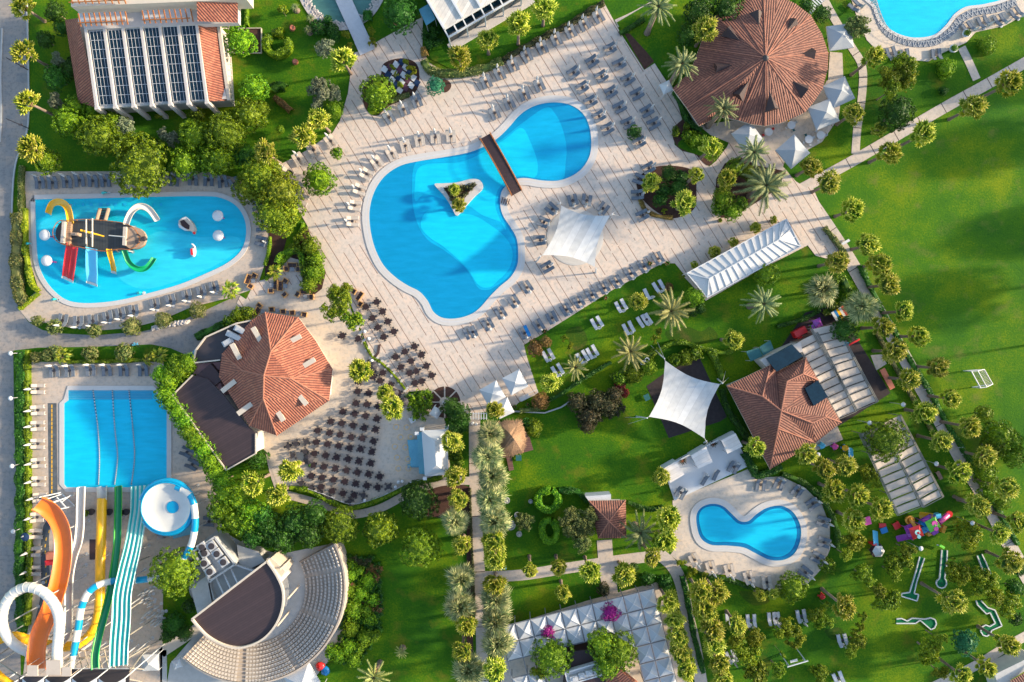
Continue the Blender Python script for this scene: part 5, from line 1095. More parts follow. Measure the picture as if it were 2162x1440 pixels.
# white platform with cabanas
t=thing('sun_platform','white raised sun platform between the lawn and the small pool','platform',V(1490,985,0)); P=PX([(1400,986),(1545,910),(1583,983),(1424,1057)],.35); mb=MB(); mb.prism([(p.x,p.y) for p in P],0,.35); mb.obj('platform',M['white'],t); mb=MB(); mb.beam(P[0]+Vector((0,0,.5)),P[1]+Vector((0,0,.5)),.2,1.0); mb.obj('back_wall',M['white'],t)
for q,w_ in (([(1523,930),(1553,915),(1568,943),(1536,958)],'right'),([(1459,962),(1491,943),(1505,976),(1474,990)],'middle'),([(1400,990),(1428,974),(1445,1002),(1415,1020)],'left')):
    P=PX(q,2.9); c=sum(P,Vector())/4; tt=thing('cabana','white box cabana with striped roof, %s one on the white platform'%w_,'cabana',(c.x,c.y,.35)); mb=MB(); mb.prism([(p.x,p.y) for p in P],2.75,2.9); mb.obj('roof',M['cream2'] if 'cream2' in M else M.setdefault('cream2',slats('cream2',(.66,.60,.54),(.5,.44,.38),.65,62,.7,.12)),tt)
    mb=MB(); [mb.tube((p.x,p.y,.35),(p.x,p.y,2.75),.06) for p in offset(P,-.12)]; mb.beam(P[0]-Vector((0,0,1.3)),P[1]-Vector((0,0,1.3)),.08,2.4); mb.obj('posts',M['white'],tt)
    mb=MB(); mb.box(c.x,c.y,.6,1.8,1.6,.4,R(28)); mb.obj('daybed',M['canvas'],tt)
def pot_plant(x,y,label,kind='brownl',r=.7,z=0):
    c=V(x,y,1); t=thing('potted_plant',label,'plant',(c.x,c.y,z)); mb=MB(); mb.lathe([(.22,0),(.34,.45),(.3,.45)],12); put('pot',mb.mesh('pot',M['terracotta']),t); mb=MB()
    for k in range(18):
        a=k*2.4; d=Vector((math.cos(a),math.sin(a),0)); s_=Vector((-d.y,d.x,0)); L_=r*random.uniform(.7,1.2); up=random.uniform(.3,1)
        mb.poly([d*.05+s_*.05+Vector((0,0,.45)),d*L_*.6+s_*.07+Vector((0,0,.45+up*.7)),d*L_*1.1+Vector((0,0,.45+up*.4)),d*L_*.6-s_*.07+Vector((0,0,.45+up*.7))])
    put('leaves',mb.mesh('leaves',L[kind]),t)
pot_plant(1506,937,'spiky plant on white platform between right and middle cabanas',z=.35); pot_plant(1441,973,'spiky plant on white platform between middle and left cabanas',z=.35)
# ---------------------------------------------------------------- water slides
def hpath(pts,n=6): return curve([V(*p) for p in pts],False,n)
def arcprof(r,a0,a1,n,off=0): return [(r*math.cos(R(a0+(a1-a0)*k/n)),r*math.sin(R(a0+(a1-a0)*k/n))+off) for k in range(n+1)]
def supports(t,path,every,mat='steel',r=.1,skip=0):
    for i in range(skip,len(path),every*2):
        p=path[i]
        if p.z<1.2: continue
        mb=MB(); mb.tube((p.x,p.y,0),(p.x,p.y,p.z-.45),r,n=6); mb.lathe([(.3,.05),(.3,.1)],8,(p.x,p.y,0)); mb.obj('support',M[mat],t)
def open_slide(label,pts,w_,mats,prof=None,mids=None,rim=.45,sup=7,jm=.06):
    path=hpath(pts); t=thing('water_slide',label,'water slide',(path[0].x,path[0].y,0)); h=w_/2
    prof=prof or [(-h-.02,rim-.05),(-h,rim),(-h+.12,rim-.05),(-h*.82,.12),(-h*.45,0),(h*.45,0),(h*.82,.12),(h-.12,rim-.05),(h,rim),(h+.02,rim-.05)]
    mb=MB(); mb.sweep(path,prof,mids); mb.obj('trough',[M[m] for m in mats],t,not mids)
    mb=MB()
    for sg in (-1,1): mb.pipe([path[i]+ (lambda d:Vector((d.y,-d.x,0)))((path[min(i+1,len(path)-1)]-path[max(0,i-1)]).normalized())*sg*h+Vector((0,0,rim)) for i in range(len(path))],jm,5)
    mb.obj('rim',M[mats[-1]],t)
    supports(t,path,sup); return t,path
def tube_slide(label,pts,r,seg,n=12,sup=6,ribs=None):
    path=hpath(pts,8); t=thing('water_slide',label,'water slide',(path[0].x,path[0].y,0)); k=12
    i=0; c=0
    while i<len(path)-1:
        ln=max(1,seg[c%len(seg)][1]); j=min(len(path)-1,i+ln); mb=MB(); mb.pipe(path[i:j+1],r,n,False); mb.obj('tube_section',M[seg[c%len(seg)][0]],t,True); i=j; c+=1
    mb=MB()
    for i in range(0,len(path)-1,ribs or 4):
        d=(path[i+1]-path[i]).normalized(); mb.tube(path[i]-d*.05,path[i]+d*.05,r+.05,r+.05,n)
    mb.obj('joint_rings',M[seg[0][0] if not ribs else seg[0][0]],t); supports(t,path,sup*2); return t
open_slide('wide orange water slide rising from the lower left tower',[(82,1412,9.2),(82,1370,9),(90,1332,8.4),(106,1295,7.7),(122,1250,6.9),(133,1205,6.2),(138,1160,5.6),(135,1120,5.1),(122,1090,4.8),(104,1072,4.9),(82,1061,5.6)],2.75,['orange','orange'],None,None,.55)
open_slide('cream open water slide ending in lap pool, leftmost at the pool edge',[(132,1352,6.4),(146,1335,6),(149,1300,5.4),(149,1250,4.5),(151,1210,4),(159,1172,3.3),(169,1142,2.7),(173,1105,2),(174,1070,1.3),(175,1027,.6)],1.25,['slidew','slidew'],arcprof(.62,170,370,10,.55),None,.42)
tube_slide('cream looping tube slide circling over the road at lower left',[(121,1408,10.4),(121,1370,10.2),(125,1330,9.9),(124,1300,9.7),(112,1272,9.5),(88,1248,9.2),(55,1240,8.9),(24,1256,8.6),(7,1287,8.3),(6,1322,8.0),(22,1352,7.7),(50,1372,7.4),(82,1378,7.0),(108,1370,6.7),(130,1352,6.4)],.72,[('slidew',9)],14,3,3)
tube_slide('yellow tube slide ending in lap pool beside the cream slide',[(18,1446,8.5),(-8,1425,8.2),(-30,1392,7.8),(-12,1356,7.2),(27,1344,6.6),(62,1352,6.1),(107,1362,5.8),(150,1364,5.3),(180,1350,4.8),(200,1325,4.4),(209,1290,3.8),(211,1240,3.2),(212,1180,2.6),(214,1120,1.8),(215,1070,1.2),(216,1052,1.0)],.72,[('yellow',7)],14,3,3)
mb=MB(); P_=hpath([(216,1056,1),(216,1040,.8),(216,1027,.6)]); mb.sweep(P_,arcprof(.75,165,375,10,.1)); tag(mb.obj('slide_end',M['slidew'],None,True),'white open end piece of the yellow tube slide','slide end')
open_slide('dark green narrow water slide ending in lap pool',[(205,1410,9.6),(205,1380,9),(212,1342,7.9),(225,1292,6.7),(237,1242,5.7),(245,1192,4.6),(251,1142,3.1),(252,1095,1.9),(253,1060,1.2),(253,1025,.6)],1.1,['green','lime'],arcprof(.55,165,375,10,.5),None,.4)
W4=2.85; prof=[];mids=[]; nl=4
for k in range(nl):
    x0=-W4/2+k*W4/nl; x1=x0+W4/nl; prof+=[(x0,.28),(x0+.1,.05),(x0+.28,0),(x1-.28,0),(x1-.1,.05)]; mids+=[1,0,0,0,1]
prof+=[(W4/2,.28)]; mm=[(k//5)%2 if k%5 in(1,2,3) else 1 for k in range(20)]
mm=[{0:2,1:0,2:0,3:1,4:1}[k%5] for k in range(20)]
open_slide('wide teal and white striped multi-lane slide, rightmost at lap pool',[(252,1405,9.8),(254,1355,8.9),(258,1305,8.2),(260,1255,7.4),(270,1205,6.2),(282,1155,4.6),(291,1105,2.6),(296,1070,1.4),(297,1025,.6)],W4,['teals','slidew','mint'],prof,mm,.3)
t=tube_slide('blue and white tube slide feeding the white bowl',[(152,1410,8.9),(156,1380,8.5),(162,1345,8.1),(166,1322,7.8),(170,1292,7.5),(176,1272,7.3),(186,1252,7.1),(206,1236,6.5),(238,1227,5.6),(270,1225,5.2),(300,1224,5.1),(330,1218,5.05),(356,1205,5.0),(385,1180,4.95),(403,1152,4.9),(411,1118,4.85),(412,1085,4.8),(406,1055,4.7),(392,1037,4.6),(372,1028,4.5)],.52,[('slidew',7),('blue',7)],12,3,7)
c=V(354,1070,4.4); t=thing('bowl_slide','big white round bowl slide with blue rim beside lap pool','water slide',(c.x,c.y,0)); mb=MB(); prof=[(.05,4.12),(.9,4.15),(1.0,4.1),(2.2,4.16),(3.2,4.35),(3.75,4.7),(3.85,4.9)]
mb.lathe(prof,40,(c.x,c.y,0)); mb.f=[f for f in mb.f if len(f)==4]; mb.m=[0]*len(mb.f); mb.obj('bowl',M['slidew'],t,True)
mb=MB(); ringp=[Vector((c.x+3.9*math.cos(a),c.y+3.9*math.sin(a),4.9)) for a in [k*2*PI/40 for k in range(41)]]; mb.pipe(ringp,.12,6); mb.obj('rim',M['blue'],t,True)
mb=MB(); rp=[Vector((c.x+4.15*math.cos(a),c.y+4.15*math.sin(a),4.5)) for a in [R(-150+k*9) for k in range(36)]]; mb.pipe(rp,.42,8); mb.obj('outer_channel',M['blue'],t,True)
mb=MB(); mb.lathe([(.95,4.2),(.95,4.25)],24,(c.x+.7,c.y-.1,0)); mb.obj('centre_drain',M['blue'],t); mb=MB(); [mb.tube((c.x+3.3*math.cos(a),c.y+3.3*math.sin(a),0),(c.x+3*math.cos(a),c.y+3*math.sin(a),3.7),.14) for a in (.4,2,3.5,5)]; mb.obj('legs',M['steel'],t)
mb=MB(); p=V(385,1118,.7); mb.box(p.x,p.y,.6,3.6,2.2,.12,.25); mb.box(p.x,p.y,.4,2.6,1.2,.6,.25); [mb.tube((p.x+u,p.y+v,0),(p.x+u,p.y+v,1.5),.05) for u in (-1.6,1.6) for v in (-1,1)]; tag(mb.obj('splash_trough',M['bluegl']),'pale blue landing trough below the white bowl slide','trough')
# tower
M['strut']=plain('strut',(.30,.27,.22),.6,.15,2)
t=thing('slide_tower','slide start tower with dark platform and scalloped white awnings','tower',V(180,1440,0)); z=9.0
mb=MB(); P=PX([(148,1414),(272,1414),(272,1500),(40,1500),(40,1430),(148,1430)],z); mb.prism([(p.x,p.y) for p in P],z-.25,z); mb.obj('platform',M['dark'],t)
for k,(x0,x1) in enumerate(((46,94),(95,151),(151,206),(207,266))):
    a,b=V(x0+1,1432,z+2.4),V(x1-1,1430,z+2.4); a2,b2=V(x0+1,1490,z+2.4),V(x1-1,1490,z+2.4); mb=MB(); n=8; up=[];lo=[]
    for i in range(n+1):
        u=i/n; q=a.lerp(b,u)+Vector((0,-.75*math.sin(PI*u),.35*math.sin(PI*u))); up.append(q); lo.append(a2.lerp(b2,u)+Vector((0,0,.35*math.sin(PI*u))))
    for i in range(n): mb.poly([up[i],up[i+1],lo[i+1],lo[i]])
    mb.obj('awning',M['canvas'],t); 
mb=MB()
for x in (47,95,151,207,266): p=V(x,1430,z+2.4); mb.tube((p.x,p.y,0),(p.x,p.y,z+2.8),.09)
for x0,y0,x1,y1 in ((150,1412,272,1412),): mb.beam(V(x0,y0,z+1),V(x1,y1,z+1),.06,.06)
mb.obj('front_rail',M['white'],t)
for (x0,y0,z0,x1,y1,z1) in ((60,1440,8,0,1400,0),(272,1420,8.6,312,1365,0),(270,1390,8,335,1352,0),(272,1410,7,320,1415,0),(130,1400,8.5,210,1345,0),(160,1400,8.5,262,1345,0),(90,1410,8,20,1330,0),(255,1430,8,300,1440,0),(150,1330,7.5,240,1265,0),(100,1350,7.5,165,1300,0),(-5,1385,7,85,1322,0),(270,1290,7,312,1260,0),(275,1340,8,320,1310,0),(290,1185,4.8,316,1175,0)): mb=MB(); mb.beam(V(x0,y0,z0),V(x1,y1,z1),.15,.15); mb.obj('strut',M['strut'],t)
for x,y,s_ in ((69,1416,1.55),(113,1409,2.1),(141,1418,1.3)): mb=MB(); c=V(x,y,z+2.6); mb.box(c.x,c.y,c.z,s_,s_,.12); [mb.tube((c.x+u*s_*.45,c.y+v*s_*.45,z),(c.x+u*s_*.45,c.y+v*s_*.45,c.z),.04) for u in (-1,1) for v in (-1,1)]; mb.obj('start_roof',M['beige'],t)
mb=MB()
for x0,x1 in ((60,240),): 
    for k in range(7): mb.beam(V(150+14*k,1372,5.5),V(160+14*k,1412,8.5),.12,.12)
mb.beam(V(150,1375,5.3),V(240,1372,5.3),.15,.15); mb.beam(V(150,1390,6.8),V(235,1386,6.8),.15,.15); mb.obj('stair_frame',M['cream'],t)
# lattice prop of the orange slide
t=thing('lattice_prop','white steel lattice prop holding the raised end of the orange slide','frame',V(130,1048,0)); mb=MB()
for a,b in (((82,1060,5),(131,1043,.2)),((100,1065,4.6),(156,1045,.2)),((112,1078,4.6),(158,1068,.2)),((131,1043,.2),(158,1068,.2)),((120,1050,2),(140,1072,2)),((104,1058,3.4),(124,1074,3.2)),((131,1060,1.6),(150,1045,1)),((82,1050,5),(128,1040,1))): mb.beam(V(*a),V(*b),.14,.14)
mb.obj('lattice',M['white'],t)
# fairground road, cart, flower pots, stored parasols
sheet('play_road',[(101,851),(120,851),(122,1048),(108,1060),(110,1090),(104,1130),(104,1190),(108,1240),(100,1290),(84,1335),(72,1320),(85,1265),(87,1230),(86,1150),(92,1110),(104,1090)],.056,M['asphaltd'] if 'asphaltd' in M else M.setdefault('asphaltd',plain('asphaltd',(.09,.10,.105),.8,.5,1)),False)
mb=MB()
for y in range(858,1046,9): p=W(110,y); mb.sheet([(p.x-.09,p.y-.28),(p.x+.09,p.y-.28),(p.x+.09,p.y+.28),(p.x-.09,p.y+.28)],.062)
for x,y in ((109,1110),(104,1122),(98,1138),(96,1152),(96,1166),(97,1195),(98,1212),(98,1228),(97,1245),(95,1262)): p=W(x,y); mb.box(p.x,p.y,.063,.16,.5,.004,R(-10))
tag(mb.obj('road_marking',M['yellow']),kind='structure')
t=thing('toy_truck','small red play truck with an open salmon cargo bed','truck',V(109,1178,0)); c=V(109,1177,.8); mb=MB(); mb.box(c.x,c.y+.3,.75,1.5,1.15,.7,R(3)); mb.obj('cargo_box',M['terracotta'],t); mb=MB(); mb.box(c.x,c.y-.75,.8,1.6,.75,.9,R(3)); mb.box(c.x,c.y-.2,.35,1.7,2,.2,R(3)); mb.box(c.x,c.y-.75,1.28,1.2,.5,.08,R(3)); mb.obj('cab',M['red'],t)
for u in (-.8,.8):
    for v in (-.8,.6): mb=MB(); mb.tube((c.x+u-.08,c.y+v,.25),(c.x+u+.08,c.y+v,.25),.25,n=12); mb.obj('wheel',M['dark'],t)
for i,(x,y) in enumerate(((185,1081),(223,1081),(259,1081))):
    t=thing('planter_pot','round dark planter with bushy plant between slides, %s'%('leftmost','middle','rightmost')[i],'planter',V(x,y,0)); q=Vector(t.location); mb=MB(); mb.lathe([(.35,0),(.55,.6),(.45,.6)],14,(q.x+.9,q.y+.15,.05)); mb.lathe([(.35,0),(.55,.6),(.45,.6)],14,(q.x,q.y,.05)); mb.obj('pot',M['dark'],t); put('bush',crown('yellow' if i==2 else 'dense',.9),t,(0,0,.95),(0,0,i),.62)
lst=tl(0,1080,[(1165,710),(1205,690),(1235,680),(1265,680),(1190,715),(1195,750),(1230,740),(1180,775),(1215,780),(1245,790),(1240,810),(1298,825),(1245,855),(1210,880),(1275,885),(1190,905),(1240,910),(1310,890),(1340,890),(1270,935),(1300,945),(1325,955),(1180,945),(1270,965),(1300,975)])
P,side=order(lst)
for i,(x,y) in enumerate(P): parasol(V(x,y,2.5)*1+Vector((0,0,-2.45)),'stored folded parasol right of striped slide, %s from the top'%(ORD[i]),'stored folded parasols by the striped slide')
M['navy']=plain('navy',(.01,.03,.08),.7)
for i,(x,y,h_) in enumerate(((70,1127,1.8),(73,1229,1.8))):
    t=thing('beach_umbrella','small dark blue closed umbrella in the hedge beside the left loungers, %s'%('upper','lower')[i],'umbrella',V(x,y,0)); q=t.location; mb=MB(); mb.lathe([(.7,1.9),(.35,2.1),(.03,2.2)],10,tuple(q)); mb.obj('canopy',M['navy'],t); mb=MB(); mb.tube(q,q+Vector((0,0,2)),.03); mb.obj('pole',M['steel'],t)
canopy('white cube canopy right of the slide tower',317,1399,2.6,2,2.5,.5,'canvas','cube_canopy','canopy',True)
for i,(x,y) in enumerate(((35,1420),(37,1436))):
    t=thing('water_tank','round metal tank beside the slide tower, %s'%('upper','lower')[i],'tank',V(x,y,0)); mb=MB(); q=t.location; mb.lathe([(.5,7.2),(.6,7.5),(.5,8),(.1,8.1)],14,(q.x,q.y,0)); mb.tube((q.x,q.y,0),(q.x,q.y,7.2),.12); mb.obj('tank',M['steel'],t,True)
t=thing('air_unit','dark grey ventilation box on the lap pool deck','machine',V(342,1132,0)); mb=MB(); q=t.location; mb.box(q.x,q.y,.35,1.1,.75,.6,.1); mb.box(q.x,q.y,.68,.9,.6,.06,.1); mb.obj('case',M['grey'],t)
mb=MB(); p=W(196,1160); mb.box(p.x,p.y,.065,1.0,3.3,.01); tag(mb.obj('drain_grate',M['brown']),'dark rectangular grate in the deck beside the yellow slide','grate')
# ---------------------------------------------------------------- pirate ship in the kids pool
t=thing('pirate_ship','brown pirate ship play structure with dark deck and masts in the kids pool','play ship',V(210,498,0)); z=2.2
hull=tl(0,360,[(468,530),(490,465),(530,430),(610,425),(760,418),(900,428),(1040,445),(1110,468),(1165,510),(1195,570),(1190,620),(1150,655),(1100,672),(1030,668),(900,685),(780,668),(660,645),(560,630),(490,590)])
P=PC(hull,z,3); mb=MB(); mb.prism([(p.x,p.y) for p in offset(P,-.35)],.1,z-.15); mb.obj('hull',M['timber'],t); mb=MB(); mb.prism([(p.x,p.y) for p in P],z-.15,z); mb.obj('deck',M['dark2'] if 'dark2' in M else slats('shipdeck',(.035,.04,.04),(.015,.012,.01),.45,0,.6,.1),t)
mb=MB(); mb.pipe([p+Vector((0,0,.7)) for p in P+P[:1]],.06,5); [mb.tube(p,p+Vector((0,0,.75)),.045,n=5) for p in P[::2]]; mb.obj('railing',M['timber'],t)
def block(name,q,h0,h1,mat):
    P=PX(q,h1); mb=MB(); mb.prism([(p.x,p.y) for p in P],h0,h1); return mb.obj(name,M[mat],t)
M['plank']=slats('plank',(.36,.22,.13),(.10,.05,.03),.3,90,.7,.15)
block('stern_deck',tl(0,360,[(520,425),(600,432),(585,635),(505,615)]),z,z+.5,'plank'); block('stern_bench',tl(0,360,[(525,430),(547,432),(535,612),(508,610)]),z+.5,z+1.0,'beige')
block('bow_bench',tl(0,360,[(1040,475),(1066,475),(1058,632),(1032,630)]),z,z+.9,'beige')
c=V(278,502,z+.6); mb=MB(); n=20; bw=[(c.x+(1.35 if math.cos(2*PI*k/n)<0 else 2.2)*math.cos(2*PI*k/n),c.y+1.75*math.sin(2*PI*k/n)) for k in range(n)]; mb.prism(bw,z,z+.5); mb.obj('bow_deck',M['beige2'] if 'beige2' in M else M.setdefault('beige2',plain('beige2',(.36,.25,.17),.8,.2,2)),t)
mb=MB(); mb.tube(V(183,520,z),V(182,491,z+5),.12,.09); mb.tube(V(192,500,z),V(193,490,z+4.5),.1); mb.tube(V(182,463,z+3.4),V(182,515,z+3.4),.11); mb.tube(V(195,461,z+3.1),V(195,521,z+3.1),.11); mb.obj('yards',M['cream'],t)
mb=MB(); mb.tube(V(170,486,z+2.6),V(220,499,z+1.4),.17,.1); mb.obj('boom',M['yellow'],t); mb=MB(); mb.tube(V(230,497,z+.9),V(262,500,z+1.2),.09); mb.obj('front_boom',M['slidew'],t)
mb=MB(); q=V(301,503,z+1); mb.lathe([(.28,0),(.4,.5),(.3,.9)],12,(q.x,q.y,z)); mb.tube(V(290,494,z+.5),V(297,500,z+1.6),.12); mb.box(V(291,510,z+.7).x,V(291,510,z+.7).y,z+.8,.5,.5,.5); mb.obj('bow_figure',M['dark'],t)
mb=MB()
for x in (204,222): a_=V(x,466,z-.1); b_=V(x+7,441,.9); mb.tube(a_,b_,.28,.28,8)
mb.obj('log_rails',M['beige2'],t); mb=MB()
for k in range(8): u=k/7; a_=V(208+6*u,465-24*u,z-.2-1.4*u); mb.beam(a_,a_+Vector((1.1,0,0)),.22,.08)
mb.obj('steps',M['brown'],t); mb=MB(); q=V(161,495,z+.3); mb.box(q.x,q.y,z+.35,1.3,.5,.7,-.1); mb.box(q.x+.4,q.y,z+.8,.4,.4,.3); mb.obj('cabin_chest',M['beige2'],t)
def kslide(label,pts,w_,mats,prof=None,mids=None,endcap=None):
    t,p=open_slide(label,pts,w_,mats,prof,mids,.3,9,.05)
    if endcap: mb=MB(); c=p[-1]; d=(p[-1]-p[-3]).normalized(); a=Vector((d.y,-d.x,0)); mb.sweep([p[-1]-d*.05,p[-1]+d*.45],[(-w_/2,.32),(-w_/2+.1,.06),(w_/2-.1,.06),(w_/2,.32)]); mb.obj('end_lip',M[endcap],t)
kslide('yellow curved slide at the upper left of the pirate ship',[(151,473,2.4),(149,455,2.2),(145,440,1.9),(136,430,1.6),(124,427,1.3),(113,431,1),(107,441,.7),(104,452,.4)],1.05,['yellow','yellow'])
kslide('cream curved slide at the upper right of the pirate ship',[(268,475,2.4),(273,460,2.2),(281,446,1.9),(293,437,1.6),(306,437,1.3),(318,444,1),(327,455,.7),(334,466,.4)],.95,['slidew','cream'])
kslide('red double slide on the lower left of the pirate ship',[(155,518,2.6),(153,530,2.2),(150,550,1.6),(147,572,1.0),(145,588,.4)],2.0,['red','red'],[(-1,.3),(-.9,.05),(-.55,0),(-.1,.04),(-.06,.24),(.06,.24),(.1,.04),(.55,0),(.9,.05),(1,.3)],None,'slidew')
kslide('sky blue wide slide on the lower side of the pirate ship',[(195,524,2.6),(195,538,2.2),(195,560,1.6),(196,582,1.0),(196,597,.4)],1.9,['sky','sky'],None,None,'slidew')
kslide('short yellow slide on the lower side of the pirate ship',[(232,526,2.4),(234,538,2.1),(238,552,1.5),(241,565,.8),(242,573,.4)],.85,['yellow','yellow'],None,None,'slidew')
kslide('green curved slide at the lower right of the pirate ship',[(264,528,2.4),(268,540,2.2),(274,554,1.9),(284,564,1.6),(297,569,1.3),(310,566,1),(320,556,.7),(327,545,.4)],.85,['green','green'])
for x,y,w_ in ((93,496,'left, upper'),(97,550,'left, lower'),(459,455,'right, upper'),(460,497,'right, lower')):
    c=V(x,y,2.6); t=thing('mushroom_fountain','white round mushroom fountain in the kids pool, %s'%w_,'fountain',(c.x,c.y,0)); mb=MB(); mb.lathe([(.86,2.4),(.88,2.46),(.7,2.62),(.35,2.74),(.06,2.8)],24,(c.x,c.y,0)); mb.obj('cap',M['white'],t,True); mb=MB(); mb.tube((c.x,c.y,.1),(c.x,c.y,2.5),.13); mb.obj('stem',M['pink'],t)
t=thing('toy_boat','small play boat with maroon seats and white sail in the kids pool','play boat',V(396,475,0)); mb=MB(); hp=PX([(377,466),(386,459),(398,462),(406,470),(411,482),(409,492),(402,487),(388,486),(378,476)],.9); mb.prism([(p.x,p.y) for p in hp],.1,.9); mb.obj('hull',M['cream'],t); mb=MB(); ip=PX([(380,467),(388,464),(400,476),(399,484),(385,480)],.98); mb.prism([(p.x,p.y) for p in ip],.9,.98); mb.obj('seats',M['brown'],t); mb=MB(); mb.poly([V(381,463,2.2),V(392,457,2.4),V(404,470,1.2),V(400,463,1.6)]); mb.poly([V(376,472,1.5),V(398,487,1.1),V(390,487,.9),V(378,480,1.0)]); mb.obj('sail',M['white'],t); mb=MB(); q=V(410,492,.9); mb.lathe([(.25,0),(.1,.35)],8,tuple(q)); mb.obj('bow_tip',M['red'],t)
t=thing('spring_toy','small red and white swan shaped water toy in the kids pool','water toy',V(408,530,0)); mb=MB(); q=V(408,531,.7); v_,f_=blob((q.x,q.y,.6),.75,12,8,.7,0); mb.v=[((a-q.x)*.55+q.x,(b-q.y)*1.25+q.y,c) for a,b,c in v_]; mb.f=[tuple(x) for x in f_]; mb.m=[0]*len(mb.f); mb.pipe([(q.x+.3,q.y+.5,.8),(q.x+.45,q.y+.8,1.3),(q.x+.3,q.y+1.0,1.6),(q.x+.1,q.y+1.1,1.5)],[.2,.14,.16,.08],8); mb.obj('body',M['white'],t,True); mb=MB(); mb.box(q.x-.05,q.y-.1,1.02,.35,1.0,.3,.1); mb.obj('saddle',M['red'],t)
for x,y,w_ in ((224,409,'on the upper pool edge'),(63,516,'on the left pool edge'),(118,633,'on the lower left pool edge'),(298,619,'on the lower right pool edge')):
    t=thing('water_spout','small teal and white dolphin spout %s'%w_,'fountain',V(x,y,0)); q=t.location; mb=MB(); mb.pipe([(q.x-.45,q.y,.1),(q.x-.2,q.y,.6),(q.x+.15,q.y+.05,.75),(q.x+.5,q.y+.1,.5)],[.12,.22,.2,.06],8); mb.poly([(q.x-.5,q.y-.3,.1),(q.x-.3,q.y,.4),(q.x-.5,q.y+.3,.1)]); mb.obj('body',M['teals'],t); mb=MB(); mb.lathe([(.35,.04),(.3,.14),(.1,.16)],10,(q.x+.5,q.y,0)); mb.obj('base',M['white'],t)
for i,x in enumerate((159,177,194,214,229,245,265,299,327,341)):
    p=W(x,432); mb=MB(); mb.box(p.x,p.y,.152,.55 if 190<x<270 else .3,.5,.01); mb.box(p.x,p.y,.158,.3 if 190<x<270 else .12,.25,.008); tag(mb.obj('floor_marker',M['b_mid']),'square marker tile in the kids pool top row, %s from the left'%ORD[i],'marker',"marker tiles in the kids pool")
# ---------------------------------------------------------------- palms
fans([(46,12),(47,108),(54,214),(62,312)],'fan palm','along the left road',29)
fans([(722,124),(672,251),(639,288),(559,320)],'fan palm','beside the deck in upper left garden',28)
fans([(970,118),(1029,82),(1095,50),(1150,15)],'fan palm','in front of the white pavilion',26)
fan_palm(1491,62,'bright fan palm touching the left of the round roof',28); fan_palm(1502,312,'fan palm below the round roof beside the deck corner',27); fan_palm(1470,368,'orange tinged fan palm at the top right of the oval bed',20)
fan_palm(1847,119,'fan palm below the upper corner pool, beside the curved footpath',27); fan_palm(1802,239,'green fan palm between grey parasols and the footpath',26); fan_palm(1857,272,'small fan palm left of the long footpath',17,2.2)
fans([(2133,175),(2057,225),(1952,282),(1881,320)],'leaning fan palm','along long footpath at field edge',30)
fans([(1713,352),(1752,387),(1802,442),(1834,517),(1858,556),(1877,600),(1911,657),(1942,710),(1982,777),(2009,842),(2049,902),(2082,966),(2124,1032),(2152,1102)],'fan palm','in right row of the walkway',27)
fans([(1768,552),(1867,691),(1890,742),(1922,802),(1953,872),(1989,932),(2027,997),(2064,1066),(2112,1127),(2134,1187)],'fan palm','in left row of the walkway',27)
fan_palm(1737,612,'silvery spiky palm left of the walkway beside the brown tiled canopy',32,5,'spiky'); fan_palm(1819,647,'silvery spiky palm at the walkway above the climbing frame',34,5,'spiky')
fans([(1597,945),(1742,990),(1787,985),(1764,1037),(1814,1047),(1862,1075),(1805,1100),(1705,960)],'fan palm','between tiled house and lower pergola',27)
fan_palm(1397,1007,'fan palm at the left corner of the white platform',20,3.5)
fans([(955,932),(960,1007),(967,1055)],'fan palm','between stage tent and garden walk',26)
fan_palm(1044,865,'fan palm growing through the small white canopy',23); fan_palm(1162,807,'fan palm on lawn right of the pyramid canopies',24)
fans([(1035,917),(1030,965),(1040,1007),(1035,1055),(1044,1102)],'silvery spiky palm','right of garden walk, upper part',30,'spiky',5)
fans([(1047,1265),(1046,1310),(1051,1357)],'silvery spiky palm','right of garden walk, lower part',29,'spiky',5)
fans([(962,1102),(974,1222),(972,1280),(990,1415)],'silvery spiky palm','left of garden walk',29,'spiky',5)
fans([(974,1152),(985,1322),(974,1377)],'green fan palm','left of garden walk',24); fans([(1041,1147),(1045,1182),(1044,1235),(1045,1415)],'green fan palm','right of garden walk',26)
fans([(1120,1205,19),(1179,1200,19),(1245,1207,26),(1320,1215,28),(1377,1178,21)],'fan palm','on cross path above the grid canopy',22); fan_palm(1189,1252,'lone fan palm on the lawn above the grid canopy',20)
fans([(1412,1095),(1405,1142)],'fan palm','left edge of small pool terrace',28)
fans([(1480,1252),(1515,1252),(1490,1287),(1505,1330),(1557,1320),(1507,1362),(1520,1402),(1527,1436)],'fan palm','right of the lower curved walk',27)
fans([(1412,1272),(1425,1310),(1430,1345),(1440,1380),(1450,1415)],'fan palm','between grid canopy and curved walk',25)
fan_palm(1605,1257,'small fan palm below the small pool terrace, left one',15,2.5); fan_palm(1634,1255,'small fan palm below the small pool terrace, right one',14,2.5)
fan_palm(1784,1282,'leaning fan palm left of the mini golf lawn',28,8); fan_palm(2014,1272,'leaning fan palm in the middle of the mini golf lawn',30,8.5)
fans([(2130,1362),(2085,1410),(2032,1427)],'fan palm','along the lower right path',24); fan_palm(2072,1072,'fan palm at the walkway near the lower pergola end',25)
fan_palm(760,781,'fan palm on the dining terrace beside octagonal roof',26); fan_palm(812,830,'smaller fan palm at the right edge of dining terrace',20,5); fan_palm(829,861,'larger fan palm at the right edge of dining terrace',28)
fans([(612,994),(585,1045),(532,1022)],'fan palm','below the octagonal building',28)
fan_palm(1375,385,'green fan palm at the left of the oval bed',25,4.5); fan_palm(1447,427,'fan palm at the lower right of the oval bed',27); fan_palm(1535,377,'dark green fan palm in bed beside the big date palm',26,4.5)
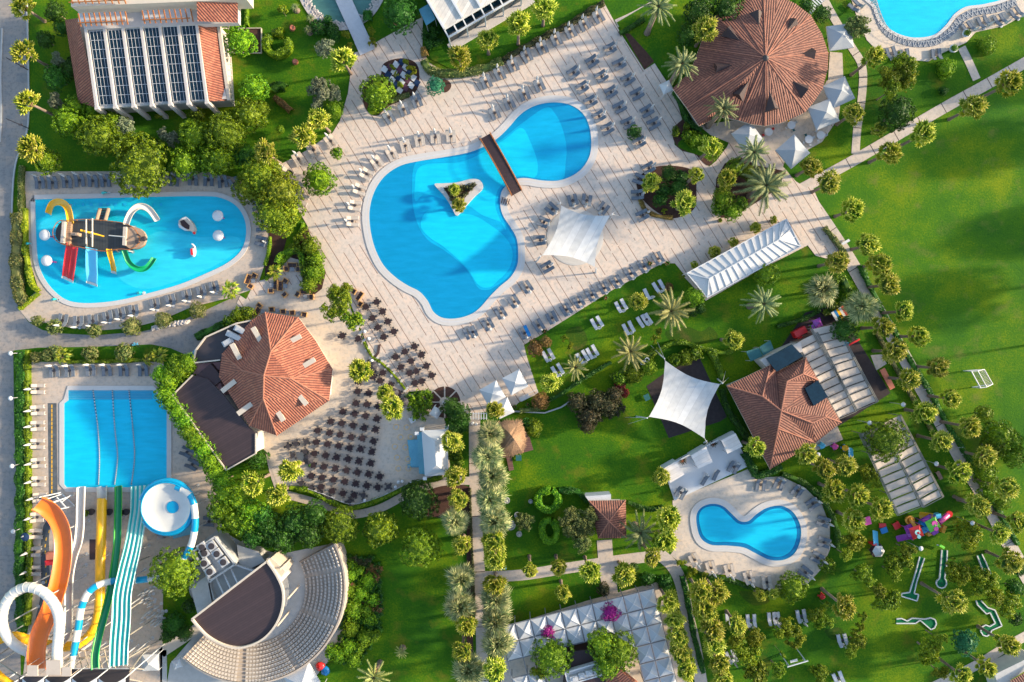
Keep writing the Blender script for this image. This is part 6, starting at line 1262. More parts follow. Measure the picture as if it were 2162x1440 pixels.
fan_palm(1347,637,'fan palm between lawn loungers below the deck',24,4.5); fan_palm(1550,717,'fan palm between the lawn and glass pergola hedge',22)
fans([(1595,480,14),(1550,511,13),(1510,532,15),(1467,559,9),(1634,464,9)],'small potted palm','along the glass pergola',12,'fan',1.4); fan_palm(1521,465,'tiny palm at the deck edge below the dark bed',6,.9)
for x,y,r,l,hh in ((1390,15,46,'old date palm on the lawn at the top edge',9),(1440,135,42,'date palm left of the round roof',8),(1527,230,42,'date palm overlapping the lower edge of round roof',8.5),(1592,322,44,'date palm with orange fruit below the round restaurant',7.5),(1617,392,56,'largest date palm at the path junction below the round roof',7.5),(1612,642,43,'date palm on the lawn below the glass pergola',6.5)): fan_palm(x,y,l,r,hh,'date')
for x,y,r,l,hh in ((1417,657,50,'open yellow-fronded date palm below the deck lawn loungers',6.5),(1331,742,44,'open yellow-fronded date palm above the second sail tent',6),(1215,775,34,'small open date palm on lawn beside the loungers',4.5),(790,1430,38,'open date palm at the bottom edge beside amphitheatre',5),(847,1377,15,'tiny grey date palm on the lower lawn',1.6)): fan_palm(x,y,l,r,hh,'datey')
fan_palm(1352,1125,'dark shaggy date palm right of the tiled kiosk',40,5,'date')
fans([(650,62),(672,57),(622,15),(655,38)],'small palm','beside the pond edge',12,'date',1.2)
# ---------------------------------------------------------------- trees and shrubs
trees([(132,252,34),(150,222,24),(190,228,24),(195,282,44),(230,255,24),(252,290,24),(402,280,36),(382,340,35),(437,335,30),(467,272,44),(455,330,36),(88,335,30)],'dense yellow-green tree','below the hotel','dense')
tree(281,340,71,'dense','largest dense round tree above the kids pool',6.5)
trees([(140,145,20),(110,160,26),(90,80,18),(110,20,22),(125,55,18),(150,130,14)],'dark green bush','left of hotel','darkg')
trees([(252,262,28),(110,207,24),(350,285,26),(115,120,20)],'grey-green olive tree','near the hotel','olive'); trees([(332,245,11),(257,250,12)],'yellow round shrub','below the hotel panels','yellow'); tree(412,240,16,'dense','small bush at the hotel corner')
trees([(500,80,32),(532,180,32)],'bright green tree','beside the hotel tiled roof','bright'); trees([(520,237,36),(545,225,20)],'green bushy tree','on lawn right of the hotel corner','dense'); tree(512,325,24,'darkg','dark tree at the end of the tree belt'); tree(593,18,17,'yellow','yellow bush on the top left lawn')
trees([(672,185,34),(703,195,22),(685,95,27),(665,215,18)],'silvery olive tree','on upper left lawn','olive'); tree(705,228,19,'dense','dark yellow shrub beside the olive trees'); tree(795,188,36,'dense','big clipped ball tree in the checkered bed',4); tree(842,20,40,'darkg','dark round tree at the top beside the boardwalk'); tree(590,272,9,'bright','tiny shrub on the left lawn')
tree(668,375,36,'dense','big clipped round tree standing on the deck',4.2); tree(709,321,13,'dense','small round shrub standing on the deck'); tree(918,178,20,'teal','blue-green clipped ball bush in a teardrop bed',2.4); tree(1340,277,14,'darkg','small clipped ball bush among the lounger columns',2)
trees([(545,368,44),(585,400,46),(570,445,42),(520,395,34),(600,440,34),(555,345,30),(590,470,28)],'feathery yellow-green conifer','between kids pool and deck','pine')
t=tree(705,640,40,'pineloose','yellow pine tree above the dining terrace, left part',6); t=tree(735,670,34,'pineloose','yellow pine tree above the dining terrace, right part',5.5); tree(718,612,26,'pineloose','yellow pine tree above the dining terrace, top part',5)
trees([(1540,12,34),(1480,18,34),(1500,48,22),(1455,70,24),(1705,8,14),(1740,25,18)],'dark tree','behind the round roof','darkg')
tree(1822,47,34,'sage','dull olive tree below the upper corner pool'); trees([(1905,150,44),(1920,125,30),(1890,185,26)],'yellow-green loose tree','left of pool footpath','pineloose',5.5); tree(1905,232,40,'darkg','dark loose tree over the long footpath'); tree(2092,92,20,'bright','round shrub on upper right lawn, right one',1.6); tree(2004,140,21,'bright','round shrub on upper right lawn, left one',1.6); tree(1995,190,9,'darkg','tiny palm-like shrub on upper right lawn',.9)
trees([(1415,365,18),(1440,375,16),(1405,400,16),(1435,395,20),(1395,420,14)],'dark leafy shrub','inside the oval bed','darkg'); tree(1403,444,8,'yellow','little round yellow shrub in the oval bed',.9)
trees([(1530,415,24),(1520,440,16),(1550,445,20),(1565,430,16),(1555,350,20),(1580,360,18),(1600,375,16)],'leafy shrub','in bed by the largest date palm','dense'); tree(1522,440,12,'darkg','very dark shrub at the left of the palm bed')
tree(1622,577,28,'bright','grey-green round tree touching the glass pergola lower side',3.2); tree(1470,627,20,'bright','dark round tree at the pergola left end',3.5); trees([(1462,655,14),(1478,650,12)],'small shrub','beside the open date palm','darkg'); tree(1414,605,9,'rust','little rusty shrub beside the lawn loungers',1.2)
trees([(1130,735,16),(1153,722,12),(1142,847,18)],'round rust coloured topiary ball','at deck corner','rust',2.2); trees([(1192,714,11),(1205,730,12),(1385,715,14),(1395,700,12)],'yellow shrub','on lawn among lower palms','yellow')
trees([(965,875,26),(960,905,22),(950,860,20),(975,895,18)],'dark dense tree','beside the deck wheel','darkg',4); trees([(960,960,16),(965,980,14)],'green shrub','right of stage tent','dense')
tree(1127,905,20,'dense','variegated shrub right of the thatched hut',2.4); tree(1113,897,14,'darkg','dark shrub at the thatched hut deck',2)
trees([(1220,850,24),(1245,880,28),(1265,850,26),(1240,900,18),(1285,855,24),(1300,835,18)],'brown twiggy tree','on lawn left of second tent','brownl',3)
trees([(1340,790,22),(1370,775,18),(1310,800,14),(1428,760,14),(1450,755,18),(1470,745,16)],'flowering pale shrub','around second sail tent','dense',1.6)
trees([(1310,815,12),(1320,830,10)],'reddish shrub','left of second sail tent','red',1)
tree(1884,932,46,'dense','dense round tree growing through the lower pergola',6.5); trees([(1845,1005,26),(1825,990,16),(1855,1020,20)],'yellow-green bush','left of lower pergola','yellow',3.5); trees([(2084,875,19),(2122,920,34),(2105,945,26),(2145,935,26),(2150,965,26),(2087,1000,28),(2100,1040,24),(2120,1060,20)],'green tree','at lower field corner','dense')
for lst,kind,pre,pl in (([(375,778,30),(350,800,30),(335,790,20),(345,830,26),(355,850,22),(370,870,22),(385,890,24),(395,912,22),(410,930,24),(425,950,24),(440,975,26),(450,1000,24),(465,1018,22),(392,765,20)],'bright','yellow-green tree','in screen along the dark roof'),
  ([(470,1045,32),(500,1060,34),(460,1080,28),(490,1100,38),(525,1080,30),(520,1110,36)],'bright','green tree','at lap pool lower right'),
  ([(560,1120,36),(590,1140,34),(620,1110,40),(650,1130,32),(660,1090,30),(530,1135,26),(545,1095,26)],'darkg','dark green tree','above the amphitheatre')): trees(lst,pre,pl,kind,5)
tree(714,1115,40,'dense','round yellow-topped tree above the amphitheatre end',5); tree(800,1122,38,'dense','round tree right of the yellow-topped one',5); tree(885,1162,46,'bright','large bright tree left of the garden walk',5.5); tree(882,1062,42,'darkg','dark round tree above the bright one',5); tree(862,1040,16,'darkg','small tree at terrace lower edge')
tree(357,1215,52,'bright','bright tree over the blue and white tube slide',7.2); trees([(362,1322,24),(397,1282,15),(385,1340,18),(350,1345,14)],'dark bush','right of stored parasols','darkg',2.2)
trees([(740,1215,18),(735,1250,22),(745,1290,26),(740,1330,20),(760,1255,20),(775,1230,18),(770,1350,20),(735,1370,22),(715,1385,20),(745,1395,18),(700,1380,16),(780,1310,14),(772,1290,12),(740,1195,12),(757,1205,10),(785,1270,14),(755,1375,14),(720,1195,16),(790,1345,12)],'round green shrub','in garden right of amphitheatre','bright',1.5,'shrub')
tree(721,1352,8,'olive','pale agave-like shrub beside the amphitheatre wall',.9)
trees([(1110,1105,27),(1098,1095,16)],'dark olive tree','beside the stone fountain','sage'); trees([(1225,1120,44),(1245,1100,30),(1200,1095,26),(1230,1155,24)],'shaggy olive-green tree','left of tiled kiosk','sage',5)
tree(1168,1395,44,'bright','dense round tree at the grid canopy opening, left one',5.5); tree(1135,1425,24,'yellow','yellow tree at the bottom beside the grid canopy',4); trees([(1275,1370,36),(1310,1385,44),(1285,1410,30)],'dense green tree','over lower tiled roof corner','bright',6)
tree(1680,1247,34,'dense','bright round tree at the small pool terrace lower edge',3.4)
trees([(1577,1380,40),(1600,1350,26),(1560,1350,24)],'loose yellow tree','below lawn loungers','yellow',4); trees([(1672,1330,30),(1690,1355,22),(1650,1340,18),(1675,1365,16)],'golden loose tree','below right lawn loungers','yellow',3); trees([(1602,1432,36),(1647,1418,22),(1655,1385,10)],'loose green tree','near the lower white frame','pineloose',4)
trees([(1807,1150,32),(1790,1175,18)],'golden tree','left of playground','yellow',4.5); trees([(1834,1222,32),(1909,1192,38),(1895,1215,26),(1882,1275,38),(1860,1250,20),(1925,1165,22)],'loose tree','left of mini golf','pineloose',4.5); trees([(2057,1135,42),(2034,1210,34),(2092,1242,40),(2140,1285,38),(2040,1225,22),(2075,1215,26),(2110,1270,24)],'dull golden tree','around right mini golf lanes','yellow',4.5)
tree(2047,1362,27,'teal','dark blue-green tree at the lower right lawn'); trees([(1972,1382,36),(1990,1355,20),(1992,1425,22)],'golden loose tree','at bottom of the mini golf lawn','yellow',4.5); trees([(1814,1362,30),(1800,1380,18)],'loose bush','right of shaded lawn loungers','pineloose',3); trees([(1747,1317,28),(1725,1300,20),(1826,1305,14),(1820,1328,14),(1737,1432,28),(1745,1280,16)],'mottled bush','left of shaded lawn loungers','pineloose',2.4); tree(1752,1198,16,'dense','small bush at the right of the small pool terrace',1.8); trees([(2150,1245,20),(2158,1200,20),(2150,1310,14)],'green bush','at right edge beside walkway','darkg',3)
tree(1290,1297,21,'magenta','purple flowering bougainvillea over the grid canopy',4.3); tree(1157,1337,13,'magenta','small magenta bougainvillea on the grid canopy',3.9)
tree(1275,1247,14,'brownl','brownish shrub beside the paved cross path',1.6); trees([(1368,1225,14),(1405,1232,16),(1340,1200,10)],'green shrub','left of the curved walk','darkg',1.5); trees([(1440,1190,14),(1465,1205,16),(1455,1215,12),(1490,1215,9)],'yellow-green shrub','at the curved walk entrance','yellow',1.4)
trees([(113,745,16),(72,755,12),(95,750,14),(186,746,16),(257,745,17),(110,690,15),(194,697,14),(272,690,20),(340,675,18),(412,655,18),(75,677,12)],'mixed garden shrub','along the kids pool path','heath',1.7)
for x,y,r,l in ((130,752,22,'yellow banana plant above the lap pool'),(335,752,24,'yellow banana plant at the lap pool top right'),(485,612,28,'large leafy banana plant right of the kids pool loungers'),(580,574,18,'dark leafy banana plant beside the hedge alcove'),(310,760,12,'yellow banana plant left of the larger one')):
    c=V(x,y,1.5); t=thing('banana_plant',l,'plant',(c.x,c.y,0)); mb=MB(); 
    for k in range(int(r*2.2)):
        a=k*2.4; d=Vector((math.cos(a),math.sin(a),0)); s_=Vector((-d.y,d.x,0)); q=r/S*random.uniform(.25,1.0); b=d*q*.4+Vector((random.uniform(-.2,.2),random.uniform(-.2,.2),random.uniform(.8,1.8))); w_=.16; ll=.9*random.uniform(.7,1.2); z1=Vector((0,0,.15));z2=Vector((0,0,-.35))
        mb.poly([b-d*.1,b+d*ll*.5+s_*w_+z1,b+d*ll+z2,b+d*ll*.5-s_*w_+z1])
    put('leaves',mb.mesh('leaves',L['banana']),t); mb=MB(); [mb.tube((0,0,0),(.4*math.cos(k),.4*math.sin(k),1.2),.06,n=5) for k in range(5)]; put('stems',mb.mesh('stems',M['trunk']),t)
# hedges
hedge([(46,350),(44,420),(46,480)],9,1.0,'heath','low mixed hedge strip between road and kids pool, top')
hedge([(36,450),(36,520),(34,570),(40,620),(55,640)],24,1.1,'heath','wide mixed flowering hedge between road and kids pool')
hedge([(53,440),(54,520),(60,570),(68,600),(82,616)],8,1.0,'yellow','narrow yellow hedge along the kids pool deck'); hedge([(82,618),(60,636),(42,652)],8,.9,'yellow','narrow yellow hedge at the kids pool deck corner')
hedge([(44,740),(45,860),(44,1000),(44,1100),(42,1200),(46,1330)],20,1.2,'darkg','long dark hedge between road and lap pool'); hedge([(58,740),(59,860),(60,1000),(60,1100),(62,1200),(58,1320)],9,1.1,'dense','long narrow bright hedge beside the lap pool deck')
hedge([(145,764),(250,762),(330,758)],8,.9,'dense','low hedge above the lap pool')
hedge([(560,560),(568,530),(570,500)],6,.9,'dense','narrow hedge by the kids pool right side'); hedge([(560,590),(590,560),(625,520),(640,470)],7,.8,'dense','low hedge beside the conifer bed walkway')
hedge([(585,555),(592,540),(610,531),(632,532),(640,550),(640,580)],11,1.3,'bright','curved clipped hedge around the furniture alcove'); patch([(648,482),(680,560),(682,590),(660,612),(645,605),(640,545),(610,525)],1.5,'dense','rounded shrubs in the triangular bed beside the deck',dens=60)
trees([(655,520,20),(665,545,20),(660,575,22),(650,600,18)],'rounded shrub','in triangular deck bed','dense',2.2)
hedge([(415,712),(450,695),(490,678),(525,658)],16,1.4,'darkg','dark hedge left of the octagonal roof'); trees([(500,665,18),(520,660,14),(480,680,14)],'dark shrub','left of octagonal roof corner','dense',2)
hedge([(650,960),(655,985)],9,1.0,'darkg','short dark hedge beside the ramp steps'); hedge([(612,1030),(650,1035),(690,1055),(735,1073),(780,1062),(830,1042),(880,1020),(935,1008)],9,1.0,'dense','curved hedge along the lower edge of the dining terrace')
tree(538,970,24,'darkg','dark bush below the brown flat roof',2.5)
patch([(862,832),(915,824),(912,850),(905,870),(895,885),(870,880),(862,860)],1.4,'dense','dense green bed between terrace and paved wheel')
hedge([(895,128),(905,145),(935,155),(985,152),(1020,145),(1060,128)],17,1.1,'heath','brown-green flowering hedge at the deck below the pavilion'); hedge([(1062,128),(1110,98),(1160,72),(1210,46),(1275,5)],11,1.0,'brownl','long brownish hedge along the deck upper edge'); hedge([(893,100),(898,120)],12,1,'rust','short rusty hedge at the pavilion bed')
patch([(892,62),(915,50),(940,92),(905,105),(893,85)],1.0,'darkg','dark planting at the pavilion left corner')
hedge([(520,5),(522,55)],7,1,'bright','row of small clipped bushes beside hotel side pergola')
hedge([(570,75),(563,90),(565,105),(580,115),(600,112),(610,100),(605,85)],15,1.6,'dense','horseshoe clipped hedge on the upper left lawn'); hedge([(575,68),(600,70)],14,1.6,'dense','clipped hedge block closing the horseshoe on upper lawn'); hedge([(575,190),(590,180),(605,185)],16,1.4,'darkg','dark curved hedge on the left lawn'); hedge([(580,205),(600,222),(615,235)],11,1.3,'rust','diagonal olive clipped hedge on left lawn')
trees([(727,72,14),(738,95,12),(780,63,14),(785,85,13)],'clipped round bush','at boardwalk sides','yellow',1.6); hedge([(775,25),(778,45)],18,1.2,'darkg','dark shrubs right of the boardwalk'); trees([(672,55,16),(700,60,14),(690,40,10),(705,75,12)],'dark palm-like shrub','at pond lower edge','darkg',1.3)
hedge([(1308,70),(1325,62),(1360,40)],9,.9,'darkg','low hedge at the lawn corner near round roof'); hedge([(1422,190),(1440,225),(1455,260),(1480,275)],9,1.0,'darkg','dark hedge between deck and round restaurant wing')
trees([(1428,280,8),(1428,272,8),(1450,265,7),(1468,292,18),(1455,285,14)],'small shrub','in the mulch bed by deck','dense',1.2)
hedge([(1350,415),(1360,440),(1385,455),(1420,460)],8,.5,'rust','low rusty border round the oval bed')
hedge([(1640,690),(1700,672),(1730,655)],8,1,'darkg','hedge above the pergola playground'); hedge([(1390,740),(1430,722),(1480,735),(1520,745),(1545,740)],10,1.1,'dense','hedge above the second sail tent'); hedge([(1290,800),(1340,770),(1390,738)],14,1.1,'dense','diagonal hedge below the date palm lawn'); hedge([(1500,740),(1515,770),(1525,800)],14,1.2,'dense','short hedge between second tent and tiled house'); hedge([(1140,850),(1180,835),(1230,800),(1290,765)],8,.9,'darkg','long dark hedge below the lawn loungers'); hedge([(1098,868),(1140,862)],9,1,'heath','short hedge behind the deck canopies')
hedge([(1525,820),(1535,860),(1560,900),(1580,930)],12,1.3,'darkg','hedge at left wall of tiled house'); hedge([(1570,955),(1590,990),(1600,1004),(1650,985)],14,1.2,'darkg','hedge between white platform and tiled house'); hedge([(1650,1000),(1700,1020),(1740,1060),(1765,1110),(1768,1160)],9,1.1,'darkg','curved hedge around the small pool terrace')
hedge([(1475,1210),(1530,1222),(1580,1240),(1640,1256)],6,.7,'darkg','low planting below the small pool terrace'); hedge([(1440,1215),(1450,1260),(1465,1340),(1485,1420)],10,1,'darkg','planting along right side of the curved walk')
hedge([(1740,480),(1765,510),(1790,545)],9,.7,'heath','low flowers along the upper walkway'); hedge([(1815,560),(1840,610),(1865,660),(1900,720),(1930,775),(1965,830),(2000,895),(2040,960),(2080,1030),(2120,1100),(2150,1150)],10,.7,'darkg','long low planting on the field side of the walkway',dens=50); hedge([(1850,700),(1880,755),(1910,810),(1945,870),(1985,940)],8,.6,'heath','low flowering planting on the playground side of the walkway',dens=50)
hedge([(1753,600),(1775,585),(1790,620),(1775,650)],16,1.4,'dense','bright shrubs left of the walkway'); patch([(1735,660),(1745,640),(1790,640),(1780,680)],1,'dense','shrubs beside the spiky palms')
for x,y,l,g0 in ((1157,1055,'oval ring hedge round a dark hollow, upper one',(30,26)),(1160,1120,'ring hedge left of the shaggy olive tree, lower one',(22,28))):
    hedge([(x+g0[0]*.72*math.cos(a),y+g0[1]*.8*math.sin(a)) for a in [R(-70+k*32) for k in range(12)]],14,1.5,'bright',l)
hedge([(1180,1035),(1220,1038),(1240,1060)],12,1.2,'darkg','hedge behind the tiled kiosk'); hedge([(1325,1060),(1370,1075),(1400,1070)],9,1,'darkg','low hedge right of the tiled kiosk'); patch([(1225,845),(1300,820),(1320,870),(1240,900)],.6,'brownl','brown ground shrubs left of the second tent',dens=30)
hedge([(992,1030),(994,1100),(998,1200),(1002,1300)],5,.5,'brownl','thin brown planting beside garden walk',dens=40); patch([(730,1170),(800,1175),(808,1260),(805,1330),(760,1400),(700,1395),(720,1330),(728,1240)],.55,'darkg','dark ground planting right of the amphitheatre',dens=40)
patch([(740,1175),(790,1178),(760,1195)],.8,'brownl','brown shrubs at the top of the amphitheatre garden'); patch([(780,1190),(805,1195),(800,1225),(770,1225)],.6,'rust','rusty plants in the amphitheatre garden, upper'); patch([(765,1265),(805,1265),(805,1290),(780,1290)],.6,'rust','rusty plants in the amphitheatre garden, lower')
trees([(828,140,10),(855,130,10),(865,140,12),(835,155,8),(860,160,8),(872,150,10),(845,175,10)],'little clipped shrub','in the checkered bed','yellow',1.1,'shrub'); hedge([(825,215),(845,205),(865,200)],10,.6,'heath','low flowers at checkered bed lower edge')
patch([(1440,560),(1442,575)],.4,'darkg','tiny plant') if 0 else None
for x,y,l in ((2035,74,'white round planter with bush, right one near upper pool'),(2008,106,'white round planter with bush, left one near upper pool')):
    t=thing('round_planter',l,'planter',V(x,y,0)); mb=MB(); q=t.location; mb.lathe([(.4,0),(.68,.7),(.5,.7)],18,(q.x,q.y,.05)); mb.obj('pot',M['white'],t,True); put('bush',crown('bright',.8),t,(0,0,.9),(0,0,1),.5)
for i,(x,y) in enumerate(((1373,556),(1410,556),(1150,700),(1087,860),(1280,629),(1114,856))): pot_plant(x,y,'dark potted plant at deck edge, %s'%['below rightmost lounger pair','beside upper lawn corner','beside rust topiary balls','under the pyramid canopy','beside the lounger row','right of the pyramid canopies'][i],'darkg',.45)
# ---------------------------------------------------------------- checkered bed, wheel, boardwalk, misc
t=thing('checkered_tiles','tilted checkerboard of white, maroon and blue panels in the planted bed','paving',W(848,170,.1)); mb=MB(); cols={}
for i in range(4):
    for j in range(5):
        p=V(812+i*12+j*8,158-i*5+j*11-12,.12); k=(i+j)%2; m_=0 if k==0 else (1 if (i*j+i)%3 else 2); mb.mi=m_; a=R(32); 
        mb.box(p.x,p.y,.12,.95,.95,.06,-a)
mb.obj('panels',[M['white'],plain('maroon',(.10,.04,.06),.7),M['navy']],t)
t=thing('paved_wheel','round paved wheel with eight stone spokes and dark planted sectors','paving',W(939,849)); c=W(939,849); mb=MB(); mb.lathe([(2.55,.06),(2.55,.085)],40,(c.x,c.y,0)); mb.obj('disc',M['mulch'],t); mb=MB(); mb.lathe([(.85,.06),(.85,.13)],24,(c.x,c.y,0)); [mb.beam((c.x+.8*math.cos(a),c.y+.8*math.sin(a),.1),(c.x+2.6*math.cos(a),c.y+2.6*math.sin(a),.1),.22,.08) for a in [k*PI/4 for k in range(8)]]; mb.obj('spokes',M['path'],t); mb=MB(); mb.lathe([(.3,0),(.22,.9),(.3,1)],12,(c.x,c.y,.1)); mb.obj('fountain',M['lightgrey'],t)
t=thing('boardwalk','grey plank boardwalk crossing the green pond','bridge',W(745,50)); mb=MB(); a=W(712,-30,.4); b=W(776,110,.3); d=(b-a); L_=d.length; d=d/L_; s_=Vector((d.y,-d.x,0))
for k in range(56): p=a+d*(k+.5)*L_/56; w_=1.25 if k<45 else 1.3; mb.beam(p-s_*w_,p+s_*w_,.18,.06)
mb.obj('planks',M['lightgrey'],t); mb=MB(); [mb.beam(a+s_*u-Vector((0,0,.1)),b+s_*u-Vector((0,0,.1)),.1,.15) for u in (-1.1,1.1)]; mb.obj('bearers',M['wood'],t)
rk=MB(); random.seed(3)
for k in range(420):
    u=random.random(); pts=[(640,-20),(656,18),(682,42),(722,55),(752,50),(765,38),(792,10),(800,-20)]; i=int(u*7); f=u*7-i; x=pts[i][0]+(pts[i+1][0]-pts[i][0])*f+random.uniform(-7,7); y=pts[i][1]+(pts[i+1][1]-pts[i][1])*f+random.uniform(-6,6); p=W(x,y); v,f_=blob((p.x,p.y,.12),random.uniform(.1,.24),6,4,.7,.3); b_=rk.add(v); [rk.face([i_+b_ for i_ in q]) for q in f_]
tag(rk.obj('pebbles',M['rock']),'pale pebbles heaped round the edge of the green pond','pebbles',None,'stuff')
rk=MB()
for k in range(9):
    x=325+k*8.5; y=692-k*1.6; p=W(x,y,.5); v,f_=blob((p.x,p.y,.35),.42,7,5,.9,.35); v=[((a-p.x)*1.1+(b-p.y)*.5+p.x,(b-p.y)*1.2+p.y,c) for a,b,c in v]; b_=rk.add(v); [rk.face([i_+b_ for i_ in q]) for q in f_]
tag(rk.obj('rock_wall',M['rock']),'short wall of leaning pale boulders beside the path','rock wall')
t=thing('flower_bed_frame','square wooden-edged bed of dark soil beside the hotel','planter',W(532,82)); mb=MB(); P=PX([(505,60),(552,60),(552,112),(490,112)],.25); mb.prism([(p.x,p.y) for p in P],0,.2); mb.obj('soil',M['mulch'],t); mb=MB(); [mb.beam(P[i],P[(i+1)%4],.12,.3) for i in range(4)]; mb.obj('edge',M['cream'],t)
for x,y,l in ((619,62,'terracotta urn on the upper left lawn'),(625,133,'dark red urn on the left lawn'),(838,50,'stone urn at the top beside the dark tree')): 
    t=thing('garden_urn',l,'urn',V(x,y,0)); mb=MB(); q=t.location; mb.lathe([(.25,0),(.5,.35),(.35,.7),(.42,.75),(.2,.6)],14,(q.x,q.y,0)); mb.obj('urn',M['terracotta'],t,True)
for x,y,l in ((743,1186,'upper'),(747,1232,'middle'),(750,1281,'lower')):
    t=thing('clay_pot','square tapered clay pot in the amphitheatre garden, %s one'%l,'pot',V(x,y,0)); q=t.location; mb=MB(); mb.lathe([(.35,0),(.55,.9),(.45,.9)],4,(q.x,q.y,0)); mb.obj('pot',M['terracotta'],t)
for x,y,r,l in ((1078,1108,.8,'tiered round stone fountain left of the olive tree'),(1092,1087,.5,'small round stone basin above the tiered fountain'),(1070,1056,.5,'round stone basin beside the garden palms'),(1120,1058,.35,'small stone basin left of the ring hedge'),(1096,1127,.45,'stone basin below the olive tree')):
    t=thing('stone_fountain',l,'fountain',V(x,y,0)); q=t.location; mb=MB(); mb.lathe([(r,0),(r,.35),(r*.85,.35),(r*.8,.2),(r*.25,.2),(r*.2,.7),(r*.45,.78),(r*.1,.85)],20,(q.x,q.y,0)); mb.obj('basin',M['concrete'],t)
def lamp(x,y,x2,y2,label,h=4.0):   # lamp head seen at x,y ; foot seen at x2,y2
    c=V(x,y,h); f_=W(x2,y2); t=thing('street_lamp',label,'lamp',(c.x,c.y,0)); mb=MB(); mb.tube((c.x,c.y,0),c,.06,.045); mb.obj('pole',M['steel'],t); mb=MB(); mb.lathe([(.08,-.1),(.36,0),(.38,.05),(.1,.25)],16,tuple(c)); mb.obj('lamp_head',M['white'],t,True)
for x,y,l in ((1836,893,'above the lower pergola left end'),(1907,854,'beside the lower pergola right end'),(1977,979,'right of the lower pergola'),(1727,960,'near the coloured toys'),(1944,1158,'below the climbing frame'),(2053,1104,'beside the golden tree')): lamp(x,y,x,y,'white round garden lamp on tall pole '+l)
for x,y,l in ((22,746,'upper one by left road'),(22,841,'middle one by left road'),(25,984,'lower one by left road'),(28,1122,'lowest one by left road')): lamp(x,y,x,y,'small post lamp, '+l,2.6)
for x,y,l in ((47,140,'upper one over the left road'),(43,263,'lower one over the left road')):
    t=thing('street_lamp','dark arm street lamp, '+l,'lamp',V(60,y+8,0)); mb=MB(); p=Vector(t.location); mb.tube(p,p+Vector((0,0,5)),.08); q=V(x,y,5.2); mb.tube(p+Vector((0,0,5)),q,.06); mb.obj('pole',M['dark'],t); mb=MB(); mb.box(q.x,q.y,q.z,.6,.25,.12); mb.obj('lamp_head',M['dark'],t)
for i,(x,y) in enumerate(tl(430,720,[(1425,165),(1650,1185),(1683,1180),(1365,1340),(1625,1228)])+tl(430,360,[(1325,1292),(1365,1360),(1400,1420)])):
    t=thing('globe_lamp','white globe lamp on the terrace edge, '+['beside the palm','lower right, first','lower right, second','bottom edge','lower right, third','below yellow tree, upper','below yellow tree, middle','below yellow tree, lower'][i],'lamp',V(x,y,0)); q=t.location; mb=MB(); v,f_=blob((q.x,q.y,.55),.30,14,9,1,0); mb.v=v; mb.f=[tuple(a) for a in f_]; mb.m=[0]*len(mb.f); mb.obj('globe',M['white'],t,True); mb=MB(); mb.tube(q,q+Vector((0,0,.3)),.12); mb.obj('base',M['grey'],t)
for i,(x,y) in enumerate(tl(430,720,[(1632,722),(1720,725),(1668,808),(1620,886),(1710,893),(1640,978),(1650,1070),(1735,1070)])+tl(430,720,[(1753,805),(1730,992)])):
    t=thing('glass_table','low round see-through table with thin gold rim near the stage, number %s'%ORD[i] if 0 else 'round thin gold-rimmed table left of stage, %s'%['row one left','row one right','row two left','row three left','row three right','row four left','row five left','row five right','row two right','row four right'][i],'table',W(x,y)); q=t.location; mb=MB(); mb.pipe([Vector((q.x+.42*math.cos(a),q.y+.42*math.sin(a),.75)) for a in [k*2*PI/20 for k in range(21)]],.03,5); mb.obj('rim',M['yellow'],t); mb=MB(); mb.tube(q,q+Vector((0,0,.72)),.05); mb.lathe([(.2,.07),(.2,.1)],10,(q.x,q.y,0)); [mb.beam(q+Vector((0,0,.72)),q+Vector((.4*math.cos(a),.4*math.sin(a),.75)),.02,.02) for a in (0,2.1,4.2)]; mb.obj('stand',M['steel'],t)
t=thing('octagon_umbrella','dark brown octagonal umbrella on the dining terrace left side','umbrella',V(651,970,0)); c=V(651,970,2.4); mb=MB(); mb.lathe([(.85,0),(.83,.03),(.05,.4)],8,(c.x,c.y,2.3)); mb.obj('canopy',M['dark'],t); mb=MB(); mb.tube((c.x,c.y,0),(c.x,c.y,2.7),.04); mb.obj('pole',M['steel'],t)
for i,(x,y,l) in enumerate(((787,773,'under the palm on upper terrace'),(832,829,'beside palms at terrace right, upper'),(853,849,'beside palms at terrace right, lower'))):
    t=thing('octagon_umbrella','dark octagonal umbrella '+l,'umbrella',V(x,y,0)); c=V(x,y,2.4); mb=MB(); mb.lathe([(.75,0),(.73,.03),(.05,.35)],8,(c.x,c.y,2.3)); mb.obj('canopy',M['dark'],t); mb=MB(); mb.tube((c.x,c.y,0),(c.x,c.y,2.6),.04); mb.obj('pole',M['steel'],t)
t=thing('white_trellis','small white slatted trellis gate beside the deck canopies','trellis',V(1006,878,0)); mb=MB(); [mb.beam(V(988+5.6*k,870,2.4),V(988+5.6*k,886,2.4),.12,.1) for k in range(8)]; [mb.beam(V(986,y,2.3),V(1028,y,2.3),.1,.1) for y in (873,883)]; [mb.tube(V(x,y,0),V(x,y,2.3),.06) for x in (986,1028) for y in (873,883)]; mb.obj('frame',M['white'],t)
t=thing('white_railing','white railed stair landing at the deck corner','railing',V(1116,838,0)); mb=MB(); 
for a,b in (((1098,846),(1136,828)),((1096,840),(1134,822)),((1098,846),(1096,840)),((1136,828),(1134,822)),((1116,838),(1114,831))): mb.beam(V(*a,1.1),V(*b,1.1),.07,.07); mb.tube(V(*a,0),V(*a,1.1),.04)
mb.box(V(1108,840,.3).x,V(1108,840,.3).y,.2,1.6,.6,.3,.45); mb.obj('rails',M['white'],t)
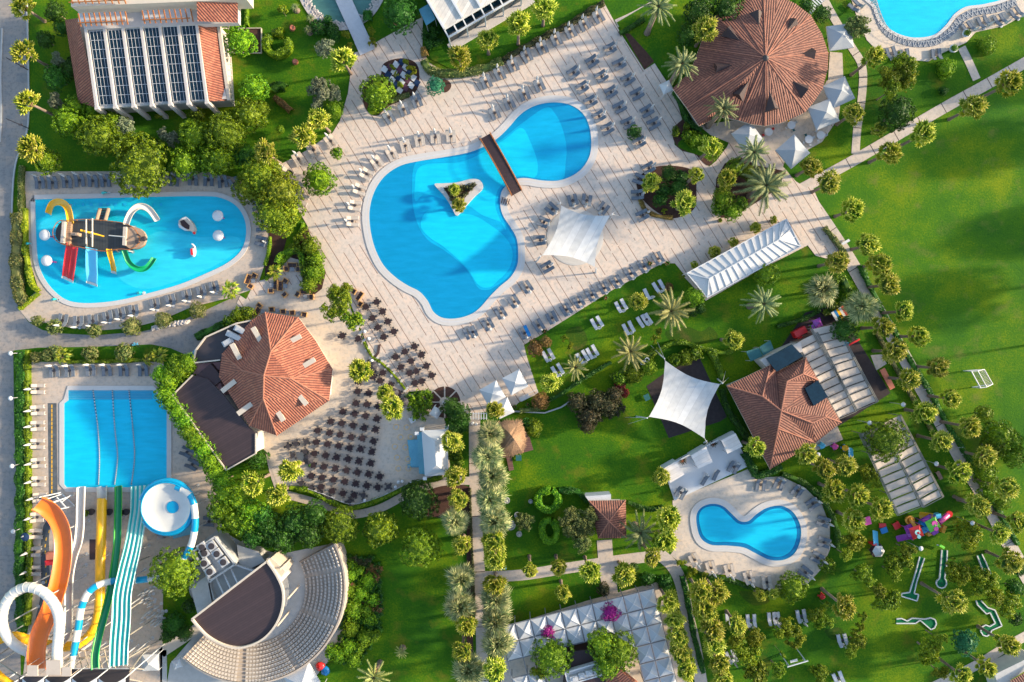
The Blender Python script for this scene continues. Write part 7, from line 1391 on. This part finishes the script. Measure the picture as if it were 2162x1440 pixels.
t=thing('low_garden_wall','thin pale retaining wall behind the deck canopies','wall',V(1150,870,0)); mb=MB(); c_=PX([(1075,868),(1150,872),(1185,860),(1215,840)],.5); [mb.beam(c_[i]-Vector((0,0,.25)),c_[i+1]-Vector((0,0,.25)),.2,.5) for i in range(3)]; mb.obj('wall',M['concrete'],t)
t=thing('dining_terrace_fence','low white panel fence on the dining terrace lower edge','fence',V(700,1050,0)); c_=curve(PX([(650,1032),(690,1046),(740,1064),(800,1050),(860,1022),(930,1000)],.9),False,5); mb=MB(); [mb.beam(c_[i],c_[i+1],.04,.05) for i in range(len(c_)-1)]; [mb.beam(c_[i]-Vector((0,0,.45)),c_[i].lerp(c_[i+1],.6)-Vector((0,0,.45)),.03,.8) for i in range(0,len(c_)-1,2)]; [mb.tube(p-Vector((0,0,.9)),p,.04,n=5) for p in c_[::2]]; mb.obj('panels',M['white'],t)
st_=MB(); 
for k in range(3): p=PX([(803-k*1.8,727+k*.3),(800-k*1.8,745),(792-k*1.5,756)],.1+.03*k); st_.pipe([q+Vector((0,0,.02*k)) for q in p],.09,5)
tag(st_.obj('curved_steps',M['brown']),'three thin curved step edges between deck and terrace','steps')
fl=MB(); c_=curve(PX([(757,690),(768,720),(785,752),(805,765),(830,790),(858,822)],.0),False,6)
[fl.box(p.x,p.y,.2,.35,1.0,.3,R(-40)) for p in c_[::3]]; tag(fl.obj('edge_planters',M['coping']),'line of white edge planters between terrace and deck','planters'); hedge([(768,722),(785,752),(805,766),(830,790),(856,822)],5,.5,'dense','dotted small plants on the terrace edge',dens=60)
for x,y,l in ((872,885,'small white square table top beside the green bed'),(310,600,'x')): 
    if l!='x': t=thing('white_table',l,'table',V(x,y,0),R(30)); mb=MB(); mb.box(0,0,.78,.95,.95,.06); put('table_top',mb.mesh('table_top',M['white']),t); mb=MB(); [mb.box(u,v,.38,.06,.06,.76) for u in (-.4,.4) for v in (-.4,.4)]; put('legs',mb.mesh('legs',M['white']),t)
t=thing('bicycle','small pale blue bicycle lying beside the path above lap pool','bicycle',W(286,729)); q=t.location; mb=MB()
for u in (-.5,.5): mb.pipe([Vector((q.x+u+.3*math.cos(a),q.y+.26*math.sin(a),.12)) for a in [k*PI/8 for k in range(17)]],.03,5)
mb.obj('wheels',M['dark'],t); mb=MB(); [mb.beam((q.x+a,q.y+b,.15),(q.x+c,q.y+d,.15),.06,.06) for a,b,c,d in ((-.5,0,-.1,.3),(-.1,.3,.4,.25),(.4,.25,.5,0),(-.1,.3,0,0),(0,0,.4,.25),(-.5,0,0,0),(.4,.25,.45,.45),(-.2,.42,0,.42))]; mb.obj('frame',M['sky'],t)
for x,y,w_ in ((998,893,'left'),(1006,895,'right')): t=thing('bollard','small white bollard sign at the top of garden walk, %s'%w_,'bollard',W(x,y)); q=t.location; mb=MB(); mb.lathe([(.22,.05),(.12,.15),(.1,.7),(.22,.75),(.2,.85)],10,(q.x,q.y,0)); mb.obj('post',M['white'],t)
def box_thing(name,label,cat,x,y,sx,sy,h,mat,a=0,legs=True,topm=None):
    c=V(x,y,h); t=thing(name,label,cat,(c.x,c.y,0),R(a)); mb=MB(); mb.box(0,0,h-.08,sx,sy,.1); mb.box(0,-sy*.3,h-.12,sx*.96,.06,.08); put('top',mb.mesh('top',M[mat]),t); mb=MB(); [mb.box(u*sx*.42,v*sy*.42,(h-.1)/2,.08,.08,h-.1) for u in (-1,1) for v in (-1,1)]; put('legs',mb.mesh('legs',M[mat]),t); return t
box_thing('garden_bench','long brown timber bench beside the walkway','bench',1874,800,.9,3.6,.5,'terracotta',28); box_thing('garden_bench','grey bench right of the lower pergola','bench',1984,1004,.6,1.4,.5,'wood',28); box_thing('teal_box','teal bin box below the thatched hut','box',1095,967,.9,.9,.5,'teal'); box_thing('teal_box','teal box at the dark tent floor left edge','box',1366,839,.9,1.0,.5,'teal',25)
box_thing('garden_bench','small white bench in the walkway planting, upper','bench',1786,511,.4,1.4,.5,'white',-60); box_thing('garden_bench','blue bench on lawn beside the garden palms','bench',1063,1200,1.0,.35,.5,'sky',6); box_thing('deck_table','small dark square table on deck at the hut','table',1101,898,.5,.9,.6,'white')
for i,(x,y) in enumerate(((1954,822),(1963,834),(2027,944),(2036,958))): t=thing('walkway_bollard_light','curved white bench arm beside the walkway, %s'%['topmost','second','third','lowest'][i],'bench',W(x,y)); q=t.location; mb=MB(); mb.pipe([(q.x-.5,q.y-.1,.05),(q.x-.35,q.y,.5),(q.x+.3,q.y+.12,.55),(q.x+.5,q.y-.05,.4)],.07,6); mb.obj('arm',M['white'],t)
t=thing('slatted_steps','white slatted stair bridge between round roof and top footpath','steps',V(1722,12,0)); mb=MB(); a=V(1703,26,1.2); b=V(1736,-8,1.2); d=(b-a).normalized(); s_=Vector((d.y,-d.x,0))
[mb.beam(a+d*k*.42-s_*.7,a+d*k*.42+s_*.7,.2,.06) for k in range(9)]; mb.obj('treads',M['white'],t); mb=MB(); [mb.beam(a+s_*u-Vector((0,0,.1)),b+s_*u-Vector((0,0,.1)),.1,.2) for u in (-.7,.7)]; [mb.tube((p.x,p.y,0),(p.x,p.y,1.1),.06) for p in (a,b)]; mb.obj('stringers',M['grey'],t)
# ---------------------------------------------------------------- football goal
t=thing('football_goal','white framed football goal with net on the big field','goal',W(2076,798)); a=W(2053,788,0);b=W(2073,817,0); f=W(2072,782,0)-a; q=[V(2054,788,.0),V(2074,817,.0)]
A_=V(2051,784,2.0);B_=V(2070,819,2.0);A0=Vector((A_.x,A_.y,0));B0=Vector((B_.x,B_.y,0));A1=V(2078,780,0);B1=V(2096,811,0);A2=A_.lerp(Vector((A1.x,A1.y,2)),.3);B2=B_.lerp(Vector((B1.x,B1.y,2)),.3); mb=MB()
for p,r_ in ((A0,A_),(A_,B_),(B_,B0)): mb.tube(p,r_,.09)
for p,r_ in ((A0,A1),(B0,B1),(A1,B1),(A_,A2),(B_,B2),(A2,A1),(B2,B1),(A2,B2)): mb.tube(p,r_,.07)
mb.obj('frame',M['white'],t); mb=MB()
for k in range(13): u=k/12; mb.tube(A_.lerp(B_,u),A2.lerp(B2,u),.012,n=4); mb.tube(A2.lerp(B2,u),A1.lerp(B1,u),.012,n=4)
for k in range(6): u=k/5; mb.tube(A2.lerp(A1,u),B2.lerp(B1,u),.012,n=4)
mb.obj('net',M['lightgrey'],t)
# ---------------------------------------------------------------- playground
def pblock(t,name,x,y,h0,h1,sx,sy,a,mat): c=V(x,y,h1); mb=MB(); mb.box(c.x,c.y,(h0+h1)/2,sx,sy,h1-h0,R(a)); return mb.obj(name,M[mat],t)
t=thing('play_castle','colourful playground castle with purple, orange and pink slides','playground',V(1950,1118,0))
def proof(x,y,s_,h,a,mat): c=V(x,y,h); mb=MB(); q=[Vector((c.x+s_*.5*(u*math.cos(R(a))-v*math.sin(R(a))),c.y+s_*.5*(u*math.sin(R(a))+v*math.cos(R(a))),h-.7)) for u,v in ((-1,-1),(1,-1),(1,1),(-1,1))]; [mb.poly([q[k],q[(k+1)%4],Vector(c)]) for k in range(4)]; mb.obj('roof',M[mat],t); mb=MB(); [mb.tube((p.x,p.y,0),(p.x,p.y,h-.7),.07) for p in q]; mb.box(c.x,c.y,1.2,s_,s_,.12,R(a)); mb.obj('posts',M['purple'],t)
proof(1940,1126,1.9,3.3,22,'red'); proof(1975,1110,1.9,3.4,28,'lime')
mb=MB(); 
for x,y,r_ in ((1939,1125,.42),(1942,1134,.3)): c=V(x,y,3.3); mb.lathe([(r_,-.32),(r_,-.15)],16,tuple(c))
mb.obj('roof_dots',M['mint'],t); mb=MB()
for x,y,r_ in ((1975,1106,.45),(1978,1117,.35)): c=V(x,y,3.4); mb.lathe([(r_,-.32),(r_,-.12)],16,tuple(c))
mb.obj('roof_dots',M['pink'],t)
def pslide(name,pts,w_,mat): p=hpath(pts,4); h=w_/2; mb=MB(); mb.sweep(p,[(-h,.25),(-h+.05,.3),(-h+.12,.1),(0,0),(h-.12,.1),(h-.05,.3),(h,.25)]); mb.obj(name,M[mat],t,False)
pslide('slide',[(1932,1129,1.4),(1920,1131,1.1),(1905,1134,.5),(1892,1137,.25)],1.0,'purple'); pslide('slide',[(1970,1090,1.4),(1958,1089,.9),(1940,1087,.4)],1.1,'yellow')
p=hpath([(1982,1104,1.6),(1992,1095,1.3),(2001,1087,.7)],4); mb=MB(); mb.pipe(p,[.42]*len(p),10); mb.obj('tunnel_slide',M['pink'],t,True); mb=MB(); q=V(2003,1085,.6); mb.lathe([(.55,0),(.55,.2),(.4,.2)],14,tuple(q)); mb.obj('tunnel_mouth',M['red'],t)
p=hpath([(1935,1118,1.5),(1930,1108,1.4),(1924,1100,1.2),(1922,1095,.9)],4); mb=MB(); mb.pipe(p,.3,8); q=V(1922,1099,1); mb.lathe([(.7,0),(.75,.4),(.5,.4),(.45,.1)],14,(q.x,q.y,.6)); mb.obj('spiral_slide',M['orange2'] if 'orange2' in M else M.setdefault('orange2',plain('orange2',(.75,.33,.04),.35,.1,1,bs=0)),t,True)
pblock(t,'bridge',1958,1116,1.1,1.5,1.8,1.0,25,'blue'); pblock(t,'panel',1952,1107,1.2,2.1,1.0,.6,-30,'kidblue'); pblock(t,'panel',1975,1124,.8,1.6,1.0,.6,30,'purple'); pblock(t,'step_box',1965,1127,.1,1.0,.9,.6,20,'orange2'); pblock(t,'panel',1994,1118,1.0,1.8,.5,1.2,-20,'orange2'); pblock(t,'climbing_panel',1982,1090,1.2,2.1,.8,.7,10,'sky'); mb=MB(); [mb.beam(V(1945+6*k,1113,1.2),V(1950+6*k,1106,1.6),.08,.08) for k in range(5)]; mb.obj('net_bars',M['purple'],t)
for x,y,h_,sx,sy,a,mat,nm,l in ((1894,1110,.6,1.1,1.1,30,'red','play_cube','red play mat left of the castle, right one'),(1867,1120,.55,1.1,.9,20,'kidblue','play_cube','blue play block left of the castle'),(1864,1110,.4,1.1,.7,0,'red','play_cube','red play block above the blue block'),(1832,1100,.5,1.1,1.3,15,'pink','play_cube','salmon play block beside the palm')): box_thing(nm,l,'play block',x,y,sx,sy,h_,mat,a)
def lone_slide(label,pts,w_,mat): 
    global t
    t=thing('toy_slide',label,'slide',V(*pts[0][:2],0)); pslide('chute',pts,w_,mat); mb=MB(); q=V(*pts[0]); mb.box(q.x,q.y,pts[0][2]/2,w_*.9,.3,pts[0][2]); mb.obj('ladder',M['red'],t)
lone_slide('blue toy slide beside the hexagonal play hut',[(1848,1150,1.5),(1847,1138,.9),(1846,1120,.2)],.85,'sky'); lone_slide('blue toy slide beside the upper toy cluster',[(1796,971,1.3),(1795,958,.8),(1794,945,.2)],.8,'sky')
t=thing('play_hut','hexagonal play hut with white roof panels','play hut',V(1857,1165,0)); c=V(1857,1165,1.8); mb=MB(); q=[Vector((c.x+1.0*math.cos(k*PI/3),c.y+1.0*math.sin(k*PI/3),1.5)) for k in range(6)]; [mb.poly([q[k],q[(k+1)%6],Vector((c.x,c.y,2.1))]) for k in range(6)]; mb.obj('roof',M['white'],t); mb=MB(); mb.lathe([(1.25,.9),(1.25,1.0),(1.15,1.0)],6,(c.x,c.y,0)); [mb.tube((p.x,p.y,0),p,.06) for p in q]; mb.obj('frame',M['brown'],t)
for x,y,l,m1,m2 in ((1760,942,'pink and purple ride-on toy','pink','purple'),(1781,945,'yellow and blue upright toy','yellow','kidblue'),(1733,940,'blue star shaped toy on paving','sky','sky'),(1733,1257,'red ride-on toy on the shaded lawn','red','red')):
    t=thing('ride_on_toy',l,'toy',V(x,y,0)); q=t.location; mb=MB(); v,f_=blob((q.x,q.y,.5),.5,10,7,.7,0); mb.v=v; mb.f=[tuple(a) for a in f_]; mb.m=[0]*len(mb.f); mb.box(q.x+.1,q.y+.1,.85,.5,.3,.3,.4); mb.obj('body',M[m1],t,True); mb=MB(); [mb.lathe([(.16,0),(.16,.2),(.05,.3)],8,(q.x+.45*math.cos(a),q.y+.45*math.sin(a),.05)) for a in (0,1.6,3.1,4.7)]; mb.obj('feet',M[m2],t)
t=thing('play_train','red toy playhouse above the canvas pergola','playhouse',V(1690,701,0)); c=V(1690,701,1.2); mb=MB(); mb.box(c.x,c.y,.6,2.1,1.1,1.2,R(28)); mb.box(c.x+.2,c.y-.8,.3,.7,.4,.5,R(28)); mb.obj('body',M['red'],t); mb=MB(); mb.beam((c.x-.9,c.y-.5,1.3),(c.x+.9,c.y+.45,1.3),.9,.2); mb.obj('roof',M['red'],t)
t=thing('small_playset','purple and green small playset above the canvas pergola','playground',V(1728,684,0)); proof(1730,682,1.3,1.9,20,'purple'); proof(1720,690,.8,1.4,20,'lime'); pslide('slide',[(1718,690,1.0),(1712,694,.3)],.6,'pink')
t=thing('bouncy_stripes','striped blue, yellow, red and white play roof beside the spiky palm','play roof',V(1768,662,0))
for k,m_ in enumerate(('white','kidblue','yellow','white','red')): a=V(1757+5*k,664-3*k,2.0); mb=MB(); mb.beam(a+Vector((0,.4,0)),a+Vector((.9,-1.0,-.1)),.42,.12); mb.obj('stripe',M[m_],t)
mb=MB(); [mb.tube(V(x,y,0),V(x,y,1.9),.05) for x,y in ((1757,664),(1779,654),(1764,674),(1784,662))]; mb.obj('posts',M['red'],t)
t=thing('seesaw_bars','red and blue play bars at the right of upper pergola','play bars',V(1795,722,0)); mb=MB(); mb.beam(V(1790,730,.8),V(1815,716,.8),.25,.2); mb.obj('red_bar',M['red'],t); mb=MB(); mb.box(V(1786,727,.5).x,V(1786,727,.5).y,.5,.9,.7,.4); mb.obj('blue_seat',M['blue'],t)
for x,y,a in ((1290,720,0),): pass
for i,(x,y) in enumerate(((1357,766),(1366,760))): t=thing('ring_sculpture','pale ring with dot on the hedge end, %s'%('left','right')[i],'lamp',W(x,y)); q=V(x,y,1.2); mb=MB(); mb.pipe([Vector((q.x+.33*math.cos(a),q.y+.33*math.sin(a),1.2)) for a in [k*2*PI/16 for k in range(17)]],.08,6); mb.tube((q.x,q.y,0),(q.x,q.y,1.1),.05); mb.obj('ring',M['white'],t)
# ---------------------------------------------------------------- mini golf lanes
def golf(label,pts,closed=True):
    P=[W(x,y) for x,y in pts]; c=sum(P,Vector())/len(P); t=thing('mini_golf_lane',label,'mini golf',(c.x,c.y,0)); mb=MB(); mb.sheet([(p.x,p.y) for p in P],.06); mb.obj('green',M['putt'],t); mb=MB(); n=len(P)
    for i in range(n if closed is True else n-1): mb.beam(P[i]+Vector((0,0,.1)),P[(i+1)%n]+Vector((0,0,.1)),.17,.2)
    mb.obj('border',M['white'],t); mb=MB(); q=P[n//2].lerp(c,.35); mb.lathe([(.1,.065),(.1,.07)],10,(q.x,q.y,0)); mb.tube((q.x,q.y,0),(q.x,q.y,.5),.015,n=4); mb.obj('cup',M['dark'],t)
golf('mini golf lane with round end, straight one below the climbing castle',tl(1722,1080,[(1062,322),(1055,420),(1048,500),(1043,562),(1018,585),(1015,610),(1032,635),(1060,645),(1088,635),(1102,608),(1098,580),(1085,562),(1098,480),(1105,400),(1107,325)]),False)
golf('mini golf lane shaped like an L, half hidden by loose trees',tl(1722,1080,[(875,380),(850,480),(815,600),(790,680),(725,690),(718,712),(852,752),(866,700),(828,690),(850,590),(885,480),(915,392)]),False)
golf('zigzag horizontal mini golf lane with fan shaped end',tl(1722,1080,[(678,942),(838,942),(878,915),(970,994),(1000,980),(1016,945),(1005,910),(965,895),(920,906),(810,898),(770,922),(720,900),(680,905)]),False)
golf('bent mini golf lane ending in a circle at lower right',tl(1722,1080,[(1352,750),(1362,785),(1438,862),(1468,850),(1512,940),(1465,968),(1430,955),(1395,975),(1390,1010),(1410,1042),(1440,1050),(1470,1030),(1482,1000),(1568,962),(1510,830),(1450,810),(1392,750)]),False)
golf('narrow mini golf lane under golden trees beside walkway',tl(1722,1080,[(1360,370),(1395,460),(1430,530),(1472,520),(1435,430),(1400,358)]),False)
t=thing('mini_golf_sign','little green and white mini golf starting board','sign',V(1988,1153,0)); mb=MB(); mb.beam(V(1978,1150,.5),V(1986,1153,.5),.15,.15); mb.obj('post',M['white'],t); mb=MB(); mb.beam(V(1984,1151,.7),V(1994,1157,.5),.4,.12); mb.obj('board',M['lime'],t)
t=thing('garden_swing','white timber swing frame on the lower lawn','frame',V(1684,1398,0)); mb=MB(); a=V(1662,1408,2.0);b=V(1706,1395,2.0); mb.beam(a,b,.16,.16)
for p in (a.lerp(b,.1),a.lerp(b,.9)): mb.beam(p,Vector((p.x-.7,p.y+1.2,0)),.14,.14); mb.beam(p,Vector((p.x+.3,p.y-.5,0)),.14,.14)
mb.obj('frame',M['white'],t); mb=MB(); p=a.lerp(b,.5); mb.box(p.x,p.y-.2,.5,1.2,.4,.06,.25); [mb.tube((p.x+u,p.y-.2,.5),(p.x+u,p.y,2),.02,n=4) for u in (-.5,.5)]; mb.obj('seat',M['white'],t)
for x,y,l,m_ in ((601,1405,'red cushion heap','red'),(612,1415,'blue cushion heap','kidblue')):
    xx=430+(990 if m_=='red' else 1030)/4; yy=1080+(1300 if m_=='red' else 1335)/4; t=thing('bean_bag',l+' beside the amphitheatre lower wall','bean bag',V(xx,yy,0)); q=t.location; mb=MB(); v,f_=blob((q.x,q.y,.4),.75,10,7,.6,.15); mb.v=v; mb.f=[tuple(a) for a in f_]; mb.m=[0]*len(mb.f); mb.obj('bag',M[m_],t,True); mb=MB(); mb.lathe([(.3,.7),(.1,.85)],8,(q.x,q.y,0)); mb.obj('knot',M[m_],t)
canopy('white entrance tent at the bottom edge below amphitheatre',640,1440,4.6,30,2.8,1.0,'canvas','entrance_tent','tent',True)
canopy('small pale cube roof left of amphitheatre base',374,1402,1.4,20,2.2,.3,'canvas','small_canopy','canopy',True)
t=thing('blue_shade','curved pale blue shade with steps beside the lower amphitheatre','awning',V(1380/4,1400,0)) if 0 else None
# trees standing just right of the frame throw the long shadows across the field
random.seed(11)
tree(1789,695,28,'darkg','dark green tree at the end of the upper canvas pergola',4.5)
sheet('garden_path',[(1838,750),(1862,748),(1872,768),(1850,782)],.03,M['path'],False)
for i in range(6):
    px=2270+random.uniform(0,300); py=90+i*165+random.uniform(-30,30); tree(px,py,random.uniform(38,70),random.choice(['dense','darkg','bright']),'tall tree beyond the right edge of the field, %s from the top'%ORD[i],random.uniform(8,11),group='trees beyond the right edge')
